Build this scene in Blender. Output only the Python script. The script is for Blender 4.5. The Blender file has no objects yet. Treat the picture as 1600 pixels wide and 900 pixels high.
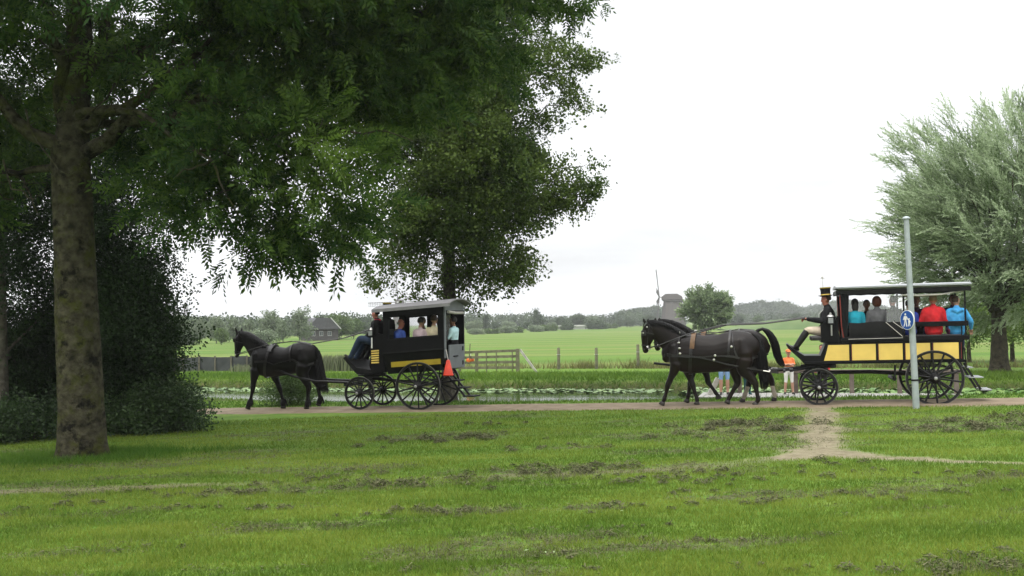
import bpy, bmesh, math, random
import numpy as np
from mathutils import Vector, Matrix

S = bpy.context.scene
COL = S.collection
R = math.radians
random.seed(7)
RNG = np.random.default_rng(7)

# ------------------------------------------------------------------ camera
CAM_Z = 2.13
FPX = 1600.0
cam_d = bpy.data.cameras.new('camera')
cam_d.sensor_width = 36.0
cam_d.lens = 36.0
cam_d.clip_start = 0.1
cam_d.clip_end = 9000
cam = bpy.data.objects.new('camera', cam_d)
COL.objects.link(cam)
PITCH = math.atan(55 / FPX)
ROLL = R(-0.8)
CAM_M = Matrix.Rotation(R(90) + PITCH, 3, 'X') @ Matrix.Rotation(ROLL, 3, 'Z')
cam.matrix_world = Matrix.Translation((0, 0, CAM_Z)) @ CAM_M.to_4x4()
S.camera = cam

# ------------------------------------------------------------------ sky, sun, exposure
SUN_EL, SUN_AZ = R(52), R(215)          # azimuth measured clockwise from +Y
W = bpy.data.worlds.new('World')
S.world = W
W.use_nodes = True
nt = W.node_tree
nt.nodes.clear()
def wn(t, **k):
    n = nt.nodes.new(t)
    for a, b in k.items():
        setattr(n, a, b)
    return n
out = wn('ShaderNodeOutputWorld')
sky = wn('ShaderNodeTexSky', sky_type='NISHITA', sun_disc=False)
sky.sun_elevation = SUN_EL
sky.sun_rotation = SUN_AZ
sky.dust_density = 4.0
bg1 = wn('ShaderNodeBackground')
bg1.inputs['Strength'].default_value = 0.10
nt.links.new(sky.outputs[0], bg1.inputs['Color'])
tc = wn('ShaderNodeTexCoord')
sep = wn('ShaderNodeSeparateXYZ')
nt.links.new(tc.outputs['Generated'], sep.inputs[0])
mx = wn('ShaderNodeMath', operation='MAXIMUM'); mx.inputs[1].default_value = 0.0
nt.links.new(sep.outputs['Z'], mx.inputs[0])
# overcast dome: the zenith is up to three times as bright as the horizon
gr = wn('ShaderNodeMapRange'); gr.inputs['From Min'].default_value = 0; gr.inputs['From Max'].default_value = 1
gr.inputs['To Min'].default_value = .87; gr.inputs['To Max'].default_value = 3.5
pw_ = wn('ShaderNodeMath', operation='POWER'); pw_.inputs[1].default_value = 2.2
nt.links.new(mx.outputs[0], pw_.inputs[0]); nt.links.new(pw_.outputs[0], gr.inputs['Value'])
mp = wn('ShaderNodeMapping'); mp.inputs['Scale'].default_value = (1.2, 1.2, 5.0)
nt.links.new(tc.outputs['Generated'], mp.inputs[0])
nz = wn('ShaderNodeTexNoise'); nz.inputs['Scale'].default_value = 2.2; nz.inputs['Detail'].default_value = 5
nt.links.new(mp.outputs[0], nz.inputs['Vector'])
cr = wn('ShaderNodeMapRange'); cr.inputs['From Min'].default_value = 0.35; cr.inputs['From Max'].default_value = 0.65
cr.inputs['To Min'].default_value = 0.74; cr.inputs['To Max'].default_value = 1.08
nt.links.new(nz.outputs['Fac'], cr.inputs['Value'])
ml = wn('ShaderNodeMath', operation='MULTIPLY')
nt.links.new(gr.outputs[0], ml.inputs[0]); nt.links.new(cr.outputs[0], ml.inputs[1])
bg2 = wn('ShaderNodeBackground'); bg2.inputs['Color'].default_value = (0.97, 0.985, 1.0, 1)
nt.links.new(ml.outputs[0], bg2.inputs['Strength'])
ms = wn('ShaderNodeMixShader'); ms.inputs[0].default_value = 0.93
nt.links.new(bg1.outputs[0], ms.inputs[1]); nt.links.new(bg2.outputs[0], ms.inputs[2])
nt.links.new(ms.outputs[0], out.inputs['Surface'])

sun_d = bpy.data.lights.new('sun', 'SUN')
sun_d.energy = 1.2
sun_d.angle = R(14)
sun_d.color = (1.0, 0.96, 0.9)
sun = bpy.data.objects.new('sun', sun_d)
COL.objects.link(sun)
sdir = Vector((math.sin(SUN_AZ) * math.cos(SUN_EL), math.cos(SUN_AZ) * math.cos(SUN_EL), math.sin(SUN_EL)))
sun.rotation_euler = sdir.to_track_quat('Z', 'Y').to_euler()
sun.location = (0, -20, 40)

S.view_settings.view_transform = 'Standard'
S.view_settings.look = 'None'
S.view_settings.gamma = 1
S.view_settings.exposure = 0.55
S.cycles.max_bounces = 8
S.cycles.transparent_max_bounces = 12
S.cycles.use_denoising = True

# ------------------------------------------------------------------ helpers
def ray(px, py):
    return CAM_M @ Vector(((px - 800) / FPX, (450 - py) / FPX, -1.0))

def at(px, py, Y):
    """the point at distance Y (metres along +Y) that a pixel of the photograph looks at"""
    d = ray(px, py)
    return Vector((0, 0, CAM_Z)) + d * (Y / d.y)

PHI = R(15)                              # the path runs 15 degrees off the picture plane
CP, SP = math.cos(PHI), math.sin(PHI)
def on_path(px, off=0.0, py=640):
    """ground point on the line of the path (plus an offset across it) under a pixel column"""
    d = ray(px, py)
    k = d.x / d.y
    Y = (26.0 + off / CP) / (1 + k * math.tan(PHI))
    return k * Y, Y

def tag(o, label=None, cat=None, group=None, kind=None):
    if label: o['label'] = label
    if cat: o['category'] = cat
    if group: o['group'] = group
    if kind: o['kind'] = kind
    return o

def empty(name, loc=(0, 0, 0), rz=0.0):
    o = bpy.data.objects.new(name, None)
    o.empty_display_size = 0.2
    o.location = loc
    o.rotation_euler = (0, 0, rz)
    COL.objects.link(o)
    return o

def copy_tree(o, kids, parent=None):
    c = o.copy()
    COL.objects.link(c)
    if parent: c.parent = parent
    for ch in kids.get(o.name, []):
        copy_tree(ch, kids, c)
    return c

def kids_of(root):
    """children map of one freshly built thing"""
    m = {}
    for o in bpy.data.objects:
        if o.parent:
            m.setdefault(o.parent.name, []).append(o)
    return m

# ------------------------------------------------------------------ materials
MATS = {}
def mat(name, col, rough=0.7, var=0.15, scale=8.0, bump=0.0, bscale=40.0, metal=0.0, spec=0.4, trans=0.0, attr=False, col2=None, coat=0.0, alpha=1.0):
    """principled surface with noise driven colour variation and fine relief"""
    if name in MATS: return MATS[name]
    m = bpy.data.materials.new(name)
    m.use_nodes = True
    t = m.node_tree
    p = t.nodes['Principled BSDF']
    p.inputs['Roughness'].default_value = rough
    p.inputs['Metallic'].default_value = metal
    p.inputs['Specular IOR Level'].default_value = spec
    if coat: p.inputs['Coat Weight'].default_value = coat; p.inputs['Coat Roughness'].default_value = 0.15
    c = Vector(col)
    lo = c * (1 - var); hi = c * (1 + var)
    if col2 is not None: lo = Vector(col); hi = Vector(col2)
    g = t.nodes.new('ShaderNodeTexCoord')
    n = t.nodes.new('ShaderNodeTexNoise'); n.inputs['Scale'].default_value = scale; n.inputs['Detail'].default_value = 6
    t.links.new(g.outputs['Object'], n.inputs['Vector'])
    mixc = t.nodes.new('ShaderNodeMix'); mixc.data_type = 'RGBA'
    mixc.inputs['A'].default_value = (*lo, 1); mixc.inputs['B'].default_value = (*hi, 1)
    if attr:
        a = t.nodes.new('ShaderNodeAttribute'); a.attribute_name = 'tint'
        t.links.new(a.outputs['Fac'], mixc.inputs['Factor'])
    else:
        mr = t.nodes.new('ShaderNodeMapRange'); mr.inputs['From Min'].default_value = 0.3; mr.inputs['From Max'].default_value = 0.7
        t.links.new(n.outputs['Fac'], mr.inputs['Value'])
        t.links.new(mr.outputs[0], mixc.inputs['Factor'])
    t.links.new(mixc.outputs['Result'], p.inputs['Base Color'])
    if bump:
        n2 = t.nodes.new('ShaderNodeTexNoise'); n2.inputs['Scale'].default_value = bscale; n2.inputs['Detail'].default_value = 8
        t.links.new(g.outputs['Object'], n2.inputs['Vector'])
        b = t.nodes.new('ShaderNodeBump'); b.inputs['Strength'].default_value = bump; b.inputs['Distance'].default_value = 0.02
        t.links.new(n2.outputs['Fac'], b.inputs['Height'])
        t.links.new(b.outputs[0], p.inputs['Normal'])
    if trans:
        tr = t.nodes.new('ShaderNodeBsdfTranslucent')
        t.links.new(mixc.outputs['Result'], tr.inputs['Color'])
        sh = t.nodes.new('ShaderNodeMixShader'); sh.inputs[0].default_value = trans
        t.links.new(p.outputs[0], sh.inputs[1]); t.links.new(tr.outputs[0], sh.inputs[2])
        t.links.new(sh.outputs[0], t.nodes['Material Output'].inputs['Surface'])
    if alpha < 1:
        p.inputs['Alpha'].default_value = alpha
    MATS[name] = m
    return m

# ------------------------------------------------------------------ mesh collector
class MB:
    def __init__(s):
        s.v = []; s.f = []; s.m = []
    def add(s, vs, fs, mi=0):
        o = len(s.v)
        s.v += [tuple(v) for v in vs]
        for f in fs:
            s.f.append(tuple(i + o for i in f)); s.m.append(mi)
    def hexa(s, p, mi=0):
        s.add(p, [(0, 3, 2, 1), (4, 5, 6, 7), (0, 1, 5, 4), (1, 2, 6, 5), (2, 3, 7, 6), (3, 0, 4, 7)], mi)
    def box(s, x0, x1, y0, y1, z0, z1, mi=0, sh=None):
        p = [(x0, y0, z0), (x1, y0, z0), (x1, y1, z0), (x0, y1, z0), (x0, y0, z1), (x1, y0, z1), (x1, y1, z1), (x0, y1, z1)]
        if sh: p = [sh(q) for q in p]
        s.hexa(p, mi)
    def bar(s, a, b, w, h=None, up=(0, 0, 1), mi=0):
        """rectangular bar from a to b"""
        a = Vector(a); b = Vector(b); h = h or w
        t = (b - a).normalized()
        u = Vector(up)
        if abs(t.dot(u)) > 0.98: u = Vector((0, 1, 0))
        l = t.cross(u).normalized(); n = l.cross(t).normalized()
        p = []
        for q in (a, b):
            for sl, sn in ((-1, -1), (1, -1), (1, 1), (-1, 1)):
                p.append(q + l * (sl * w / 2) + n * (sn * h / 2))
        s.add(p, [(0, 1, 2, 3), (7, 6, 5, 4), (0, 4, 5, 1), (1, 5, 6, 2), (2, 6, 7, 3), (3, 7, 4, 0)], mi)
    def tube(s, pts, rad, n=8, mi=0, lat=None, cap=True, round_cap=False):
        """swept ring; rad: number, list of numbers, or list of (lateral, in-plane)"""
        P = [Vector(p) for p in pts]
        k = len(P)
        if not isinstance(rad, (list, tuple)): rad = [rad] * k
        rr = [(r, r) if not isinstance(r, (list, tuple)) else r for r in rad]
        if round_cap:
            t0 = (P[0] - P[1]).normalized(); t1 = (P[-1] - P[-2]).normalized()
            e0 = min(rr[0]); e1 = min(rr[-1])
            P = [P[0] + t0 * e0 * .75] + P + [P[-1] + t1 * e1 * .75]
            rr = [(rr[0][0] * .55, rr[0][1] * .55)] + rr + [(rr[-1][0] * .55, rr[-1][1] * .55)]
            k += 2
        ring = []; L = None
        for i in range(k):
            t = (P[min(i + 1, k - 1)] - P[max(i - 1, 0)])
            t = t.normalized() if t.length > 1e-9 else Vector((0, 0, 1))
            if lat is not None:
                l = Vector(lat)
            elif L is None:
                l = Vector((0, 1, 0)) if abs(t.y) < .9 else Vector((1, 0, 0))
            else:
                l = L
            l = (l - t * l.dot(t)).normalized(); L = l
            b = t.cross(l)
            for j in range(n):
                a = 2 * math.pi * j / n
                ring.append(P[i] + l * (math.cos(a) * rr[i][0]) + b * (math.sin(a) * rr[i][1]))
        fs = []
        for i in range(k - 1):
            for j in range(n):
                q = (j + 1) % n
                fs.append((i * n + j, i * n + q, (i + 1) * n + q, (i + 1) * n + j))
        if cap:
            fs.append(tuple(range(n - 1, -1, -1)))
            fs.append(tuple((k - 1) * n + j for j in range(n)))
        s.add(ring, fs, mi)
    def ell(s, c, r, nu=14, nv=9, M=None, mi=0, keep=None):
        c = Vector(c); vs = []; fs = []
        for i in range(nv + 1):
            th = math.pi * i / nv
            for j in range(nu):
                a = 2 * math.pi * j / nu
                u = Vector((math.sin(th) * math.cos(a), math.sin(th) * math.sin(a), math.cos(th)))
                p = Vector((u.x * r[0], u.y * r[1], u.z * r[2]))
                if M is not None: p = M @ p
                vs.append((c + p, u))
        for i in range(nv):
            for j in range(nu):
                q = (j + 1) % nu
                f = (i * nu + j, (i + 1) * nu + j, (i + 1) * nu + q, i * nu + q)
                if keep and not all(keep(vs[w][1]) for w in f): continue
                fs.append(f)
        s.add([w[0] for w in vs], fs, mi)
    def prism(s, poly, y0, y1, mi=0, sh=None):
        """polygon in x,z extruded across y"""
        n = len(poly)
        p = [(a, y0, b) for a, b in poly] + [(a, y1, b) for a, b in poly]
        if sh: p = [sh(q) for q in p]
        fs = [tuple(range(n)), tuple(range(2 * n - 1, n - 1, -1))]
        for i in range(n):
            j = (i + 1) % n
            fs.append((j, i, n + i, n + j))
        s.add(p, fs, mi)
    def lathe(s, prof, c=(0, 0, 0), axis='Z', n=24, mi=0, cap=True):
        k = len(prof); vs = []
        for r, h in prof:
            for j in range(n):
                a = 2 * math.pi * j / n
                x, y = r * math.cos(a), r * math.sin(a)
                v = (x, y, h) if axis == 'Z' else ((x, h, y) if axis == 'Y' else (h, x, y))
                vs.append((v[0] + c[0], v[1] + c[1], v[2] + c[2]))
        fs = []
        for i in range(k - 1):
            for j in range(n):
                q = (j + 1) % n
                fs.append((i * n + j, i * n + q, (i + 1) * n + q, (i + 1) * n + j))
        if cap:
            fs.append(tuple(range(n - 1, -1, -1)))
            fs.append(tuple((k - 1) * n + j for j in range(n)))
        s.add(vs, fs, mi)
    def mesh(s, name, mats, smooth=False, fix=True):
        me = bpy.data.meshes.new(name)
        me.from_pydata(s.v, [], s.f)
        for m in (mats if isinstance(mats, (list, tuple)) else [mats]):
            me.materials.append(m)
        me.polygons.foreach_set('material_index', s.m)
        if fix:
            b = bmesh.new(); b.from_mesh(me)
            bmesh.ops.recalc_face_normals(b, faces=b.faces)
            b.to_mesh(me); b.free()
        if smooth:
            me.polygons.foreach_set('use_smooth', [True] * len(me.polygons))
            me.set_sharp_from_angle(angle=R(50))
        return me
    def build(s, name, mats, parent=None, smooth=False, bevel=0.0, fix=True, loc=None):
        o = bpy.data.objects.new(name, s.mesh(name, mats, smooth, fix))
        COL.objects.link(o)
        if parent: o.parent = parent
        if loc is not None: o.location = loc
        if bevel:
            b = o.modifiers.new('bevel', 'BEVEL'); b.width = bevel; b.segments = 2; b.limit_method = 'ANGLE'; b.angle_limit = R(40)
        return o

def fast_mesh(name, V, F, material, tint=None, smooth=False):
    """numpy verts (n,3) and faces (m,k) to a mesh"""
    V = np.ascontiguousarray(V, dtype=np.float32); F = np.ascontiguousarray(F, dtype=np.int32)
    me = bpy.data.meshes.new(name)
    m, k = F.shape
    me.vertices.add(len(V)); me.vertices.foreach_set('co', V.ravel())
    me.loops.add(m * k); me.loops.foreach_set('vertex_index', F.ravel())
    me.polygons.add(m)
    me.polygons.foreach_set('loop_start', np.arange(0, m * k, k, dtype=np.int32))
    if tint is not None:
        a = me.attributes.new('tint', 'FLOAT', 'POINT')
        a.data.foreach_set('value', np.ascontiguousarray(tint, dtype=np.float32))
    if smooth: me.polygons.foreach_set('use_smooth', np.ones(m, dtype=bool))
    me.materials.append(material)
    me.update(calc_edges=True)
    return me

def link(name, me, parent=None, loc=None):
    o = bpy.data.objects.new(name, me)
    COL.objects.link(o)
    if parent: o.parent = parent
    if loc is not None: o.location = loc
    return o

# value noise on numpy arrays
_H = np.random.default_rng(3).random(65536)
def _hash(ix, iy, iz):
    return _H[(ix * 73856093 ^ iy * 19349663 ^ iz * 83492791) & 65535]
def vnoise(x, y, z=None):
    x = np.asarray(x, float); y = np.asarray(y, float)
    z = np.zeros_like(x) if z is None else np.asarray(z, float)
    ix, iy, iz = np.floor(x).astype(np.int64), np.floor(y).astype(np.int64), np.floor(z).astype(np.int64)
    fx, fy, fz = x - ix, y - iy, z - iz
    fx, fy, fz = fx * fx * (3 - 2 * fx), fy * fy * (3 - 2 * fy), fz * fz * (3 - 2 * fz)
    r = 0
    for a in (0, 1):
        for b in (0, 1):
            for c in (0, 1):
                r = r + _hash(ix + a, iy + b, iz + c) * (fx if a else 1 - fx) * (fy if b else 1 - fy) * (fz if c else 1 - fz)
    return r
def fbm(x, y, z=None, o=4):
    r = 0; a = .5; s = 0
    for i in range(o):
        r = r + a * vnoise(np.asarray(x) * 2 ** i + 17 * i, np.asarray(y) * 2 ** i, None if z is None else np.asarray(z) * 2 ** i); s += a; a *= .5
    return r / s
def sstep(a, b, x):
    t = np.clip((np.asarray(x, float) - a) / (b - a), 0, 1)
    return t * t * (3 - 2 * t)
# ------------------------------------------------------------------ terrain
WATER_Z = -0.31
def dist_d(x, y): return np.asarray(y) * CP + np.asarray(x) * SP
def g(x, y):
    """height of the ground"""
    x = np.asarray(x, float); y = np.asarray(y, float)
    d = dist_d(x, y)
    near = 0.0198 * np.clip(x - 2.4, -26, 26)
    near = near + 0.03 * (fbm(x * .35, y * .35) - .5) * sstep(24.2, 22.5, d) * 2
    far = -0.04 - 0.36 * sstep(60, 140, d)
    wob = 0.35 * (fbm(x * .22 + 9, y * .22, o=2) - .5)
    z = near * (1 - sstep(27.5, 31, d)) + far * sstep(27.5, 31, d)
    edge = 27.75 + .5 * sstep(1, -5, x) + 1.6 * sstep(-5, -13, x) + .5 * sstep(8, 16, x) + wob
    bank_near = sstep(edge, edge + 1.0, d)
    bank_far = sstep(36.35 + wob, 37.6 + wob, d)
    bed = -0.95
    z = z * (1 - bank_near) + bed * bank_near
    far2 = far + 0.08 * sstep(37, 39, d) * (1 - sstep(40, 46, d))
    z = np.where(d > 34, bed * (1 - bank_far) + far2 * bank_far, z)
    return z
def gz(x, y): return float(g(np.array([x]), np.array([y]))[0])
def gpt(px, py):
    d = ray(px, py); Y = 15.0
    for _ in range(40):
        x = d.x / d.y * Y
        h = CAM_Z - gz(x, Y)
        Y = 0.5 * Y + 0.5 * (-h / (d.z / d.y))
    return Vector((d.x / d.y * Y, Y, gz(d.x / d.y * Y, Y)))

def axis(lo, hi, step, far_lo, far_hi, ratio=1.22):
    a = list(np.arange(lo, hi + step * .5, step))
    s = step; q = hi
    while q < far_hi:
        s *= ratio; q += s; a.append(q)
    s = step; q = lo; pre = []
    while q > far_lo:
        s *= ratio; q -= s; pre.append(q)
    return np.array(pre[::-1] + a)
gx = axis(-16, 17, .15, -2600, 2600)
gy = np.concatenate([axis(7.5, 24, .12, -60, 24)[:], np.arange(24.2, 46, .2), axis(46.4, 60, .8, 46, 3600)[1:]])
gy = np.unique(np.round(gy, 3))
GX, GY = np.meshgrid(gx, gy)
gxf, gyf = GX.ravel(), GY.ravel()
GZ = g(gxf, gyf)
gv = np.stack([gxf, gyf, GZ], 1)
nx, ny = len(gx), len(gy)
ii = (np.arange(ny - 1)[:, None] * nx + np.arange(nx - 1)[None, :]).ravel()
gf = np.stack([ii, ii + 1, ii + nx + 1, ii + nx], 1)

def seg_dist(x, y, pts):
    """distance to a polyline with half width per point, in units of that width"""
    best = np.full(np.shape(x), 1e9)
    for (ax, ay, aw), (bx, by, bw) in zip(pts[:-1], pts[1:]):
        dx, dy = bx - ax, by - ay
        t = np.clip(((x - ax) * dx + (y - ay) * dy) / (dx * dx + dy * dy), 0, 1)
        w = aw + (bw - aw) * t
        best = np.minimum(best, np.hypot(x - ax - t * dx, y - ay - t * dy) / w)
    return best
def P2(px, py, w):
    p = gpt(px, py); return (p.x, p.y, w)
TRACKS = [([P2(1284, 636, .42), P2(1282, 665, .36), P2(1287, 690, .42), P2(1292, 708, .55)], 1.0),
          ([P2(1222, 716, .26), P2(1292, 709, .55), P2(1380, 716, .28), P2(1560, 723, .18), P2(1700, 727, .14)], 1.0),
          ([P2(-120, 773, .22), P2(0, 768, .24), P2(130, 765, .26), P2(250, 760, .22), P2(330, 757, .12)], .7),
          ([P2(330, 757, .16), P2(560, 752, .14), P2(820, 742, .16), P2(1020, 735, .2), P2(1222, 716, .3)], .42)]
# brownish thatch where the mown grass lies thin: centre pixel, radius across and along in metres
THATCH = [(690, 682, 2.0, .75), (1150, 672, 1.9, 1.7), (1500, 664, 2.3, 1.3), (880, 735, 2.2, .5), (430, 765, 1.3, .35),
          (700, 800, 1.0, .3), (930, 793, .9, .2), (1230, 775, 1.3, .3), (1120, 850, 1.0, .25), (890, 700, .8, .3),
          (1560, 745, 1.2, .3), (960, 860, .9, .25), (250, 745, 1.2, .2), (1520, 885, .6, .3), (340, 772, 1.2, .25), (1370, 770, .9, .3)]
def masks(x, y):
    n = fbm(x * 1.9, y * 1.9) - .5
    n2 = fbm(x * 6 + 5, y * 6, o=3) - .5
    dirt = np.zeros_like(x)
    for pts, k in TRACKS:
        q = seg_dist(x, y, pts) + n * 1.7 + n2 * .8
        dirt = np.maximum(dirt, k * (1 - sstep(.35, 1.45, q)))
    th = np.zeros_like(x)
    for px, py, rx, ry in THATCH:
        c = gpt(px, py)
        q = np.hypot((x - c.x) / rx, (y - c.y) / ry) + n * 1.6 + n2 * .8
        th = np.maximum(th, 1 - sstep(.45, 1.15, q))
    th = np.maximum(th, .9 * sstep(.03, .16, fbm(x * .42 + 40, y * 1.5, o=5) - .5) * sstep(25, 23, dist_d(x, y)))
    return dirt, th
DIRT, TH = masks(gxf, gyf)
DIRT = np.where((gyf < 5) | (np.abs(gxf) > 40), 0, DIRT)

def ground_material():
    m = bpy.data.materials.new('ground'); m.use_nodes = True
    t = m.node_tree; p = t.nodes['Principled BSDF']
    p.inputs['Roughness'].default_value = .9; p.inputs['Specular IOR Level'].default_value = .15
    geo = t.nodes.new('ShaderNodeNewGeometry')
    def noise(sc, det=6, stretch=None):
        n = t.nodes.new('ShaderNodeTexNoise'); n.inputs['Scale'].default_value = sc; n.inputs['Detail'].default_value = det
        v = geo.outputs['Position']
        if stretch:
            mpn = t.nodes.new('ShaderNodeMapping'); mpn.inputs['Scale'].default_value = stretch
            t.links.new(v, mpn.inputs[0]); v = mpn.outputs[0]
        t.links.new(v, n.inputs['Vector'])
        return n.outputs['Fac']
    def rng(s, a, b, c=0., d=1.):
        n = t.nodes.new('ShaderNodeMapRange'); n.inputs[1].default_value = a; n.inputs[2].default_value = b
        n.inputs[3].default_value = c; n.inputs[4].default_value = d
        t.links.new(s, n.inputs[0]); return n.outputs[0]
    def mixc(f, a, b):
        n = t.nodes.new('ShaderNodeMix'); n.data_type = 'RGBA'
        for s, k in ((a, 'A'), (b, 'B')):
            if isinstance(s, tuple): n.inputs[k].default_value = (*s, 1)
            else: t.links.new(s, n.inputs[k])
        if isinstance(f, float): n.inputs['Factor'].default_value = f
        else: t.links.new(f, n.inputs['Factor'])
        return n.outputs['Result']
    def attr(nm):
        n = t.nodes.new('ShaderNodeAttribute'); n.attribute_name = nm; return n.outputs['Fac']
    grass = mixc(rng(noise(.5, 8, (1, 2.2, 1)), .35, .65), (.085, .160, .014), (.135, .205, .024))
    grass = mixc(rng(noise(9, 6), .3, .75), grass, (.050, .118, .010))
    grass = mixc(rng(noise(2.2, 6, (.7, 2.0, 1)), .52, .75), grass, (.150, .200, .040))
    thatch = mixc(rng(noise(14, 8), .3, .7), (.050, .060, .020), (.098, .100, .044))
    thf = t.nodes.new('ShaderNodeMath'); thf.operation = 'MULTIPLY'
    t.links.new(attr('thatch'), thf.inputs[0]); t.links.new(rng(noise(5, 8), .38, .58), thf.inputs[1])
    c = mixc(thf.outputs[0], grass, thatch)
    dirt = mixc(rng(noise(6, 8), .3, .7), (.140, .120, .072), (.235, .205, .132))
    dirt = mixc(rng(noise(30, 4), .55, .75), dirt, (.13, .105, .065))
    c = mixc(attr('dirt'), c, dirt)
    field = mixc(rng(noise(.05, 8, (.35, 2.0, 1)), .35, .65), (.060, .120, .012), (.090, .160, .020))
    field = mixc(rng(noise(.03, 7, (.4, 3, 1)), .45, .62), field, (.135, .165, .040))
    field = mixc(rng(noise(.09, 8, (.25, 2.6, 1)), .56, .74), field, (.040, .088, .012))
    c = mixc(attr('field'), c, field)
    c = mixc(attr('bank'), c, mixc(rng(noise(3, 6, (1, 1, .4)), .3, .7), (.035, .050, .014), (.085, .085, .03)))
    t.links.new(c, p.inputs['Base Color'])
    b = t.nodes.new('ShaderNodeBump'); b.inputs['Strength'].default_value = .7; b.inputs['Distance'].default_value = .04
    t.links.new(noise(18, 10), b.inputs['Height']); t.links.new(b.outputs[0], p.inputs['Normal'])
    return m
gme = fast_mesh('ground', gv, gf, ground_material(), smooth=True)
gd = dist_d(gxf, gyf)
wob = 0.35 * (fbm(gxf * .22 + 9, gyf * .22, o=2) - .5)
for nm, arr in (('dirt', DIRT), ('thatch', TH), ('field', sstep(44, 52, gd)),
                ('bank', sstep(28.4, 28.9, gd) * (1 - sstep(37.25, 37.7, gd - wob)))):
    a = gme.attributes.new(nm, 'FLOAT', 'POINT'); a.data.foreach_set('value', arr.astype(np.float32))
ground = tag(link('ground', gme), kind='structure')

# ------------------------------------------------------------------ the path: a slightly domed strip with worn edges
def strip(name, d0, d1, s0, s1, nd, ns, lift, material, edge=.14):
    s = np.linspace(s0, s1, ns); q = np.linspace(0, 1, nd)
    SS, Q = np.meshgrid(s, q, indexing='ij')
    e0 = edge * (fbm(SS * 1.1, SS * 0 + 3) - .5) * 2; e1 = edge * (fbm(SS * 1.1 + 70, SS * 0 + 8) - .5) * 2
    D = d0 + e0 + (d1 + e1 - d0 - e0) * Q
    X = SS * CP + D * SP; Y = -SS * SP + D * CP
    Z = g(X, Y) + lift * (1 - (2 * Q - 1) ** 6) - .01 * ((2 * Q - 1) ** 6)
    V = np.stack([X.ravel(), Y.ravel(), Z.ravel()], 1)
    i = (np.arange(ns - 1)[:, None] * nd + np.arange(nd - 1)[None, :]).ravel()
    return link(name, fast_mesh(name, V, np.stack([i, i + nd, i + nd + 1, i + 1], 1), material, smooth=True))
m_path = mat('path', (.145, .110, .072), .9, scale=3, col2=(.230, .182, .122), bump=.4, bscale=60, spec=.2)
tag(strip('path', 24.5, 26.75, -75, 75, 9, 900, .025, m_path), kind='structure')

# ------------------------------------------------------------------ water
def water_material():
    m = bpy.data.materials.new('water'); m.use_nodes = True
    t = m.node_tree; p = t.nodes['Principled BSDF']
    p.inputs['Base Color'].default_value = (.022, .032, .012, 1); p.inputs['Roughness'].default_value = .06
    p.inputs['IOR'].default_value = 1.33; p.inputs['Specular IOR Level'].default_value = .5
    geo = t.nodes.new('ShaderNodeNewGeometry')
    mpn = t.nodes.new('ShaderNodeMapping'); mpn.inputs['Scale'].default_value = (1.0, 3.0, 1)
    n = t.nodes.new('ShaderNodeTexNoise'); n.inputs['Scale'].default_value = 1.6; n.inputs['Detail'].default_value = 4
    t.links.new(geo.outputs['Position'], mpn.inputs[0]); t.links.new(mpn.outputs[0], n.inputs['Vector'])
    b = t.nodes.new('ShaderNodeBump'); b.inputs['Strength'].default_value = .12; b.inputs['Distance'].default_value = .03
    t.links.new(n.outputs['Fac'], b.inputs['Height']); t.links.new(b.outputs[0], p.inputs['Normal'])
    return m
ws = np.array([[s * CP + d * SP, -s * SP + d * CP, WATER_Z] for s, d in ((-90, 27.9), (90, 27.9), (90, 39), (-90, 39))])
tag(link('water', fast_mesh('water', ws, np.array([[0, 1, 2, 3]]), water_material())), kind='structure')

# ------------------------------------------------------------------ grass blades on the lawns and banks
def blades(n, sampler, hmin, hmax, w, keepf, seed, lean=.5):
    r = np.random.default_rng(seed)
    x, y = sampler(r, n)
    k = keepf(x, y, r); x, y = x[k], y[k]; n = len(x)
    z = g(x, y)
    h = r.uniform(hmin, hmax, n) * (.6 + .8 * fbm(x * 2.3, y * 2.3, o=2))
    a = r.uniform(0, 2 * np.pi, n); ww = w * (.6 + y / 22.0)
    la = r.uniform(0, 2 * np.pi, n); ll = h * r.uniform(.1, lean * 2, n)
    b = np.stack([x, y, z - .004], 1)
    off = np.stack([np.cos(a) * ww / 2, np.sin(a) * ww / 2, np.zeros(n)], 1)
    tip = b + np.stack([np.cos(la) * ll, np.sin(la) * ll, h], 1)
    V = np.stack([b - off, b + off, tip], 1).reshape(-1, 3)
    F = np.arange(3 * n).reshape(n, 3)
    tone = np.clip(.75 * (fbm(x * .45, y * 1.3, o=5) - .5) * 2.2 + .42 + r.normal(0, .17, n), 0, 1)
    return V, F, np.repeat(tone, 3)
def lawn_sampler(r, n):
    y = 8.2 * (25.5 / 8.2) ** r.uniform(0, 1, n)
    x = y * r.uniform(-.53, .55, n)
    return x, y
def lawn_keep(x, y, r):
    dm, th = masks(x, y)
    d = dist_d(x, y)
    return (r.uniform(0, 1, len(x)) > dm * 1.05) & (r.uniform(0, 1, len(x)) > th * .80) & (d < 24.65 + .2 * (fbm(x * 1.5, y) - .5))
m_grass = mat('grass', (.074, .142, .011), .65, attr=True, col2=(.222, .272, .038), trans=.4, spec=.25)
V, F, T = blades(430000, lawn_sampler, .025, .065, .008, lawn_keep, 11)
grass = tag(link('grass', fast_mesh('grass', V, F, m_grass, T)), 'short mown green lawn grass in front of the path', 'grass', kind='stuff')
m_straw = mat('straw_blade', (.060, .066, .026), .85, attr=True, col2=(.165, .155, .080), trans=.2, spec=.1)
V, F, T = blades(170000, lawn_sampler, .018, .06, .009, lambda x, y, r: (r.uniform(0, 1, len(x)) < masks(x, y)[1] * (.25 + .75 * sstep(.40, .58, fbm(x * 3, y * 4.5)))) & (masks(x, y)[0] < .5) & (dist_d(x, y) < 24.5), 17, .9)
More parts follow.
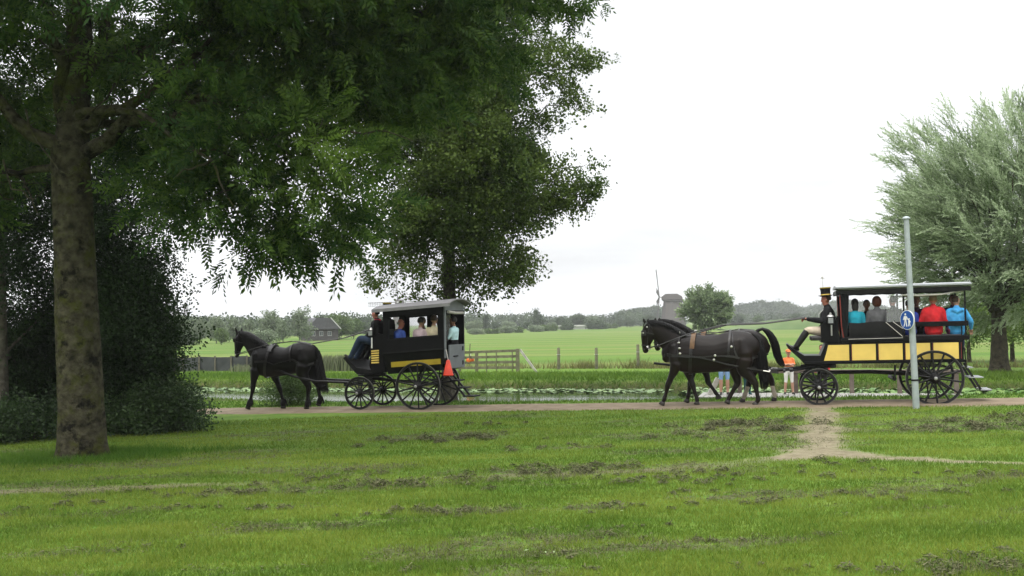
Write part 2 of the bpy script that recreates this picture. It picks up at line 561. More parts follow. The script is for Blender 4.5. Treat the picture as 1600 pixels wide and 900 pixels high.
tag(link('dry_grass', fast_mesh('dry_grass', V, F, m_straw, T)), 'thin withered grass and hay left lying over the lawn', 'dry grass', kind='stuff')
def tuft_sampler(r, n):
    c = gpt(129, 716); a = r.uniform(0, 6.28, n); q = .42 + np.abs(r.normal(0, .45, n))
    return c.x + np.cos(a) * q * 1.7, c.y + .1 + np.sin(a) * q
m_rough0 = mat('deep_green_grass', (.045, .115, .010), .7, attr=True, col2=(.115, .200, .026), trans=.35, spec=.15)  # deeper green for the long grass and lawn tufts
V, F, T = blades(9000, tuft_sampler, .06, .17, .010, lambda x, y, r: r.uniform(0, 1, len(x)) < .9, 15, .6)
tag(link('long_grass', fast_mesh('long_grass', V, F, m_rough0, T)), 'longer unmown grass round the foot of the ash trunk', 'grass', kind='stuff')
V, F, T = blades(26000, lawn_sampler, .05, .11, .008, lambda x, y, r: (r.uniform(0, 1, len(x)) < sstep(.5, .68, fbm(x * .7 + 3, y * 1.1))) & (dist_d(x, y) < 24.3) & (masks(x, y)[0] < .3), 16, .7)
tag(link('long_grass', fast_mesh('long_grass', V, F, m_rough0, T)), 'scattered longer grass tufts the mower missed on the lawn', 'grass', kind='stuff')
def verge_sampler(r, n):
    s = r.uniform(-24, 24, n); d = r.uniform(26.65, 30.9, n)
    return s * CP + d * SP, -s * SP + d * CP
def verge_keep(x, y, r):
    z = g(x, y); u = np.abs(x / y)
    return (z > WATER_Z - .02) & (u < .56)
m_rough = mat('rough_grass', (.055, .125, .012), .7, attr=True, col2=(.140, .220, .030), trans=.35, spec=.2)
V, F, T = blades(60000, verge_sampler, .03, .10, .012, verge_keep, 12, .6)
tag(link('verge_grass', fast_mesh('verge_grass', V, F, m_rough, T)), 'rough grass verge between the path and the pond', 'grass', kind='stuff')
def bank_sampler(r, n):
    s = r.uniform(-26, 26, n); d = r.uniform(36.3, 41, n) ** 1.0
    return s * CP + d * SP, -s * SP + d * CP
V, F, T = blades(70000, bank_sampler, .05, .22, .013, verge_keep, 13, .6)
tag(link('bank_grass', fast_mesh('bank_grass', V, F, m_rough, T)), 'taller grass hanging over the far bank of the pond', 'grass', kind='stuff')
def reed_sampler(r, n):
    s = r.uniform(-28, 22, n); d = r.normal(47.6, .35, n)
    return s * CP + d * SP, -s * SP + d * CP
m_dry = mat('dry_grass', (.10, .125, .035), .8, attr=True, col2=(.23, .21, .09), trans=.3, spec=.1)
V, F, T = blades(16000, reed_sampler, .15, .5, .014, lambda x, y, r: r.uniform(0, 1, len(x)) < .25 + .75 * sstep(.45, .6, fbm(x * .3, y * .3)), 14, .4)
tag(link('dry_grass', fast_mesh('dry_grass', V, F, m_dry, T)), 'pale dry seed grass along the field fence', 'grass', kind='stuff')

# ------------------------------------------------------------------ heaps of mown clippings
CLUMPS = [(700, 690, .32), (670, 688, .4), (735, 682, .3), (640, 694, .25), (775, 662, .3), (345, 771, .30), (385, 768, .2), (575, 762, .28), (600, 758, .25),
          (690, 757, .28), (655, 752, .3), (830, 735, .4), (860, 733, .3), (905, 735, .3), (570, 808, .14), (690, 800, .28), (735, 798, .2),
          (650, 803, .2), (395, 796, .22), (230, 795, .18), (55, 795, .2), (340, 795, .15), (915, 795, .22), (945, 793, .2), (1092, 788, .22),
          (970, 752, .3), (1000, 748, .25), (1125, 750, .2), (1300, 774, .22), (1225, 778, .25), (1415, 772, .2), (1330, 726, .25), (1375, 735, .15),
          (1490, 746, .25), (1535, 770, .15), (1150, 675, .5), (1120, 665, .5), (1180, 660, .5), (1540, 663, .4), (1490, 672, .45), (1570, 655, .4),
          (928, 838, .1), (1295, 838, .12), (1000, 822, .1), (1500, 882, .34), (1530, 880, .3), (1475, 886, .25), (650, 890, .12), (1195, 885, .08), (905, 870, .12),
          (1265, 890, .07), (930, 890, .07), (215, 860, .16), (530, 745, .25), (480, 752, .3), (1055, 738, .25), (1080, 752, .25), (250, 770, .25), (110, 790, .2), (1035, 845, .12), (1155, 845, .14), (860, 700, .3), (1240, 745, .25), (1040, 770, .2)]
def clippings():
    r = np.random.default_rng(21); VV = []; TT = []
    for px, py, rad in CLUMPS:
        c = gpt(px, py)
        nsub = max(3, int(rad * 22))
        for _ in range(nsub):
            cx = c.x + r.normal(0, rad * 1.7); cy = c.y + r.normal(0, rad * .75); rr = rad * r.uniform(.15, .5)
            n = int(24 + 1000 * rr * rr * 4)
            a = r.uniform(0, 2 * np.pi, n); q = np.sqrt(r.uniform(0, 1, n))
            x = cx + np.cos(a) * q * rr; y = cy + np.sin(a) * q * rr
            z = g(x, y) + (1 - q * q) * min(rr * .55, .12) * r.uniform(.2, 1.15, n) + .012
            la = r.uniform(0, 2 * np.pi, n); L = r.uniform(.03, .09, n); w = .006 + .0005 * y
            dv = np.stack([np.cos(la) * L, np.sin(la) * L, r.normal(0, .35, n) * L], 1)
            pv = np.stack([-np.sin(la) * w, np.cos(la) * w, r.uniform(-1, 1, n) * w], 1)
            b = np.stack([x, y, z], 1)
            VV.append(np.stack([b - dv / 2 - pv / 2, b - dv / 2 + pv / 2, b + dv / 2], 1).reshape(-1, 3))
            TT.append(np.repeat(r.uniform(0, 1, n), 3))
    n = 150000
    x, y = lawn_sampler(r, n); th = masks(x, y)[1]
    k = (r.uniform(0, 1, n) < th * .75 * sstep(.35, .6, fbm(x * 2.5, y * 3.5))) & (dist_d(x, y) < 24.4); x, y = x[k], y[k]; n = len(x)
    z = g(x, y) + r.uniform(.01, .045, n); la = r.uniform(0, 2 * np.pi, n); L = r.uniform(.03, .08, n); w = .004 + .0004 * y
    dv = np.stack([np.cos(la) * L, np.sin(la) * L, r.normal(0, .25, n) * L], 1); pv = np.stack([-np.sin(la) * w, np.cos(la) * w, r.uniform(-1, 1, n) * w], 1)
    b = np.stack([x, y, z], 1)
    VV.append(np.stack([b - dv / 2 - pv / 2, b - dv / 2 + pv / 2, b + dv / 2], 1).reshape(-1, 3)); TT.append(np.repeat(r.uniform(.1, 1, n), 3))
    V = np.concatenate(VV); T = np.concatenate(TT)
    return V, np.arange(len(V)).reshape(-1, 3), T
V, F, T = clippings()
m_clip = mat('clippings', (.050, .056, .026), .9, attr=True, col2=(.150, .148, .078), spec=.1, trans=.15)
tag(link('grass_clippings', fast_mesh('grass_clippings', V, F, m_clip, T)), 'dull brown heaps of mown grass clippings on the lawn', 'grass clippings', kind='stuff')

# fallen pale leaves and litter-sized bits of torn grass on the lawn
def specks():
    r = np.random.default_rng(5); VV = []
    for px, py, n in ((1170, 862, 2), (830, 870, 2), (985, 800, 2), (1100, 680, 2), (860, 868, 1)):
        for _ in range(n):
            c = gpt(px + r.normal(0, 14), py + r.normal(0, 3)); a = r.uniform(0, 6.28); L = .026
            u = Vector((math.cos(a), math.sin(a), .1)) * L; w = Vector((-math.sin(a), math.cos(a), .3)) * L * .35
            b = c + Vector((0, 0, .05))
            VV += [b - u, b + w, b + u, b - w]
    return np.array([tuple(v) for v in VV])
V = specks()
tag(link('fallen_leaves', fast_mesh('fallen_leaves', V, np.arange(len(V)).reshape(-1, 4), mat('pale_leaf', (.20, .28, .11), .6))), 'few pale fallen leaves scattered on the lawn', 'leaves', kind='stuff')

# ------------------------------------------------------------------ lily pads
def lily():
    r = np.random.default_rng(31); VV = []; FF = []; o = 0; TT = []
    def pad(s, d, rad, tilt, lift):
        nonlocal o
        x, y = s * CP + d * SP, -s * SP + d * CP
        a0 = r.uniform(0, 6.28); ta = r.uniform(0, 6.28)
        pts = [(x, y, WATER_Z + lift)]
        for k in range(8):
            a = a0 + .25 + (6.28 - .5) * k / 7
            dx, dy = math.cos(a) * rad, math.sin(a) * rad
            pts.append((x + dx, y + dy, WATER_Z + lift + tilt * (dx * math.cos(ta) + dy * math.sin(ta)) + .008 * (k % 2)))
        VV.extend(pts); t = r.uniform(0, 1); TT.extend([t] * 9)
        for k in range(7): FF.append((o, o + 1 + k, o + 2 + k))
        o += 9
    for _ in range(3200):                                     # thick mat by the far bank
        s = r.uniform(-26, 24); q = r.beta(1.0, 2.2)
        if fbm(np.array([s * .35]), np.array([2.2]))[0] < .36: continue
        pad(s, 36.5 - q * 2.2, r.uniform(.05, .115), r.uniform(0, .32), r.uniform(.008, .04))
    for _ in range(2200):                                     # the raised bed behind the boardwalk
        s = r.uniform(-3.5, 9); d = r.uniform(31.6, 36.2)
        if fbm(np.array([s * .5 + 8]), np.array([d * .6]))[0] < .44: continue
        pad(s, d, r.uniform(.06, .13), r.uniform(.1, .6), r.uniform(.01, .12))
    return np.array(VV), np.array(FF), np.array(TT)
V, F, T = lily()
m_lily = mat('lily', (.055, .13, .022), .45, attr=True, col2=(.17, .26, .07), spec=.5)
tag(link('lily_pads', fast_mesh('lily_pads', V, F, m_lily, T)), 'mat of lily pads floating along the pond', 'water lilies', kind='stuff')
# ------------------------------------------------------------------ trees
def rot_frames(r, n, axis, spread):
    """n random orthonormal frames whose first axis follows `axis` (n,3) loosely"""
    a = axis + r.normal(0, spread, (n, 3)); a /= np.linalg.norm(a, axis=1, keepdims=True) + 1e-9
    q = r.normal(0, 1, (n, 3)); b = np.cross(a, q); b /= np.linalg.norm(b, axis=1, keepdims=True) + 1e-9
    return a, b, np.cross(a, b)

def tmpl_ash(r):
    """spray of pinnate leaves: 5 leaves of 9 drooping leaflets"""
    V = []
    for k in range(5):
        a = r.uniform(0, 6.28); el = r.uniform(-.2, .7)
        base = Vector((.07 * k, 0, 0)); d = Vector((math.cos(el), math.sin(el) * math.cos(a), math.sin(el) * math.sin(a)))
        side = d.cross(Vector((r.normal(), r.normal(), r.normal()))).normalized(); up = side.cross(d)
        for i in range(9):
            t = .08 + .055 * (i // 2 + 1) if i < 8 else .36
            p = base + d * t - up * (t * t * .5)
            sg = (1 if i % 2 else -1)
            ld = (side * sg + d * .7 - up * .35).normalized() if i < 8 else (d - up * .4).normalized()
            L = r.uniform(.085, .12); w = L * .19; wd = ld.cross(up).normalized()
            V += [p, p + ld * L * .45 + wd * w, p + ld * L - up * .015, p + ld * L * .45 - wd * w]
    return np.array([tuple(v) for v in V])
def tmpl_broad(r, n=22, L0=.075, wd0=.36, length=.42, spread=.16):
    """leafy twig with broad leaves"""
    V = []
    for k in range(n):
        p = Vector((r.uniform(0, length), r.normal(0, spread * .6), r.normal(0, spread * .6)))
        ld = Vector((r.normal(.5, .6), r.normal(0, .7), r.normal(-.25, .6))).normalized()
        up = Vector((r.normal(0, .5), r.normal(0, .5), 1)); wd = ld.cross(up).normalized()
        L = L0 * r.uniform(.75, 1.3); w = L * wd0
        V += [p, p + ld * L * .5 + wd * w, p + ld * L, p + ld * L * .5 - wd * w]
    return np.array([tuple(v) for v in V])
def tmpl_willow(r, n=30, length=1.0):
    """long whip with narrow leaves swept along it"""
    V = []
    for k in range(n):
        t = length * (k + r.uniform(0, 1)) / n
        p = Vector((t, r.normal(0, .012), -.22 * t * t))
        ld = Vector((1.0, r.normal(0, .38), r.normal(-.3 * t, .38))).normalized()
        wd = ld.cross(Vector((r.normal(0, .6), r.normal(0, .6), 1))).normalized()
        L = r.uniform(.11, .18); w = .023
        V += [p, p + ld * L * .5 + wd * w, p + ld * L, p + ld * L * .5 - wd * w]
    return np.array([tuple(v) for v in V])

def leaf_mesh(name, cent, axis, templates, material, seed, scale=(.8, 1.25), spread=.4, tone=None):
    r = np.random.default_rng(seed)
    n = len(cent); A, B, C = rot_frames(r, n, axis, spread)
    sc = r.uniform(scale[0], scale[1], n); which = r.integers(0, len(templates), n)
    VV = []; TT = []
    base = tone if tone is not None else r.uniform(.15, .85, n)
    for k, T in enumerate(templates):
        ix = np.where(which == k)[0]
        if len(ix) == 0: continue
        Q = T[None, :, :] * sc[ix, None, None]
        P = cent[ix, None, :] + Q[:, :, 0:1] * A[ix, None, :] + Q[:, :, 1:2] * B[ix, None, :] + Q[:, :, 2:3] * C[ix, None, :]
        m = T.shape[0] // 4
        tt = np.clip(base[ix, None] + r.normal(0, .16, (len(ix), m)), 0, 1)
        VV.append(P.reshape(-1, 3)); TT.append(np.repeat(tt.ravel(), 4))
    V = np.concatenate(VV)
    return fast_mesh(name, V, np.arange(len(V)).reshape(-1, 4), material, np.concatenate(TT))

def crown_points(blobs, n, seed, gap=.42, gs=1.3, shell=.45):
    """points inside ellipsoids (centre, radii, weight), thinned by noise so that the sky shows through"""
    r = np.random.default_rng(seed)
    C = np.array([b[0] for b in blobs], float); Rr = np.array([b[1] for b in blobs], float)
    w = np.array([b[2] for b in blobs], float); w = w / w.sum()
    k = r.choice(len(blobs), n * 2, p=w)
    u = r.normal(0, 1, (n * 2, 3)); u /= np.linalg.norm(u, axis=1, keepdims=True)
    q = r.uniform(0, 1, n * 2) ** shell
    P = C[k] + u * q[:, None] * Rr[k]
    nz_ = fbm(P[:, 0] * gs, P[:, 1] * gs, P[:, 2] * gs, o=3)
    ok = nz_ > gap + r.normal(0, .035, len(P))
    P, u, q = P[ok][:n], u[ok][:n], q[ok][:n]
    return P, u, q

def bough_points(blobs, nb, per, seed, sig=.28, flat=.55, shell=.42, gap=.40, gs=.9):
    """leaf sprays gathered into boughs, the boughs spread through the crown: clumps with gaps between"""
    C, u, q = crown_points(blobs, nb, seed, gap, gs, shell)
    r = np.random.default_rng(seed + 500)
    size = r.uniform(.6, 1.35, len(C))
    k = np.repeat(np.arange(len(C)), np.maximum(2, (per * size ** 2).astype(int)))
    o = r.normal(0, 1, (len(k), 3)) * np.array([1, 1, flat]) * sig * size[k, None]
    P = C[k] + o
    ax = u[k] * .7 + o / sig * .35
    bt = r.normal(0, 1, len(C))[k]
    near = np.argmin(((C[:, None, :] - np.array([q_[0] for q_ in blobs])[None]) ** 2).sum(2), 1)
    global BOUGHS
    BOUGHS = [(np.array(blobs[j][0]), c_) for j, c_ in zip(near, C)]
    return P, ax, bt, o[:, 2] / sig
def twigs(mb, org, seed, r0=.012):
    """thin twigs that carry each bough"""
    rr = random.Random(seed)
    for c0, c1 in BOUGHS:
        a = Vector(c0).lerp(Vector(c1), .15) - org; b_ = Vector(c1) - org
        limb(mb, a, b_ + (b_ - a) * .12, r0, .003, -.05, 4, .07, 4, rr.randint(0, 99999))

def limb(mb, a, b, r0, r1, sag=0.0, n=7, wob=.06, seg=7, seed=0):
    rr = random.Random(seed); a = Vector(a); b = Vector(b); L = (b - a).length
    pts = []; rad = []
    for i in range(seg + 1):
        t = i / seg
        p = a.lerp(b, t) + Vector((0, 0, -sag * L * 4 * t * (1 - t)))
        if 0 < i < seg: p += Vector((rr.gauss(0, wob), rr.gauss(0, wob), rr.gauss(0, wob))) * L * .35
        pts.append(p); rad.append(r0 + (r1 - r0) * t ** .8)
    mb.tube(pts, rad, n)
    return pts

def bark(name, c1, c2, moss=None):
    m = mat(name, c1, .95, col2=c2, scale=7.0, bump=1.0, bscale=11, spec=.1)
    for n_ in m.node_tree.nodes:
        if n_.type == 'BUMP': n_.inputs['Distance'].default_value = .07
    return m
m_bark = bark('bark_ash', (.016, .015, .009), (.080, .074, .046))
# lichen and moss patches on the near trunk
def moss_on(m, col, lo=.5, hi=.62, sc=2.3):
    t = m.node_tree; p = t.nodes['Principled BSDF']
    src = p.inputs['Base Color'].links[0].from_socket
    g_ = t.nodes.new('ShaderNodeTexCoord'); n = t.nodes.new('ShaderNodeTexNoise'); n.inputs['Scale'].default_value = sc; n.inputs['Detail'].default_value = 9
    n.inputs['Roughness'].default_value = .7
    t.links.new(g_.outputs['Object'], n.inputs['Vector'])
    mr = t.nodes.new('ShaderNodeMapRange'); mr.inputs[1].default_value = lo; mr.inputs[2].default_value = hi
    t.links.new(n.outputs['Fac'], mr.inputs[0])
    mx_ = t.nodes.new('ShaderNodeMix'); mx_.data_type = 'RGBA'; t.links.new(mr.outputs[0], mx_.inputs['Factor'])
    t.links.new(src, mx_.inputs['A']); mx_.inputs['B'].default_value = (*col, 1)
    t.links.new(mx_.outputs['Result'], p.inputs['Base Color'])
moss_on(m_bark, (.046, .050, .012)); 
moss_on(m_bark, (.008, .0075, .005), .53, .62, 3.1)
m_bark2 = bark('bark_maple', (.040, .036, .028), (.095, .088, .068))
m_bark3 = bark('bark_willow', (.032, .028, .020), (.085, .075, .050))
m_ash = mat('leaf_ash', (.025, .062, .014), .6, attr=True, col2=(.145, .230, .036), trans=.42, spec=.14)
m_broad = mat('leaf_maple', (.034, .066, .012), .6, attr=True, col2=(.150, .210, .044), trans=.35, spec=.14)
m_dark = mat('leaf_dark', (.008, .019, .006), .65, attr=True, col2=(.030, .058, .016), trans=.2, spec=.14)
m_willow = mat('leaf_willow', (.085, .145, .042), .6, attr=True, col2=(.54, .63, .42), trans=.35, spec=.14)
m_young = mat('leaf_young', (.06, .12, .022), .6, attr=True, col2=(.16, .24, .05), trans=.35, spec=.14)
rt = np.random.default_rng(77)
T_ASH = [tmpl_ash(rt) for _ in range(6)]
T_BROAD = [tmpl_broad(rt, 22, .098, .38, .42, .2) for _ in range(6)]
T_DARK = [tmpl_broad(rt, 30, .062, .4, .45, .24) for _ in range(5)]
T_WIL = [tmpl_willow(rt) for _ in range(6)]

def V3(p): return np.array([p.x, p.y, p.z])
def blob(px, py, Y, rpx, w=1.0, ky=1.0, kz=1.0, kx=1.0):
    c = at(px, py, Y); r_ = rpx * Y / FPX
    return (V3(c), np.array([r_ * kx, r_ * ky, r_ * kz]), w * r_ ** 2.2)

def rings_trunk(mb, base, top, r0, r1, flare=1.5, n=18, seg=16, seed=1, lean=None, ridge=.05):
    """tapered trunk with root flare and an uneven outline"""
    rr = random.Random(seed); base = Vector(base); top = Vector(top)
    vs = []; fs = []
    ph = [rr.uniform(0, 6.28) for _ in range(6)]
    for i in range(seg + 1):
        t = i / seg; t2 = t ** 1.6
        c = base.lerp(top, t2)
        r_ = r0 + (r1 - r0) * t2
        r_ *= 1 + (flare - 1) * math.exp(-t2 * (top - base).length / .35)
        for j in range(n):
            a = 2 * math.pi * j / n
            root = 1 + .22 * (flare - 1) * math.exp(-t2 * (top - base).length / .3) * math.sin(5 * a + ph[0]) * 2
            q = r_ * root * (1 + ridge * math.sin(3 * a + ph[1] + 2 * t2) + ridge * .6 * math.sin(7 * a + ph[2] + 3 * t2 * 4) + ridge * .5 * math.sin(9 * t2 * 6 + a * 2 + ph[3]))
            vs.append(c + Vector((math.cos(a) * q, math.sin(a) * q, 0)))
    for i in range(seg):
        for j in range(n):
            k = (j + 1) % n
            fs.append((i * n + j, i * n + k, (i + 1) * n + k, (i + 1) * n + j))
    fs.append(tuple(seg * n + j for j in range(n)))
    mb.add(vs, fs)

# ---- the big ash on the left
def build_ash():
    Yt = 17.2
    b = gpt(129, 716); b = Vector((b.x, b.y, gz(b.x, b.y) - .05)); Yt = b.y
    root = tag(empty('ash_tree', b), 'big ash tree with mossy grey trunk at left, its drooping branches over the lawn', 'tree')
    L = lambda p: Vector(p) - b
    mb = MB()
    fork = at(110, 225, Yt)
    rings_trunk(mb, Vector((0, 0, 0)), L(fork), .41, .33, 1.2, n=26, seg=26, seed=4, ridge=.028)
    fork = L(fork)
    top = L(at(120, -260, Yt + .2))
    limb(mb, fork - Vector((0, 0, .4)), top, .33, .12, 0, 12, .03, 8, 3)
    ends = []
    # main limbs: pixel/distance of their ends, radii
    for k, (px, py, Y, r0, r1, t0, sag) in enumerate([
            (545, 205, Yt - 1.2, .17, .03, .02, -.12), (330, 60, Yt - .8, .16, .04, .12, .08), (470, -60, Yt + .3, .15, .03, .25, .05),
            (-130, 40, Yt - .5, .17, .05, .03, .05), (-60, 250, Yt + .6, .10, .03, .0, .05), (40, -120, Yt - .8, .17, .06, .1, .03),
            (240, -150, Yt + 1.0, .15, .04, .2, .04), (430, 300, Yt + .6, .10, .02, .1, -.16), (700, 20, Yt + 1.5, .14, .02, .3, -.08),
            (330, 250, Yt - 1.8, .09, .02, .15, -.1)]):
        a = (fork - Vector((0, 0, .45))).lerp(top, t0)
        pts = limb(mb, a, L(at(px, py, Y)), r0, r1, sag, 8, .05, 8, 20 + k)
        ends.append(pts)
    # twigs off the limbs, some bare and curving near the trunk
    rr = random.Random(9)
    for pts in ends:
        for q in range(5):
            a = pts[rr.randint(3, len(pts) - 1)]
            d = Vector((rr.gauss(.3, .8), rr.gauss(0, .8), rr.gauss(-.15, .6))) * rr.uniform(.5, 1.2)
            limb(mb, a, a + d, .028, .006, rr.uniform(-.1, .2), 5, .08, 5, rr.randint(0, 9999))
    for px, py, qx, qy in ((150, 100, 75, 30), (180, 130, 60, 180), (40, 170, 130, 260), (90, 120, 30, 60), (5, 250, 75, 290), (120, 200, 190, 110), (60, 60, 160, 20), (20, 310, -20, 250)):
        limb(mb, L(at(px, py, Yt - .62)), L(at(qx, qy, Yt - 1.5)), .020, .006, .25, 5, .05, 7, px)
    mb.build('trunk', m_bark, root, smooth=True)
    bl = [blob(*q) for q in [
        # px, py, Y, r, weight : the drooping spray in front
        (330, 190, Yt - 1.4, 95, 1.25), (420, 220, Yt - 1.6, 90, 1.3), (490, 230, Yt - 1.5, 65, 1.4), (520, 290, Yt - 1.0, 50, 1.1), (380, 290, Yt - .8, 85, 1.1), (290, 280, Yt - .4, 75, .9), (450, 325, Yt - .8, 55, .9),
        (380, 365, Yt - .6, 38, 1.6), (383, 393, Yt - .6, 18, 3.0), (350, 380, Yt - .6, 18, 2.2), (374, 404, Yt - .6, 8, 5), (405, 375, Yt - .6, 20, 2.0), (310, 375, Yt, 24, .8), (505, 368, Yt - .9, 12, 4.0), (440, 350, Yt - .7, 35, 1.5), (500, 340, Yt - .7, 32, 1.4), (535, 318, Yt - .6, 18, 1.0), (430, 365, Yt - .6, 26, .9), (265, 345, Yt, 30, .7),
        (545, 220, Yt - .2, 32, .9), (570, 160, Yt + .4, 50, .8),
        # upper canopy
        (300, 90, Yt + .2, 105, 1.0), (420, 70, Yt + .4, 110, 1.1), (540, 70, Yt + .8, 105, 1.1), (640, 50, Yt + 1.2, 95, 1.1), (650, 140, Yt + 1.2, 60, .9), (730, 20, Yt + 1.5, 75, 1.1), (800, -10, Yt + 1.7, 70, 1.1), (870, -5, Yt + 1.8, 38, 1.2), (760, 85, Yt + 1.6, 40, .9),
        (180, 40, Yt + .8, 100, .75), (60, 60, Yt + 1.0, 110, .7), (-80, 80, Yt + .8, 120, .8), (200, 190, Yt + 1.2, 70, .7), (40, 200, Yt + 1.4, 80, .6), (-60, 240, Yt + .8, 90, .8),
        (60, 130, Yt + 1.4, 90, .6), (250, 130, Yt + .9, 80, .6), (350, 10, Yt - .2, 100, 1), (500, 0, Yt + .2, 100, 1), (600, 120, Yt + 1, 80, 1), (200, -200, Yt - 4, 230, .35), (450, -240, Yt - 3, 220, .35), (-60, -220, Yt - 4, 230, .35), (-150, -150, Yt - 2.5, 200, .35), (640, -200, Yt - 1, 170, .4), (300, -120, Yt, 150, .7), (480, -120, Yt + .5, 150, .7), (660, -110, Yt + 1.2, 130, .7), (100, -140, Yt, 150, .6), (-120, -100, Yt, 150, .6), (820, -110, Yt + 1.5, 90, .7)]]
    rc = random.Random(12)
    P2_, u2, bt2, up2 = bough_points([(np.array([b.x + 5.6 * math.cos(a) * q, b.y - 1.0 + 5.0 * math.sin(a) * q, 9.6 + rc.uniform(-1, 1.5) - 1.5 * q]), np.array([2.2, 2.2, 1.1]), 1) for a, q in [(k * .62, rc.uniform(.35, 1.05)) for k in range(20)]], 90, 9, 43, .36, .5)  # crown boughs above the frame, added to shade the lawn and trunk
    P, u, bt, up = bough_points(bl, 660, 9, 41, .28, .5, .42, .44)
    P, u, bt = np.concatenate([P, P2_]), np.concatenate([u, u2]), np.concatenate([bt, bt2])
    tw = MB(); twigs(tw, b, 5, .014); tag(tw.build('twigs', m_bark2, root, smooth=True), kind='stuff')
    axis = u * .6 + np.array([.25, -.1, -.35])
    tone = np.clip(.14 + .14 * bt + .5 * (fbm(P[:, 0] * .9, P[:, 1] * .9, P[:, 2] * .9) - .3) + .55 * np.exp(-(((P[:, 0] - at(515, 215, Yt - 1.4).x) ** 2 + (P[:, 2] - at(515, 215, Yt - 1.4).z) ** 2) / .45)) * (P[:, 1] < Yt - .6), 0, 1)  # lighter patch on the front spray: sunlit look put into the leaf tint
    me = leaf_mesh('crown', P - V3(b), axis, T_ASH, m_ash, 42, (.95, 1.45), .55, tone)
    link('crown', me, root)
build_ash()

# ---- the tree behind the left carriage
def build_maple():
    x, y = on_path(700, 3.0, 632); b = Vector((x, y, gz(x, y) - .04)); Y = b.y
    root = tag(empty('maple_tree', b), 'tall leafy tree rising behind the left carriage roof', 'tree')
    L = lambda p: Vector(p) - b
    mb = MB()
    fork = L(at(702, 330, Y)); top = L(at(706, -40, Y))
    rings_trunk(mb, Vector((0, 0, 0)), fork, .20, .16, 1.45, n=16, seg=16, seed=8)
    limb(mb, fork - Vector((0, 0, .1)), top, .16, .05, 0, 9, .03, 8, 5)
    bl0 = [(645, 430, Y - .5, 30, .7), (600, 428, Y - .5, 22, .8), (572, 440, Y - .5, 15, 1.0), (655, 380, Y - 1, 50, 1), (640, 350, Y - .6, 48, 1), (760, 420, Y - .5, 42, 1.0), (735, 450, Y - .3, 24, 1.0), (785, 400, Y - .8, 50, 1.1), (815, 420, Y - .6, 30, 1.2), (830, 350, Y - .6, 42, 1.1), (760, 340, Y - 1.2, 70, 1),
           (690, 300, Y - 1.6, 75, 1), (640, 280, Y - 1.0, 65, 1), (610, 240, Y, 45, .9), (780, 260, Y - 1.4, 75, 1.1), (840, 290, Y - .8, 55, 1.1), (890, 280, Y - .4, 42, 1.1), (925, 285, Y - .3, 28, 1.3), (935, 260, Y - .3, 18, 1.2), (920, 315, Y - .3, 16, 1.2),
           (720, 200, Y - 1.6, 80, 1), (800, 190, Y - 1.0, 65, 1.0), (850, 210, Y - .6, 45, 1.0), (650, 180, Y - 1, 70, .9), (580, 190, Y, 50, .8), (720, 110, Y - 1, 85, .9), (800, 110, Y - .6, 60, 1.0), (848, 112, Y - .3, 30, 1.0), (890, 100, Y - .2, 38, 1.0), (925, 92, Y - .2, 22, 1.2), (948, 96, Y, 11, 1.6), (900, 145, Y - .2, 24, 1.2), (915, 165, Y - .2, 12, 1.2),
           (640, 90, Y - .4, 80, .8), (700, 10, Y, 100, .8), (800, 20, Y, 80, .8), (880, 5, Y, 34, 1.0), (700, 385, Y + .8, 60, .7), (690, 460, Y, 14, .6), (745, 300, Y + 1.6, 90, .7), (690, 150, Y + 1.6, 100, .7)]
    bl0 = [(q[0] - (24 if q[0] > 820 else 10 if q[0] > 770 else 0), *q[1:]) for q in bl0]
    bl = [blob(*q) for q in bl0]
    for k, q in enumerate(bl0):
        if q[3] < 26 and k % 2: continue
        e = L(at(q[0], q[1], q[2])); t = max(.02, min(.95, (e.z - 1.2 - fork.z) / (top.z - fork.z) - .05))
        a = (fork - Vector((0, 0, .1))).lerp(top, t)
        limb(mb, a, e, .055, .012, -.06, 6, .06, 6, 60 + k)
    mb.build('trunk', m_bark2, root, smooth=True)
    P, u, bt, up = bough_points(bl, 600, 16, 51, .23, .55, .38, .44, 1.15)
    tw = MB(); twigs(tw, b, 6); tag(tw.build('twigs', m_bark2, root, smooth=True), kind='stuff')
    axis = u + np.array([.1, -.1, -.1])
    tone = np.clip(.32 + .10 * bt + .9 * (fbm(P[:, 0] * .8, P[:, 1] * .8, P[:, 2] * .8) - .45) + rt.normal(0, .12, len(P)), 0, 1)
    link('crown', leaf_mesh('crown', P - V3(b), axis, T_BROAD, m_broad, 52, (.62, 1.0), .6, tone), root)
build_maple()

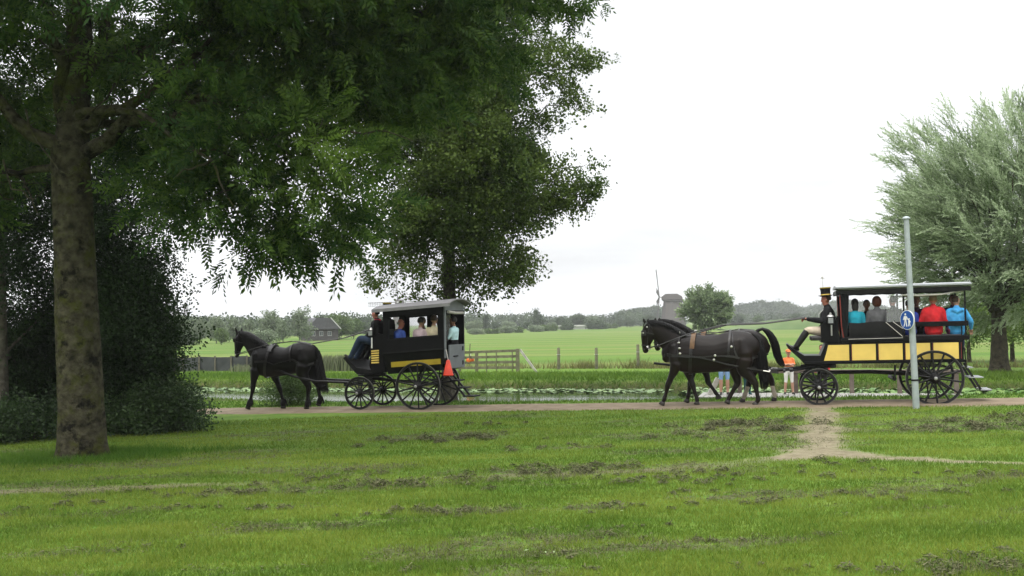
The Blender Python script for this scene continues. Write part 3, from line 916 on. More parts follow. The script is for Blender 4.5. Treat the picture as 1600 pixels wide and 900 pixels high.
# ---- the dark trees and bushes at the left edge
def leafy(name, label, cat, base, bl0, n, mats, seed, trunk_to=None, r0=.12, tem=T_DARK, gap=.42, gs=1.3, tones=(.4, .9), scale=(.7, 1.2), group=None, sig=.25):
    b = Vector(base)
    root = tag(empty(name, b), label, cat, group)
    mb = MB(); L = lambda p: Vector(p) - b
    bl = [blob(*q) for q in bl0]
    if trunk_to is not None:
        top = L(trunk_to); rings_trunk(mb, Vector((0, 0, 0)), top, r0, r0 * .6, 1.3, n=12, seg=10, seed=seed)
        for k, q in enumerate(bl0):
            e = L(at(q[0], q[1], q[2])); a = top * min(1, max(.35, e.z / top.z - .25))
            limb(mb, a, e, r0 * .35, .012, -.04, 6, .06, 6, seed + k)
    else:
        for k, q in enumerate(bl0):
            e = L(at(q[0], q[1], q[2])); a = Vector((e.x * .55, e.y * .55, 0))
            limb(mb, a, e, .03, .008, 0, 5, .06, 6, seed + k)
    mb.build('trunk' if trunk_to is not None else 'stem', mats[0], root, smooth=True)
    per = 9
    P, u, bt, up = bough_points(bl, max(8, n // per), per, seed, sig, .7, .42, gap - .03, gs)
    k_ = P[:, 2] > g(P[:, 0], P[:, 1]) + .05
    P, u, bt = P[k_], u[k_], bt[k_]
    r = np.random.default_rng(seed)
    tone = np.clip(tones[0] + .12 * bt + tones[1] * (fbm(P[:, 0] * .9, P[:, 1] * .9, P[:, 2] * .9) - .45) + r.normal(0, .12, len(P)), 0, 1)
    link('crown' if trunk_to is not None else 'foliage', leaf_mesh('crown', P - V3(b), u + np.array([0, -.1, .05]), tem, mats[1], seed + 1, scale, .6, tone), root)
    return root
def base_at(px, Y):
    d = ray(px, 600); x = d.x / d.y * Y; return Vector((x, Y, gz(x, Y) - .03))
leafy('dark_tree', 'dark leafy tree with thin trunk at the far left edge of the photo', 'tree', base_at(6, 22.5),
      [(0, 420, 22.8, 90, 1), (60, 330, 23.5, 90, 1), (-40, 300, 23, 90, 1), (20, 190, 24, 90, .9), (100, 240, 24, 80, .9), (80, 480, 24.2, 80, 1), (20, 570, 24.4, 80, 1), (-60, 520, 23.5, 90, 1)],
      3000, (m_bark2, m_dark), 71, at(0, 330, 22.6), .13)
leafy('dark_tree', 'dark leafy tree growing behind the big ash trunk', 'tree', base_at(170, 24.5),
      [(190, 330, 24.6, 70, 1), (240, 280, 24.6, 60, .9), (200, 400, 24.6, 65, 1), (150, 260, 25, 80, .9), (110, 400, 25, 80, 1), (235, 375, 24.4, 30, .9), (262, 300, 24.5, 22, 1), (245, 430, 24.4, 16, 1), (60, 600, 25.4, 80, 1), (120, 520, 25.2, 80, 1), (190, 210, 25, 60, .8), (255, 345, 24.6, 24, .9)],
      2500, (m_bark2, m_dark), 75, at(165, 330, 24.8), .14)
leafy('bush', 'large dark green bush standing right of the big ash trunk', 'bush', base_at(215, 24.0),
      [(195, 500, 23.8, 55, 1.2), (228, 525, 23.8, 32, 1.2), (180, 570, 23.8, 52, 1.1), (215, 590, 23.8, 38, 1.1), (195, 440, 24.2, 45, 1.0), (245, 565, 23.8, 20, 1.1), (262, 520, 23.9, 10, 1.2), (170, 480, 24.3, 50, 1), (248, 505, 23.9, 16, 1.2), (275, 548, 23.9, 9, 1.3), (180, 620, 23.6, 36, 1.0), (230, 470, 24, 18, 1.0)],
      3000, (m_bark2, m_dark), 79, tones=(.45, 1.0))
m_under = mat('leaf_nettle', (.016, .038, .010), .65, attr=True, col2=(.055, .100, .024), trans=.3)
leafy('undergrowth', 'low green nettles and brambles at the foot of the dark bush', 'undergrowth', base_at(235, 23.4),
      [(200, 645, 23.3, 20, 1.2, 1, .8), (235, 640, 23.2, 24, 1.2, 1, .8), (265, 640, 23.2, 20, 1.2, 1, .8), (285, 645, 23.6, 13, 1, 1, .9), (180, 655, 22.9, 18, 1, 1.3, .7), (298, 655, 23, 10, 1, 1, .7), (225, 657, 22.8, 18, 1, 1, .6), (270, 605, 24, 9, .8), (290, 620, 24, 8, .8), (255, 615, 23.8, 14, .9)],
      1500, (m_bark2, m_under), 83, gap=.36, sig=.12, scale=(.6, 1.1), tones=(.5, .9))
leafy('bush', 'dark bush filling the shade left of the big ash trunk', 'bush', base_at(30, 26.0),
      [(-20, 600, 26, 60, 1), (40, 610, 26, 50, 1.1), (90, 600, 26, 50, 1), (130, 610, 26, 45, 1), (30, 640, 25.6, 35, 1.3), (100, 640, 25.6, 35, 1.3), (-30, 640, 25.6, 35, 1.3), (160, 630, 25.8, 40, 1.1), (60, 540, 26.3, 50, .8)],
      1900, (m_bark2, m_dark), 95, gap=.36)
leafy('undergrowth', 'dark low weeds left of the big ash trunk', 'undergrowth', base_at(40, 22.0),
      [(20, 660, 22.0, 26, 1, 1, .7), (60, 655, 22.2, 26, 1, 1, .8), (-20, 665, 21.8, 28, 1, 1, .7), (90, 650, 22.6, 22, 1, 1, .8)],
      500, (m_bark2, m_under), 87, gap=.36, sig=.12, scale=(.6, 1.1), tones=(.3, .7))
m_bushg = mat('leaf_bush', (.030, .070, .014), .6, attr=True, col2=(.10, .17, .036), trans=.3)
x, y = on_path(453, 2.3, 640)
leafy('bush', 'small green bush on the verge behind the left horse', 'bush', (x, y, gz(x, y) - .03),
      [(452, 615, y, 24, 1.2, 1, 1.0), (470, 625, y, 16, 1.1), (437, 625, y, 16, 1.1), (455, 598, y, 16, 1.0), (474, 608, y, 14, 1.0), (430, 610, y, 10, .8)],
      460, (m_bark2, m_bushg), 91, gap=.36, gs=2.0, sig=.1, scale=(.5, .9), tones=(.6, .9))

# ---- willows
def willow(label, b, cpx, cpy, Y, rpx, n, seed, r0, crown_base, wind, tem=T_WIL, sc=(.8, 1.3), material=None, spike=1.0, shape=(1, 1, .96)):
    b = Vector(b); root = tag(empty('willow_tree', b), label, 'tree')
    L = lambda p: Vector(p) - b
    mb = MB(); head = L(crown_base)
    rings_trunk(mb, Vector((0, 0, 0)), head, r0, r0 * .85, 1.5, n=16, seg=14, seed=seed, ridge=.06)
    mb.ell(head, (r0 * 1.35, r0 * 1.35, r0 * 1.0), 12, 8)
    r = np.random.default_rng(seed); cc = V3(at(cpx, cpy, Y)); R_ = rpx * Y / FPX
    rr = random.Random(seed)
    for k in range(46):
        u = Vector((rr.gauss(0, 1), rr.gauss(0, 1), rr.gauss(.25, .8))).normalized()
        e = Vector(cc) - b + Vector((u.x * R_, u.y * R_, u.z * R_ * .95)) * rr.uniform(.6, .95)
        limb(mb, head + u * r0 * .6, e, r0 * .17, .012, -.05, 5, .05, 6, seed * 7 + k)
    mb.build('trunk', m_bark3, root, smooth=True)
    nb = n // 14
    u = r.normal(0, 1, (nb, 3)); u /= np.linalg.norm(u, axis=1, keepdims=True)
    q = r.uniform(.10, 1, nb) ** .55
    lump = 1 + .38 * (fbm(u[:, 0] * 2.6 + seed, u[:, 1] * 2.6, u[:, 2] * 2.6) - .5) * 2 + .12 * sstep(.3, .9, u[:, 2]) * spike
    C = cc + u * (q * R_ * .88 * lump)[:, None] * np.array(shape)
    C[:, 2] = np.maximum(C[:, 2], head.z + b.z - .50 * R_ + r.uniform(0, .4, nb) * R_)
    bd = u * .8 + np.array(wind) * 1.1 + r.normal(0, .18, (nb, 3)); bd /= np.linalg.norm(bd, axis=1, keepdims=True)
    k = np.repeat(np.arange(nb), 14); t = r.uniform(-.5, .5, len(k))
    ln = R_ * .18
    P = C[k] + bd[k] * (t * ln)[:, None] + r.normal(0, .055 * R_ / 4 * 1.6, (len(k), 3)) * (1.1 - t)[:, None]
    axis = bd[k] + r.normal(0, .12, (len(k), 3))
    bt = r.normal(0, 1, nb)
    tone = np.clip(.24 + .40 * q[k] ** 3 + .12 * bt[k] + .14 * t + r.normal(0, .12, len(k)), 0, 1)  # leaves darken inside the crown: inner shade put into the tint
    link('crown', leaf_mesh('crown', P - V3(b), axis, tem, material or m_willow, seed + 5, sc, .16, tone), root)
    return root
bw = base_at(1562, 30.5); bw.z = gz(bw.x, bw.y) - .03
bw = gpt(1562, 611); bw = Vector((bw.x, bw.y, gz(bw.x, bw.y) - .04))
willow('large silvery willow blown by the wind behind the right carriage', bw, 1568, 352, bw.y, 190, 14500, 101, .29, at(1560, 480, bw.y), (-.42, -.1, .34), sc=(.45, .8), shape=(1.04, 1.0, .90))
# ------------------------------------------------------------------ far trees, row by row
m_far1 = mat('leaf_silver', (.085, .125, .065), .6, attr=True, col2=(.26, .31, .19), trans=.2)
m_far2 = mat('leaf_far_green', (.040, .080, .020), .6, attr=True, col2=(.13, .19, .05), trans=.2)
m_far3 = mat('leaf_far_dark', (.028, .052, .022), .6, attr=True, col2=(.085, .125, .05), trans=.2)
T_FAR = [tmpl_broad(rt, 12, .32, .42, .9, .4) for _ in range(4)]
T_FARU = [tmpl_broad(rt, 12, .26, .3, 1.1, .2) for _ in range(4)]
def far_proto(kind, seed, H, Wd, n, material):
    """unit trees: crown mesh and trunk mesh, built once and shared"""
    r = np.random.default_rng(seed)
    bl = []
    if kind == 'upright':
        for k in range(9):
            z = H * (.22 + .72 * k / 8); w = Wd * .5 * (1 - .55 * (k / 8) ** 1.6)
            bl.append((np.array([r.normal(0, .12 * Wd), r.normal(0, .12 * Wd), z]), np.array([w * .8, w * .8, H * .12]), w * w))
    elif kind == 'round':
        for k in range(10):
            a = r.uniform(0, 6.28); q = Wd * .30
            bl.append((np.array([math.cos(a) * q * r.uniform(.2, 1.1), math.sin(a) * q * r.uniform(.2, 1), H * r.uniform(.38, .76)]), np.array([Wd * .27, Wd * .27, H * .22]), 1))
    else:
        for k in range(9):
            bl.append((np.array([r.uniform(-.4, .4) * Wd, r.uniform(-.2, .2) * Wd, H * r.uniform(.15, .6)]), np.array([Wd * .2, Wd * .2, H * .32]), 1))
    P, u, q = crown_points(bl, n, seed, .36, 1.2, .5)
    P[:, 2] = np.abs(P[:, 2]) + .05
    ax = u * .6 + (np.array([0, 0, .9]) if kind == 'upright' else np.array([0, 0, .1]))
    tone = np.clip(.4 + .9 * (fbm(P[:, 0] * .7 + seed, P[:, 1] * .7, P[:, 2] * .7) - .5) + r.normal(0, .12, len(P)), 0, 1)
    crown = leaf_mesh('crown', P, ax, T_FARU if kind == 'upright' else T_FAR, material, seed, (.7, 1.3), .5, tone)
    mb = MB(); mb.tube([(0, 0, -.2), (0, 0, H * .3), (.1, 0, H * .7)], [H * .022, H * .017, H * .006], 7)
    return crown, mb.mesh('trunk', m_bark2, True)
PROTO = {
    'upright_a': far_proto('upright', 201, 6.0, 4.0, 750, m_far1), 'upright_b': far_proto('upright', 202, 6.0, 4.6, 800, m_far1),
    'upright_dark': far_proto('upright', 205, 6.0, 3.2, 600, m_far3),
    'round_a': far_proto('round', 203, 6.0, 8.0, 900, m_far2), 'round_b': far_proto('round', 204, 6.0, 9.0, 900, m_far3),
    'round_silver': far_proto('round', 207, 6.0, 8.0, 900, m_far1),
    'low_a': far_proto('low', 208, 3.0, 7.0, 500, m_far2), 'low_b': far_proto('low', 209, 3.0, 7.5, 500, m_far3), 'low_silver': far_proto('low', 210, 3.0, 7.0, 500, m_far1)}
_BASEH = {'low_a': 2.7, 'low_b': 2.7, 'low_silver': 2.7}
def far_tree(kind, px, ptop, Y, label, wide=1.0, name='tree', group=None, base=None, rz=None):
    d = ray(px, 505); x = d.x / d.y * Y
    zb = gz(x, Y) if base is None else base
    H = at(px, ptop, Y).z - zb
    c, tr = PROTO[kind]
    o = tag(empty(name, (x, Y, zb), random.uniform(0, 6.28) if rz is None else rz), label, 'bush' if 'bush' in name else 'tree', group)
    k = H / _BASEH.get(kind, 6.1)
    o.scale = (k * wide, k * wide, k)
    link('foliage' if 'bush' in name else 'crown', c, o)
    if 'bush' not in name: link('trunk', tr, o)
    return o
G1 = 'grey green trees in the row left of the left horse'
ROW1 = [(255, 508, 150, 'upright_a', 1.0, 'grey green tree just clear of the dark bush, leftmost of the far row'),
        (283, 497, 160, 'upright_b', 1.0, 'grey green tree in front of the thin tilted mill sail'),
        (312, 500, 165, 'upright_a', 1.1, 'grey green tree right of the thin tilted mill sail'),
        (338, 498, 160, 'upright_b', 1.0, 'pale grey green tree above the left end of the dark low wall'),
        (366, 500, 170, 'upright_a', 1.0, 'pale grey green tree standing above the left horse ears'),
        (388, 503, 165, 'upright_b', .9, 'shorter grey green tree just right of the left horse ears'),
        (422, 490, 165, 'upright_b', 1.05, 'tall double topped silvery tree above the left horse neck'),
        (442, 503, 160, 'upright_a', .8, 'slim silvery tree beside the tall one above the horse neck'),
        (468, 487, 165, 'upright_a', 1.0, 'tallest silvery tree left of the dark roofed farmhouse')]
for px, pt, Y, k, w, lab in ROW1: far_tree(k, px, pt, Y, lab, w, 'willow_tree', G1)
far_tree('round_a', 345, 514, 140, 'round yellow green bush in front of the far grey green tree row', .75, 'bush')
far_tree('low_silver', 405, 520, 150, 'low grey bush under the tall silvery tree', .9, 'bush')
far_tree('low_b', 292, 523, 145, 'low dark bush at the foot of the far row, near the dark bush', .9, 'bush')
far_tree('round_a', 530, 494, 185, 'broad round green tree just right of the dark roofed farmhouse', 1.05)
far_tree('round_a', 552, 500, 190, 'round green tree between the farmhouse tree and the left coachman', .9)
far_tree('round_b', 574, 506, 230, 'distant grey tree seen just left of the left coachman', .8)
G2 = 'distant trees along the middle of the far field edge'
ROW2 = [(740, 500, 300, 'round_silver', 1.0, 'pale tree at the far field edge right behind the left carriage'),
        (757, 493, 330, 'upright_dark', 1.0, 'slim pointed tree near the left carriage on the horizon'),
        (778, 504, 320, 'round_b', .9, 'dark round tree below the faint pylon on the horizon'),
        (795, 501, 330, 'round_silver', 1.1, 'pale round tree at the foot of the faint pylon'),
        (820, 503, 340, 'round_b', .9, 'dark round tree left of the tall pointed tree on the horizon'),
        (839, 486, 350, 'upright_dark', 1.15, 'tallest dark pointed tree in the middle of the horizon'),
        (862, 503, 350, 'round_silver', 1.0, 'pale tree right of the tall pointed tree on the horizon'),
        (880, 495, 380, 'round_b', 1.2, 'broad grey green tree left of the pale long shed'),
        (900, 491, 390, 'round_b', 1.2, 'broadest grey green tree above the pale long shed'),
        (918, 494, 395, 'round_silver', 1.1, 'pale tree at the right end of the pale long shed'),
        (935, 502, 400, 'round_b', 1.0, 'dark bushy tree between the pale shed and the right horses'),
        (965, 500, 420, 'round_b', .9, 'grey tree left of the right horses heads'),
        (984, 497, 430, 'round_b', 1.0, 'grey tree at the left foot of the near wooded hill'),
        (1015, 493, 400, 'round_b', 1.1, 'dark tree between the horse ears and the windmill'),
        (1150, 492, 430, 'round_b', 1.0, 'grey tree right of the windswept willow'),
        (1185, 494, 440, 'round_a', .9, 'green tree on the dike under the right pylon'),
        (1238, 490, 440, 'round_b', 1.0, 'dark tree on the dike left of the right coachman')]
for px, pt, Y, k, w, lab in ROW2: far_tree(k, px, pt, Y, lab, w, 'tree', G2)
G3 = 'low bushes in front of the far field edge'
ROW3 = [(745, 515, 240, 'low_silver', 'low grey bush at the field edge nearest the left carriage'), (768, 515, 250, 'low_a', 'low green bush second from the left carriage at the field edge'),
        (790, 512, 260, 'low_silver', 'low pale bush below the faint pylon'), (812, 513, 270, 'low_a', 'low green bush left below the pointed tree'),
        (838, 510, 290, 'low_silver', 'low pale bush under the tall pointed tree'), (858, 509, 310, 'low_a', 'low green bush left of the pale shed'),
        (885, 508, 340, 'low_b', 'low dark bush before the pale shed'), (928, 503, 360, 'low_b', 'dark bush right before the pale shed'), (955, 507, 390, 'low_a', 'low green bush on the field edge left of the horses')]
for px, pt, Y, k, lab in ROW3: far_tree(k, px, pt, Y, lab, 1.15, 'bush', G3)

# the windswept willow in the middle distance and the young trees behind the big one
b5 = at(1100, 525, 122); b5.z = gz(b5.x, b5.y)
T_WILF = [tmpl_willow(rt, 12, 1.3) for _ in range(4)]
for T in T_WILF: pass
T_WILF = [np.concatenate([T[i:i + 4] + np.array([0, 0, 0]) + (T[i:i + 4] - T[i:i + 4].mean(0)) * np.array([.9, 3.2, 3.2]) for i in range(0, len(T), 4)]) for T in T_WILF]
m_wil2 = mat('leaf_willow_far', (.055, .10, .034), .6, attr=True, col2=(.26, .33, .17), trans=.25)
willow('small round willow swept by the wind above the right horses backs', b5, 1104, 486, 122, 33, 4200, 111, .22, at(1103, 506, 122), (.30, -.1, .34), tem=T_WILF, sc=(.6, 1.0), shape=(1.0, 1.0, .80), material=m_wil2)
for k, (px, top, rp, lab) in enumerate([(1512, 497, 26, 'young thin tree behind the rear steps of the right carriage'), (1580, 487, 30, 'young thin tree with light green leaves right of the big willow trunk'), (1618, 480, 40, 'young leafy tree at the right edge behind the willow')]):
    bb = base_at(px + 3, 49.0)
    leafy('young_tree', lab, 'tree', bb, [(px, top, 49, rp, 1), (px - 10, top + 14, 48.6, rp * .7, 1), (px + 12, top + 8, 49.2, rp * .75, 1), (px - 14, top + 34, 49, rp * .4, .8)], 420, (m_bark3, m_young), 300 + 7 * k, at(px, top + 8, 49), .10, gap=.36, sig=.3, scale=(.9, 1.5), tones=(.5, .8), group='young trees along the field fence')

# ------------------------------------------------------------------ wooded hills
def hill(name, pxc, ptop, Y, wpx, seed, base=500):
    c = at(pxc, ptop, Y); zb = -.5; H = c.z - zb; Wm = wpx * Y / FPX
    n = 70; u = np.linspace(-1, 1, n); U, Vv = np.meshgrid(u, u)
    prof = np.clip(1 - (U ** 2 * .95 + Vv ** 2), 0, 1) ** .7
    X = c.x + U * Wm; Yy = Y + Vv * Wm * .55
    Z = zb + H * prof * (.82 + .30 * fbm(U * 3 + seed, Vv * 3)) 
    V = np.stack([X.ravel(), Yy.ravel(), Z.ravel()], 1)
    i = (np.arange(n - 1)[:, None] * n + np.arange(n - 1)[None, :]).ravel()
    me = fast_mesh(name, V, np.stack([i, i + 1, i + n + 1, i + n], 1), mat('hill_floor', (.05, .085, .03), .9, scale=.1), smooth=True)
    tag(link(name, me), kind='structure')
    # the wood that covers it reads as one mass
    r = np.random.default_rng(seed)
    m = 5200; k = r.integers(0, len(V), m); P = V[k] + r.normal(0, 1, (m, 3)) * np.array([1.2, 1.2, .3]); ok = (P[:, 2] > zb + .3) & (prof.ravel()[k] > .02); P = P[ok]
    lump = fbm(P[:, 0] * .10, P[:, 1] * .10, o=3)
    P[:, 2] += (lump - .35) * 5.0 + r.uniform(-.8, .8, len(P))
    T = [t_ * 3.6 for t_ in T_FAR]
    tone = np.clip(.45 + 1.1 * (lump - .5) + r.normal(0, .12, len(P)), 0, 1)
    w = link('woodland', leaf_mesh('woodland', P, np.tile([0, 0, .6], (len(P), 1)), T, m_far3, seed, (.6, 1.1), .8, tone))
    tag(w, kind='stuff')
    return w
tag(hill('hill', 1190, 478, 820, 75, 401), 'wooded grey green hill behind the dike, right of the windswept willow', 'wood')
tag(hill('hill', 1320, 477, 900, 90, 402), 'wooded grey hill behind the right coachman', 'wood')
tag(hill('hill', 1012, 490, 640, 52, 403), 'low wooded hill behind the right horses heads', 'wood')
tag(hill('hill', 1520, 484, 900, 120, 404), 'wooded grey hill behind the big willow', 'wood')

# the grassy dike on the right, in front of the hills
def dike():
    n = 60; VV = []
    for i in range(n + 1):
        px = 1125 + 620 * i / n; Y = 262 + 5 * math.sin(i * .3); p = at(px, 505, Y); h = 2.35 * float(sstep(0, 9, i)) * (.85 + .3 * float(vnoise(np.array([i * .35]), np.array([.5]))[0]))
        for q, k in ((-11, 0.0), (-6, .55), (-1.5, .97), (2, 1.0), (9, 0)): VV.append((p.x, Y + q, -.55 + (h + .3) * k + .1))
    F = [(i * 5 + j, (i + 1) * 5 + j, (i + 1) * 5 + j + 1, i * 5 + j + 1) for i in range(n) for j in range(4)]
    tag(link('dike', fast_mesh('dike', np.array(VV), np.array(F), mat('dike_grass', (.040, .085, .014), .9, scale=.12, col2=(.085, .125, .030), bump=.3), smooth=True)), kind='structure')
dike()
# distant band of woods that closes the horizon
def woods(name, px0, px1, Y0, Y1, h, n, seed, label):
    r = np.random.default_rng(seed); t = r.uniform(0, 1, n)
    Y = Y0 + (Y1 - Y0) * t; X = np.array([at(px0 + (px1 - px0) * a, 505, y_).x for a, y_ in zip(t, Y)])
    Yj = Y + r.uniform(0, 24, n)
    hh = h * (.55 + .9 * fbm(X * .05 + seed, Yj * .01, o=3))
    P = np.stack([X, Yj, g(X, Yj) + hh * r.uniform(0, 1, n) ** .8], 1)
    tone = np.clip(.4 + 1.0 * (fbm(X * .12, P[:, 2] * .3) - .5) + r.normal(0, .12, n), 0, 1)
    T = [t_ * 2.2 for t_ in T_FAR]
    tag(link(name, leaf_mesh(name, P, np.tile([0, 0, .5], (n, 1)), T, m_far3, seed, (.6, 1.2), .8, tone)), label, 'wood', kind='stuff')
woods('woodland', 715, 1010, 430, 520, 5.2, 1900, 501, 'far off band of woods along the middle horizon')
woods('woodland', 1130, 1640, 560, 560, 5.0, 2400, 502, 'far off band of woods along the right horizon')
woods('woodland', 200, 600, 240, 300, 3.4, 1800, 503, 'far off band of woods along the left horizon')

# ------------------------------------------------------------------ windmills
m_thatch = mat('mill_thatch', (.10, .09, .085), .95, bump=.6, bscale=6, var=.2)
m_millwood = mat('mill_wood', (.10, .095, .09), .8, var=.2)
m_millwhite = mat('mill_white', (.5, .5, .5), .7)
def windmill(px, Y, capw, cap_top, body_bot_w, base_z, sail_len, ang, face, label, sails=4, lattice=True):
    d = ray(px, 505); x = d.x / d.y * Y
    o = tag(empty('windmill', (x, Y, base_z), face), label, 'windmill')
    Hc = at(px, cap_top, Y).z - base_z
    hb = Hc * .80; r1 = capw * .48; r0 = body_bot_w
    mb = MB(); mb.lathe([(r0, 0), (r0 * .8 + r1 * .2, hb * .3), (r0 * .35 + r1 * .65, hb * .7), (r1, hb)], n=8)
    mb.build('tower', m_thatch, o)
    mb = MB(); mb.lathe([(r1 * 1.12, hb - .25), (r1 * 1.12, hb + .1)], n=16); mb.build('gallery_ring', m_millwood, o)
    mb = MB()
    q = r1 * 1.05
    mb.prism([(-q * 1.15, hb + .1), (q * 1.05, hb + .1), (q * .95, hb + (Hc - hb) * .6), (q * .45, Hc), (-q * .75, Hc * 1.0), (-q * 1.2, hb + (Hc - hb) * .55)], -q * .62, q * .62)
    mb.build('cap', m_thatch, o, bevel=.3)
    hub = Vector((-q * 1.15 - .9, 0, hb + (Hc - hb) * .55))
    mb = MB(); mb.tube([(-q * .6, 0, hub.z), hub + Vector((-.5, 0, 0))], [.35, .3], 8); mb.build('wind_shaft', m_millwhite, o)
    for k in range(sails):
        a = ang + k * math.pi / 2
        u = Vector((-.10, math.sin(a), math.cos(a))).normalized(); side = Vector((0, math.cos(a), -math.sin(a)))
        mb = MB(); mb.bar(hub, hub + u * sail_len, .28, .34, (1, 0, 0))
        f0, f1 = .22, .98
        for s0 in (.75, 1.5):
            mb.bar(hub + u * sail_len * f0 + side * s0, hub + u * sail_len * f1 + side * s0, .10, .10, (1, 0, 0))
        for i in range(14):
            t = f0 + (f1 - f0) * i / 13
            mb.bar(hub + u * sail_len * t - side * .3, hub + u * sail_len * t + side * 1.55, .09, .09, (1, 0, 0))
        mb.build('sail', m_millwood, o)
    # tail braces behind the cap
    mb = MB()
    for sy in (-1, 1):
        mb.bar((q * .9, sy * q * .5, hb + (Hc - hb) * .5), (q * 1.9, sy * .4, hb * .25), .22)
    mb.bar((q * .9, 0, hb + .4), (q * 2.0, 0, hb * .22), .3)
    mb.build('tail_pole', m_millwood, o)
    return o
windmill(1052, 400, 7.4, 459, 4.9, -.4, 11.0, R(9), R(-8), 'thatched grey windmill beside the windswept willow, sails edge on')
windmill(625, 420, 4.6, 468, 3.4, -.4, 12.0, R(1), R(82), 'far windmill seen above the left carriage roof with sails upright')
windmill(252, 260, 4.0, 486, 3.2, -.6, 8.0, R(11), R(-8), 'far windmill at left half hidden by the dark bush')
windmill(299, 300, 3.2, 497, 2.6, -.6, 5.2, R(16), R(-20), 'far windmill left whose thin tilted sail rises above the tree row')

# ------------------------------------------------------------------ pylons
m_steel = mat('pylon_steel', (.42, .43, .44), .6, metal=.3)
def pylon(px, ptop, Y, label):
    d = ray(px, 505); x = d.x / d.y * Y; H = at(px, ptop, Y).z + .5
    o = tag(empty('pylon', (x, Y, -.5)), label, 'pylon', 'power pylons on the horizon')
    mb = MB(); w = H * .085
    for sx in (-1, 1):
        for sy in (-1, 1):
            mb.bar((sx * w, sy * w, 0), (sx * .25, sy * .25, H), .26)
    n = 8
    for i in range(n):
        za, zb = H * i / n, H * (i + 1) / n; wa, wb = w + (.25 - w) * i / n, w + (.25 - w) * (i + 1) / n
        for sy in (-1, 1):
            mb.bar((-wa, sy * wa, za), (wb, sy * wb, zb), .14); mb.bar((wa, sy * wa, za), (-wb, sy * wb, zb), .14)
    mb.build('mast', m_steel, o)
    for z, l in ((.96, .16), (.84, .24), (.72, .19)):
        mb = MB(); mb.bar((-H * l, 0, H * z), (H * l, 0, H * z), .3); mb.bar((-H * l, 0, H * z), (0, 0, H * (z + .035)), .18); mb.bar((H * l, 0, H * z), (0, 0, H * (z + .035)), .18)
        mb.build('cross_arm', m_steel, o)
pylon(797, 484, 1500, 'faint power pylon over the middle trees')
pylon(986, 481, 1500, 'faint power pylon left of the right horses')
pylon(1218, 466, 1250, 'faint power pylon above the wooded hill by the coachman')

# ------------------------------------------------------------------ farmhouse and pale shed
m_roof = mat('slate_roof', (.055, .055, .06), .7, var=.2, scale=3); m_tar = mat('tarred_wall', (.05, .047, .045), .85, var=.3, scale=2)
m_trim = mat('white_trim', (.42, .43, .42), .6); m_glass = mat('window_glass', (.05, .06, .07), .1, spec=.6)
def house(px, Y, w, dp, hw, hr, label):
    d = ray(px, 520); x = d.x / d.y * Y
    o = tag(empty('farmhouse', (x, Y, gz(x, Y)), R(24)), label, 'house')
    mb = MB(); mb.box(-w / 2, w / 2, -dp / 2, dp / 2, 0, hw); mb.build('wall', m_tar, o)
    e = .35
    mb = MB(); mb.prism([(0, 0)] * 0 + [(-w / 2 - e, hw - .05), (w / 2 + e, hw - .05), (w / 2 - .9, hw + hr * .75), (w / 2 - 1.4, hw + hr), (-w / 2 + 1.6, hw + hr)], -dp / 2 - e, dp / 2 + e)
    mb.build('roof', m_roof, o)
    mb = MB(); mb.bar((w / 2 + e, -dp / 2 - e - .03, hw), (w / 2 - 1.4, -dp / 2 - e - .03, hw + hr), .16); mb.build('barge_board', m_trim, o)
    for xx in (-w * .3, -w * .05, w * .22):
        f = MB(); f.box(xx - .32, xx + .32, -dp / 2 - .04, -dp / 2 + .02, .8, 1.6)
        fo = f.build('window', m_trim, o)
        p_ = MB()
        for a in (-.27, .02): p_.box(xx + a, xx + a + .25, -dp / 2 - .05, -dp / 2 - .035, .86, 1.54)
        p_.build('pane', m_glass, fo)
    mb = MB(); mb.box(w * .32, w * .46, -dp / 2 - .03, -dp / 2 + .02, 0, 1.9); mb.build('door', m_tar, o)
house(499, 178, 5.4, 5, 2.0, 1.9, 'dark roofed farmhouse with white trim between the far left trees')
def shed(px0, px1, Y):
    a = at(px0, 508, Y); b = at(px1, 508, Y); w = b.x - a.x
    o = tag(empty('shed', ((a.x + b.x) / 2, Y, -.4)), 'long low pale shed before the trees in the middle distance', 'shed')
    hz_ = at((px0 + px1) / 2, 508, Y).z + .4
    mb = MB(); mb.box(-w / 2, w / 2, 0, 8, 0, hz_ * .7); mb.build('wall', mat('shed_wall', (.40, .40, .38), .8), o)
    mb = MB(); mb.prism([(-w / 2 - .5, hz_ * .7 + .003), (w / 2 + .5, hz_ * .7 + .003), (w / 2 + .2, hz_), (-w / 2 - .2, hz_)], -.5, 8.5); mb.build('roof', mat('shed_roof', (.55, .54, .52), .6), o)
shed(868, 926, 372)

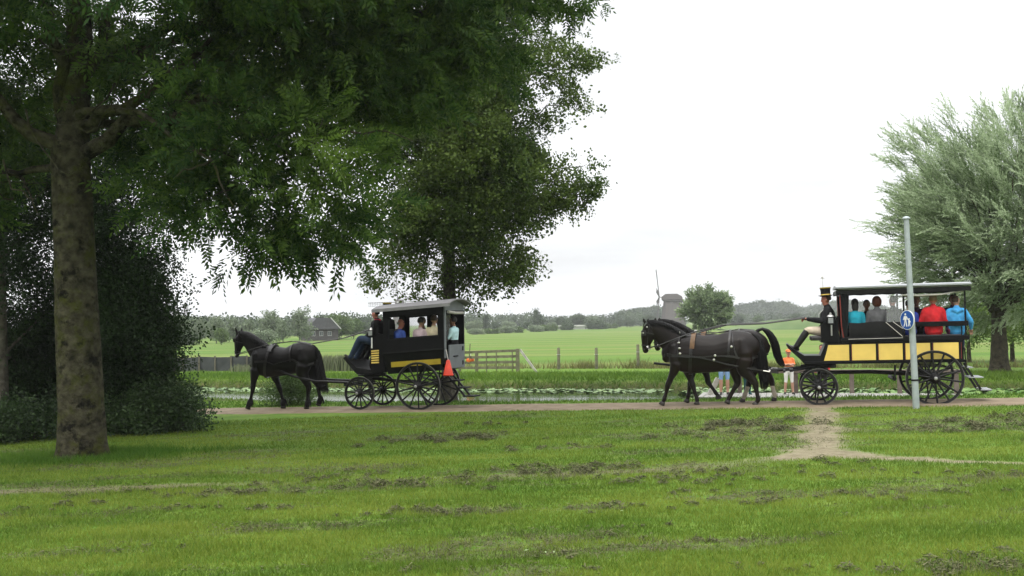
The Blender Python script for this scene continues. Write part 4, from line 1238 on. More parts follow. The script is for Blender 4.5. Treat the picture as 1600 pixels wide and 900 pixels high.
# ------------------------------------------------------------------ low dark wall of sheet panels at the left field edge
m_sheet = mat('dark_sheet', (.026, .029, .030), .75, var=.35, scale=1.4, col2=(.058, .062, .064)); m_postd = mat('post_dark', (.10, .09, .07), .9)
def low_wall():
    Y = 50.5; a = at(262, 577, Y); b = at(486, 577, Y)
    o = tag(empty('low_wall', (a.x, Y, gz(a.x, Y))), 'low dark sheet wall along the field behind the left horse', 'wall')
    n = 9; w = (b.x - a.x) / n; rr = random.Random(4)
    zt = at(380, 557, Y).z - gz(a.x, Y)
    for k in range(n):
        mb = MB(); t0 = zt + rr.uniform(-.03, .03); t1 = zt + rr.uniform(-.03, .03)
        mb.hexa([(k * w + .02, 0, -.1), (k * w + w - .02, 0, -.1), (k * w + w - .02, .05, -.1), (k * w + .02, .05, -.1), (k * w + .02, rr.uniform(-.06, .02), t0), (k * w + w - .02, rr.uniform(-.06, .02), t1), (k * w + w - .02, .09, t1), (k * w + .02, .09, t0)])
        mb.build('panel', m_sheet, o)
    for k in range(n + 1):
        mb = MB(); mb.bar((k * w, -.07, -.1), (k * w, -.07, zt + .05), .07); mb.build('post', m_postd, o)
low_wall()

# tall grey green reeds to the right of that wall
def reed_clump(px, Y, wm, hm, n, seed, label):
    r = np.random.default_rng(seed); c = at(px, 577, Y)
    x = c.x + r.uniform(-wm / 2, wm / 2, n); y = Y + r.normal(0, .3, n); z = g(x, y)
    h = hm * r.uniform(.55, 1.1, n); la = r.uniform(0, 6.28, n); ll = h * r.uniform(.03, .22, n); ww = .02
    b = np.stack([x, y, z], 1); off = np.stack([np.full(n, ww), r.normal(0, ww, n), np.zeros(n)], 1)
    m1 = b + np.stack([np.cos(la) * ll * .4, np.sin(la) * ll * .4, h * .6], 1); tip = b + np.stack([np.cos(la) * ll * 1.4, np.sin(la) * ll, h], 1)
    V = np.stack([b - off, b + off, m1 + off * .8, m1 - off * .8, tip], 1).reshape(-1, 3)
    k = np.arange(n)[:, None] * 5
    F = np.concatenate([k + np.array([0, 1, 2]), k + np.array([0, 2, 3]), k + np.array([3, 2, 4])])
    tag(link('reeds', fast_mesh('reeds', V, F, mat('reed', (.075, .095, .045), .8, attr=True, col2=(.17, .185, .105), trans=.2), np.repeat(r.uniform(0, 1, n), 5))), label, 'reeds', kind='stuff')
reed_clump(515, 49, 3.2, .78, 1500, 61, 'tall grey green reeds between the left horse and its carriage')
reed_clump(575, 49.5, 1.6, .62, 500, 62, 'tall grey green reeds behind the left carriage box')
reed_clump(405, 48.6, 2.4, .40, 500, 63, 'dry pale reeds before the low dark wall')

# ------------------------------------------------------------------ gate and fence posts at the field edge
m_oldwood = mat('old_wood', (.085, .085, .05), .9, var=.3, scale=6, col2=(.16, .155, .095), bump=.3, bscale=20)
m_palewood = mat('pale_wood', (.33, .32, .28), .85, var=.2, bump=.3)
def gate():
    Yg = 43.5; a = at(718, 573, Yg + 1.0); b = at(809, 571, Yg)
    a.z = gz(a.x, a.y) - .03; b.z = gz(b.x, b.y) - .03
    o = tag(empty('field_gate', a), 'weathered wooden field gate with four rails behind the left carriage', 'gate')
    u = (b - a); L = u.length; u.normalize(); H = at(809, 547, Yg).z - b.z
    Lw = u * L
    for k, f in enumerate((.26, .50, .74, .98)):
        mb = MB(); z0 = H * f
        mb.bar(Vector((0, 0, z0 * .92)), Lw + Vector((0, 0, z0 * 1.0)), .05, .11); mb.build('rail', m_oldwood, o)
    for t, w, h in ((0.30, .14, .92), (1.0, .16, 1.06), (0.0, .12, .95)):
        mb = MB(); mb.bar(Lw * t + Vector((0, .05, -.2)), Lw * t + Vector((0, .05, H * h)), w); mb.build('post', m_oldwood, o)
    for t in (.47, .64, .91):
        mb = MB(); mb.bar(Lw * t + Vector((0, -.045, .02)), Lw * t + Vector((0, -.045, H * (.97 if t != .47 else .9))), .05, .08, (0, 1, 0)); mb.build('stile', m_oldwood, o)
    e = at(839, 573, Yg - .1); e.z = gz(e.x, e.y)
    mb = MB(); mb.bar(Lw + Vector((.1, .05, H * 1.02)), e - a, .09); bo = mb.build('brace', m_palewood, o); bo['label'] = 'pale slanting brace pole'
    for px, h in ((722, .26), (733, .34)):
        p = at(px, 552, Yg + .7) - a
        mb = MB(); mb.bar((p.x, p.y, H * .6), (p.x + .05, p.y, H * .95 + h), .04); mb.build('stake', m_oldwood, o)
    return a, Lw, H
ga, gL, gH = gate()
# orange ball shaped buoy that hangs on the gate
def buoy():
    p = at(735, 563, ga.y + .2)
    o = tag(empty('buoy', (p.x, p.y - .25, p.z)), 'round orange buoy hanging on the field gate beside the carriage', 'buoy')
    mb = MB(); mb.lathe([(.02, -.14), (.10, -.12), (.17, -.05), (.19, .03), (.16, .10), (.08, .145), (.02, .15)], n=18); mb.build('float', mat('orange_plastic', (.80, .17, .03), .5, var=.15), o, smooth=True)
    mb = MB(); mb.lathe([(.035, .14), (.035, .2)], n=8); mb.tube([(0, 0, .18), (.03, .1, .26), (.02, .22, .30)], .012, 6); mb.build('rope', m_palewood, o)
buoy()
for px, pt, pb, lab in ((873, 543, 571, 'weathered fence post alone in the field, nearest the gate'), (932, 543, 571, 'weathered fence post midway between the gate and the right horses'), (997, 538, 566, 'weathered fence post just left of the right horses heads'), (1500, 524, 549, 'weathered fence post behind the right carriage steps')):
    Y = 47.5; p = at(px, pb, Y); zb = gz(p.x, Y) - .05
    H = at(px, pt, Y).z - zb
    o = tag(empty('fence_post', (p.x, Y, zb)), lab, 'fence post', 'fence posts along the field')
    mb = MB(); w = .075
    mb.lathe([(w, -.2), (w * .95, H * .5), (w * .9, H - .03), (w * .6, H)], n=8); mb.build('post', m_oldwood, o, smooth=True)
    mb = MB(); mb.tube([(-.09, -.02, H * .7), (0, -w * 1.05, H * .7), (.09, -.02, H * .7)], .008, 5); mb.build('wire_staple', m_steel, o)

# ------------------------------------------------------------------ boardwalk with a timber rail by the pond
m_plank = mat('plank', (.20, .195, .18), .85, var=.25, scale=4, col2=(.33, .32, .29), bump=.4, bscale=30)
m_rail = mat('rail_timber', (.10, .08, .065), .9, var=.3, scale=5, col2=(.175, .145, .12), bump=.4)
DECK = {}
def boardwalk():
    s0, s1 = -2.4, 4.5; d0, d1 = 28.35, 30.1; zt = .0
    def w(s, d, z): return Vector((s * CP + d * SP, -s * SP + d * CP, z))
    org = w(s0, d0, 0); zt = gz(org.x + 3, org.y - 1.2) + .03
    o = tag(empty('boardwalk', (org.x, org.y, zt), -PHI), 'grey plank boardwalk with brown timber rail at the pond edge', 'boardwalk')
    DECK.update(z=zt + .045, org=org)
    n = 46; pw = (s1 - s0) / n; rr = random.Random(2); proto = None
    for k in range(n):
        if proto is None:
            mb = MB(); mb.box(.006, pw - .006, 0, d1 - d0, 0, .045); proto = mb.build('plank', m_plank, o, bevel=.004); pl = proto
        else:
            pl = proto.copy(); COL.objects.link(pl); pl.parent = o
        pl.location = (k * pw, rr.uniform(-.02, .02), rr.uniform(-.004, .004))
    for yy in (.12, (d1 - d0) - .14):
        mb = MB(); mb.box(0, s1 - s0, yy, yy + .12, -.17, -.005); mb.build('joist', m_rail, o)
    yr = d1 - d0 - .06
    for xx, hh in ((1.05, .60), (2.6, .60), (4.1, .60), (5.35, .60), (s1 - s0 - .1, .60)):
        mb = MB(); mb.box(xx - .06, xx + .06, yr - .05, yr + .05, -.9, hh); mb.build('post', m_rail, o, bevel=.008)
    mb = MB(); mb.box(.55, s1 - s0 + .1, yr - .075, yr + .075, .603, .70); mb.build('handrail', m_rail, o, bevel=.012)
    mb = MB(); mb.bar((.25, .9, .04), (.50, .95, .50), .11, .14); lo = mb.build('end_post', m_palewood, o, bevel=.01); lo['label'] = 'pale leaning end post'
    mb = MB(); mb.bar((.52, .95, .48), (.72, .97, .68), .06, .05); mb.build('rail_end', mat('white_paint', (.75, .75, .73), .6), o)
    return o
boardwalk()
# ------------------------------------------------------------------ carriages
m_black = mat('black_lacquer', (.0038, .0038, .0042), .42, var=.3, scale=5, spec=.13, bump=.05, bscale=9)
m_blackm = mat('black_worn', (.006, .006, .006), .7, var=.4, spec=.2, scale=6, bump=.15, bscale=30)
m_wheel = mat('wheel_black', (.006, .0055, .0055), .5, var=.4, scale=9, spec=.3)
m_tyre = mat('iron_tyre', (.10, .095, .09), .55, var=.3, metal=.5, scale=12)
m_yellow = mat('yellow_paint', (.66, .47, .11), .42, var=.10, scale=3, spec=.45, bump=.04, bscale=12)
m_yellow2 = mat('yellow_band', (.45, .33, .03), .5, var=.15, scale=4)
m_red = mat('dark_red_trim', (.16, .018, .012), .45, var=.2)
m_greyroof = mat('roof_canvas', (.20, .195, .20), .65, var=.15, scale=4, bump=.2, bscale=12)
m_greyp = mat('grey_panel', (.13, .14, .15), .55, var=.12, scale=4)
m_silver = mat('silver_roof_edge', (.36, .37, .39), .45, var=.1, metal=.3)
m_brass = mat('lamp_metal', (.45, .44, .42), .35, metal=.8)
m_lamp = mat('lamp_glass', (.22, .23, .23), .12, spec=.6)
m_white = mat('white_enamel', (.72, .72, .70), .5, var=.06)
m_cloth = mat('roller_blind', (.42, .40, .36), .8, var=.15)
m_inner = mat('interior_lining', (.055, .045, .035), .8, var=.2)
m_seat = mat('seat_leather', (.02, .018, .018), .5, var=.3, bump=.2)
m_cone = mat('orange_red_plastic', (.62, .05, .022), .55, var=.12)
m_rope = mat('pale_rope', (.5, .48, .44), .7)
m_leather = mat('harness_leather', (.011, .009, .008), .38, var=.4, spec=.55, scale=14)
def clear_plastic():
    m = bpy.data.materials.new('clear_plastic'); m.use_nodes = True
    t = m.node_tree; p = t.nodes['Principled BSDF']
    p.inputs['Base Color'].default_value = (.85, .88, .88, 1); p.inputs['Roughness'].default_value = .18
    p.inputs['Alpha'].default_value = .22; p.inputs['Specular IOR Level'].default_value = .7
    n = t.nodes.new('ShaderNodeTexNoise'); n.inputs['Scale'].default_value = 7
    g_ = t.nodes.new('ShaderNodeTexCoord'); t.links.new(g_.outputs['Object'], n.inputs['Vector'])
    b = t.nodes.new('ShaderNodeBump'); b.inputs['Strength'].default_value = .4; b.inputs['Distance'].default_value = .03
    t.links.new(n.outputs['Fac'], b.inputs['Height']); t.links.new(b.outputs[0], p.inputs['Normal'])
    return m
m_clear = clear_plastic()

_spoke_cache = {}
def wheel(parent, x, y, r, spokes, hub_r, rot=0.0, outer=-1):
    """wooden wheel in the x,z plane: rim and tyre, hub, each spoke"""
    key = (round(r, 3), spokes)
    if key not in _spoke_cache:
        rim = MB(); prof = [(r - .012, -.026), (r - .012, .026), (r - .062, .022), (r - .062, -.022)]
        n = 48; vs = []; fs = []
        for a_ in range(n):
            a = 2 * math.pi * a_ / n
            for q, h in prof: vs.append((q * math.cos(a), h, q * math.sin(a)))
        for a_ in range(n):
            b_ = (a_ + 1) % n
            for k in range(4): fs.append((a_ * 4 + k, a_ * 4 + (k + 1) % 4, b_ * 4 + (k + 1) % 4, b_ * 4 + k))
        rim.add(vs, fs)
        ty = MB(); prof = [(r, -.024), (r, .024), (r - .013, .024), (r - .013, -.024)]; vs = []; fs = []
        for a_ in range(n):
            a = 2 * math.pi * a_ / n
            for q, h in prof: vs.append((q * math.cos(a), h, q * math.sin(a)))
        for a_ in range(n):
            b_ = (a_ + 1) % n
            for k in range(4): fs.append((a_ * 4 + k, a_ * 4 + (k + 1) % 4, b_ * 4 + (k + 1) % 4, b_ * 4 + k))
        ty.add(vs, fs)
        hb = MB(); hb.lathe([(.03, -.17), (.045, -.165), (hub_r * .62, -.13), (hub_r * .7, -.09), (hub_r, -.05), (hub_r * 1.05, 0), (hub_r, .05), (hub_r * .7, .10), (hub_r * .55, .13)], axis='Y', n=18)
        hc = MB(); hc.lathe([(.012, -.205), (.034, -.20), (.042, -.175), (.042, -.165)], axis='Y', n=14)
        sp = MB(); sp.tube([(hub_r * .8, .0, 0), (hub_r * 1.2, 0, 0), ((r - .05) * .55, 0, 0), (r - .055, 0, 0)], [(.024, .03), (.019, .026), (.014, .019), (.016, .022)], 8, lat=(0, 1, 0))
        _spoke_cache[key] = (rim.mesh('rim', m_wheel), ty.mesh('tyre', m_tyre), hb.mesh('hub', m_wheel, True), hc.mesh('hub_cap', m_brass, True), sp.mesh('spoke', m_wheel, True))
    rim, ty, hb, hc, sp = _spoke_cache[key]
    w = link('wheel', rim, parent, (x, y, r))
    w.rotation_euler = (0, rot, 0)
    link('tyre', ty, w)
    h = link('hub', hb, w); c = link('hub_cap', hc, w)
    if outer > 0: h.rotation_euler = (0, 0, math.pi); c.rotation_euler = (0, 0, math.pi)
    for k in range(spokes):
        s = link('spoke', sp, w); s.rotation_euler = (0, 2 * math.pi * k / spokes, 0)
    return w

def leaf_spring(parent, x, y, z, half, drop):
    mb = MB()
    for sg in (-1, 1):
        for k in range(3):
            f = 1 - k * .22; n = 8; pts = []
            for i in range(n + 1):
                u = -1 + 2 * i / n
                pts.append((x + u * half * f, y, z + sg * (drop * (1 - (u * f) ** 2) - k * .014 * 1.2)))
            for a, b in zip(pts[:-1], pts[1:]): mb.bar(a, b, .045, .012, (0, 0, 1))
    return mb.build('leaf_spring', m_wheel, parent)

def rig_xf(root):
    M = Matrix.Translation(root.location) @ Matrix.Rotation(root.rotation_euler[2], 4, 'Z')
    return M

# ---- the black omnibus on the left
LX, LY = on_path(607, 0, 641)
LROOT = tag(empty('horse_omnibus', (LX, LY, gz(LX, LY) + .02), -PHI - R(3)), 'closed black horse drawn omnibus with thin yellow band, at left', 'carriage')
LSH = .062
def lsh(p): return (p[0], p[1], p[2] + LSH * (p[0] - .6))
def build_left():
    o = LROOT
    YN, YF = .10, 1.50                       # near and far side of the body
    xf, xr = -.19, 1.54                      # front and rear
    zb, zm, z0, z1, zt = .97, 1.53, 1.90, 2.45, 2.66
    for nm, y in (('near', YN), ('far', YF)):
        mb = MB(); s = 1 if y == YN else -1
        ya, yb = (y, y + .035) if s > 0 else (y - .035, y)
        # lower side with a tumblehome below the waist
        ti = .10 * s
        p = [(xf + .10, ya + ti, zb), (xr - .10, ya + ti, zb), (xr - .10, yb + ti, zb), (xf + .10, yb + ti, zb), (xf, ya, zm), (xr, ya, zm), (xr, yb, zm), (xf, yb, zm)]
        mb.hexa([lsh(q) for q in p])
        mb.box(xf, xr, ya, yb, zm, z0, sh=lsh)
        mb.box(xf, -.03, ya, yb, z0, z1, sh=lsh); mb.box(1.37, xr, ya, yb, z0, z1, sh=lsh)
        mb.box(xf, xr, ya, yb, z1, zt, sh=lsh)
        if s < 0: mb.box(.50, .66, ya, yb, z0, z1, sh=lsh); mb.box(1.20, 1.37, ya, yb, z0, z1, sh=lsh)
        mb.build('side_panel', m_black, o)
        yo = ya - .012 if s > 0 else yb + .012
        # mouldings
        mb = MB(); mb.box(xf - .01, xr + .01, min(yo, y), max(yo, y), zm - .02, zm + .025, sh=lsh); mb.build('waist_moulding', m_blackm, o)
        mb = MB(); mb.box(-.05, 1.39, min(yo, y), max(yo, y), z0 - .05, z0 - .003, sh=lsh); mb.box(-.05, 1.39, min(yo, y), max(yo, y), z1 + .003, z1 + .03, sh=lsh); mb.build('window_frame', m_blackm, o)
        # yellow band on the leaning lower side
        def lean(z): return ti * (zm - z) / (zm - zb)
        mb = MB(); za, zc = 1.14, 1.28
        q = []
        for z in (za, zc):
            for x in (.02, 1.42):
                q.append((x, z))
        d = .010 * s
        v = [lsh((.02, y + lean(za) - d, za)), lsh((1.42, y + lean(za) - d, za)), lsh((1.42, y + lean(za) + d, za)), lsh((.02, y + lean(za) + d, za)),
             lsh((.02, y + lean(zc) - d, zc)), lsh((1.42, y + lean(zc) - d, zc)), lsh((1.42, y + lean(zc) + d, zc)), lsh((.02, y + lean(zc) + d, zc))]
        mb.hexa(v); b = mb.build('yellow_band', m_yellow2, o); b['label'] = 'thin yellow band'
    # window panes of the far side only carry glass; the near side stands open
    for xa, xb in ((-.03, .50), (.66, 1.20)):
        mb = MB(); mb.box(xa, xb, YF - .022, YF - .016, z0, z1, sh=lsh); mb.build('window_pane', m_clear, o)
    mb = MB(); mb.box(xf, xf + .035, YN + .036, YF - .036, 1.45, z0 + .1, sh=lsh); mb.box(xf, xf + .035, YN + .036, YN + .35, z0 + .1, zt, sh=lsh); mb.box(xf, xf + .035, YF - .35, YF - .036, z0 + .1, zt, sh=lsh); mb.box(xf, xf + .035, YN + .35, YF - .35, z1 + .05, zt, sh=lsh)
    mb.build('front_wall', m_black, o)
    mb = MB(); mb.box(xf + .1, xr - .1, YN + .14, YF - .14, zb, zb + .05, sh=lsh); mb.build('floor', m_blackm, o)
    for y0, y1 in ((YN + .05, YN + .42), (YF - .42, YF - .05)):
        mb = MB(); mb.box(xf + .05, xr - .12, y0, y1, 1.42, 1.50, sh=lsh); mb.build('bench', m_seat, o, bevel=.02)
    # arched roof with overhang
    mb = MB(); n = 12; ya, yb = YN - .12, YF + .12; yc = (ya + yb) / 2; hw = (yb - ya) / 2; rise = .13
    vs = []; fs = []
    xs = (xf - .26, xf + .2, .7, xr, xr + .22)
    for x in xs:
        for k in range(n + 1):
            u = -1 + 2 * k / n
            z = zt + .005 + rise * (1 - abs(u) ** 2.0)
            vs.append(lsh((x, yc + u * hw, z + .035)))
        for k in range(n, -1, -1):
            u = -1 + 2 * k / n
            z = zt + .005 + rise * (1 - abs(u) ** 2.0)
            vs.append(lsh((x, yc + u * hw, z)))
    m = 2 * (n + 1)
    for i in range(len(xs) - 1):
        for k in range(m): fs.append((i * m + k, i * m + (k + 1) % m, (i + 1) * m + (k + 1) % m, (i + 1) * m + k))
    fs.append(tuple(range(m))); fs.append(tuple(range((len(xs) - 1) * m + m - 1, (len(xs) - 1) * m - 1, -1)))
    mb.add(vs, fs); ro = mb.build('roof', m_greyroof, o)
    mb = MB(); mb.box(xs[0], xs[-1], ya - .012, ya + .0, zt - .045, zt + .03, sh=lsh); mb.build('roof_edge', m_greyroof, ro)
    # rear: posts, grey gable, grey lower door, roller blind
    mb = MB()
    gp = [(YN, zt - .03)] + [(yc + (-1 + 2 * k / 10) * (hw - .12), zt + .0 + rise * .93 * (1 - abs(-1 + 2 * k / 10) ** 2)) for k in range(11)] + [(YF, zt - .03), (YF, zt - .14), (YN, zt - .14)]
    v = [lsh((xr + .002, a, b)) for a, b in gp] + [lsh((xr + .03, a, b)) for a, b in gp]; k_ = len(gp)
    mb.add(v, [tuple(range(k_)), tuple(range(2 * k_ - 1, k_ - 1, -1))] + [(i, (i + 1) % k_, k_ + (i + 1) % k_, k_ + i) for i in range(k_)])
    mb.build('rear_gable', m_greyp, o)
    for y0, y1 in ((YN, YN + .07), (YF - .06, YF)):
        mb = MB(); mb.box(xr + .002, xr + .045, y0, y1, zm - .25, zt - .14, sh=lsh); mb.build('rear_post', m_greyp if y0 == YN else m_black, o, bevel=.008)
    mb = MB(); mb.box(xr + .046, xr + .085, YN + .17, YF - .11, 1.0, 1.62, sh=lsh); d_ = mb.build('rear_door', m_greyp, o, bevel=.008)
    for yy, z in ((YF - .30, 1.50), (YF - .30, 1.12)):
        mb = MB(); mb.box(xr + .086, xr + .105, yy, yy + .05, z - .05, z + .06, sh=lsh); mb.build('hinge', m_blackm, d_)
    mb = MB(); mb.box(xr + .086, xr + .11, YN + .45, YN + .75, 1.30, 1.33, sh=lsh); mb.build('handle', m_blackm, d_)
    a = Vector(lsh((xr + .05, YN + .2, zt - .18))); b = Vector(lsh((xr + .05, YF - .14, zt - .2)))
    mb = MB(); mb.tube([a, a.lerp(b, .5) + Vector((0, 0, -.015)), b], .04, 10); mb.build('roller_blind', m_cloth, o, smooth=True)
    # driver's box: side board with yellow louvres, seat, footboard
    xo = .0
    prof = [(-.56, 1.66), (-.52, 2.02), (-.36, 2.06), (-.19, 2.02), (-.19, 1.02), (-.52, .97), (-.62, 1.22)]
    
    for ya, yb in ((.16, .20), (1.36, 1.40)):
        mb = MB(); mb.prism(prof, ya, yb, sh=lsh); mb.build('box_side', m_black, o)
    mb = MB(); mb.box(-.55, -.20, .201, 1.359, 1.02, 1.66, sh=lsh); mb.build('box_body', m_blackm, o)
    mb = MB(); mb.box(-.62, -.22, .205, 1.355, 1.665, 1.76, sh=lsh); mb.build('box_seat', m_seat, o, bevel=.03)
    mb = MB(); mb.box(-.235, -.195, .205, 1.355, 1.77, 2.16, sh=lsh); mb.build('box_backrest', m_seat, o, bevel=.012)
    for k in range(6):
        mb = MB(); z = 1.275 + k * .062
        mb.box(-.55, -.33, .135, .158, z, z + .038, sh=lsh); mb.build('louvre', m_yellow, o, bevel=.004)
    fp = [(-1.40, 1.47), (-1.34, 1.52), (-1.02, 1.20), (-.55, 1.10), (-.55, 1.0), (-1.0, 1.02), (-1.10, 1.12)]
    mb = MB(); mb.prism(fp, .18, 1.38, sh=lsh); mb.build('footboard', m_blackm, o, bevel=.01)
    # lamp with its pale candle tube
    mb = MB(); mb.box(-.60, -.46, .06, .158, 2.00, 2.16, sh=lsh); lp = mb.build('side_lamp', m_blackm, o, bevel=.015)
    mb = MB(); mb.box(-.585, -.475, .05, .058, 2.02, 2.14, sh=lsh); mb.build('lamp_glass', m_lamp, lp)
    mb = MB(); mb.lathe([(.05, 2.165), (.03, 2.21), (.012, 2.23)], (-.53, .11, LSH * -1.13), n=12); mb.build('lamp_cap', m_brass, lp)
    mb = MB(); mb.lathe([(.018, 1.68), (.018, 1.96)], (-.51, .10, LSH * -1.11), n=10); mb.build('candle_tube', m_white, lp, smooth=True)
    # running gear
    for x, r, n, hr, ro in ((-.83, .435, 14, .085, .1), (.845, .625, 14, .115, .2)):
        for y, od in ((0, -1), (1.42, 1)):
            wheel(o, x, y, r, n, hr, ro + (.13 if y else 0), od)
        mb = MB(); mb.tube([(x, .02, r), (x, 1.40, r)], .03, 8); mb.build('axle', m_wheel, o)
    leaf_spring(o, -.83, .30, .70, .40, .10); leaf_spring(o, -.83, 1.12, .70, .40, .10)
    leaf_spring(o, .845, .26, .82, .48, .11); leaf_spring(o, .845, 1.16, .82, .48, .11)
    mb = MB(); mb.lathe([(.36, .86), (.36, .90), (.32, .90), (.32, .86)], (-.83, .71, 0), n=28, cap=False); mb.build('turntable', m_wheel, o)
    mb = MB(); mb.tube([(-.83, .71, .78), (-.3, .71, .74), (.3, .71, .70), (.845, .71, .66)], .04, 8); mb.bar((-1.0, .71, .86), (-.4, .71, .90), .1, .08); mb.bar((-.83, .3, .82), (-.83, 1.12, .82), .07, .09); mb.build('perch', m_wheel, o)
    # rear steps
    mb = MB()
    for yy in (.34, .72):
        mb.bar((1.50, yy, .93), (2.02, yy, .34), .035, .05)
    st = mb.build('step_frame', m_wheel, o)
    for t, w_ in ((.30, .2), (.62, .22), (.98, .28)):
        x = 1.50 + .52 * t; z = .93 - .59 * t
        mb = MB(); mb.box(x - .04, x + w_, .30, .76, z - .015, z + .015); mb.build('step', m_blackm, st)
    # shafts
    for yy, oy in ((.40, .30), (1.02, 1.12)):
        mb = MB(); pts = [(-.95, yy, .66), (-1.5, oy, .70), (-2.3, oy, .72), (-3.0, oy, .86), (-3.45, oy, 1.02), (-4.05, oy + (.02 if yy < .7 else -.02), 1.06)]
        mb.tube(pts, [.032, .034, .034, .032, .028, .022], 8); mb.build('shaft', m_wheel, o, smooth=True)
    mb = MB(); mb.bar((-1.42, .30, .63), (-1.42, 1.12, .63), .06, .07); mb.tube([(-1.42, .45, .62), (-1.42, .71, .60), (-1.42, .97, .62)], .03, 6); mb.build('splinter_bar', m_wheel, o)
build_left()
def cone():
    M = rig_xf(LROOT); p = M @ Vector(lsh((1.66, .08, 1.03)))
    o = tag(empty('traffic_cone', p, -PHI), 'orange red cone hanging at the rear corner of the left omnibus', 'cone')
    mb = MB(); mb.lathe([(.13, -.20), (.142, -.175), (.13, -.17), (.045, .19), (.035, .205), (.02, .205)], n=22); mb.build('body', m_cone, o, smooth=True)
    mb = MB(); mb.tube([(0, 0, .20), (-.05, .03, .42), (-.10, .05, .52)], .010, 6); mb.build('cord', m_rope, o)
cone()

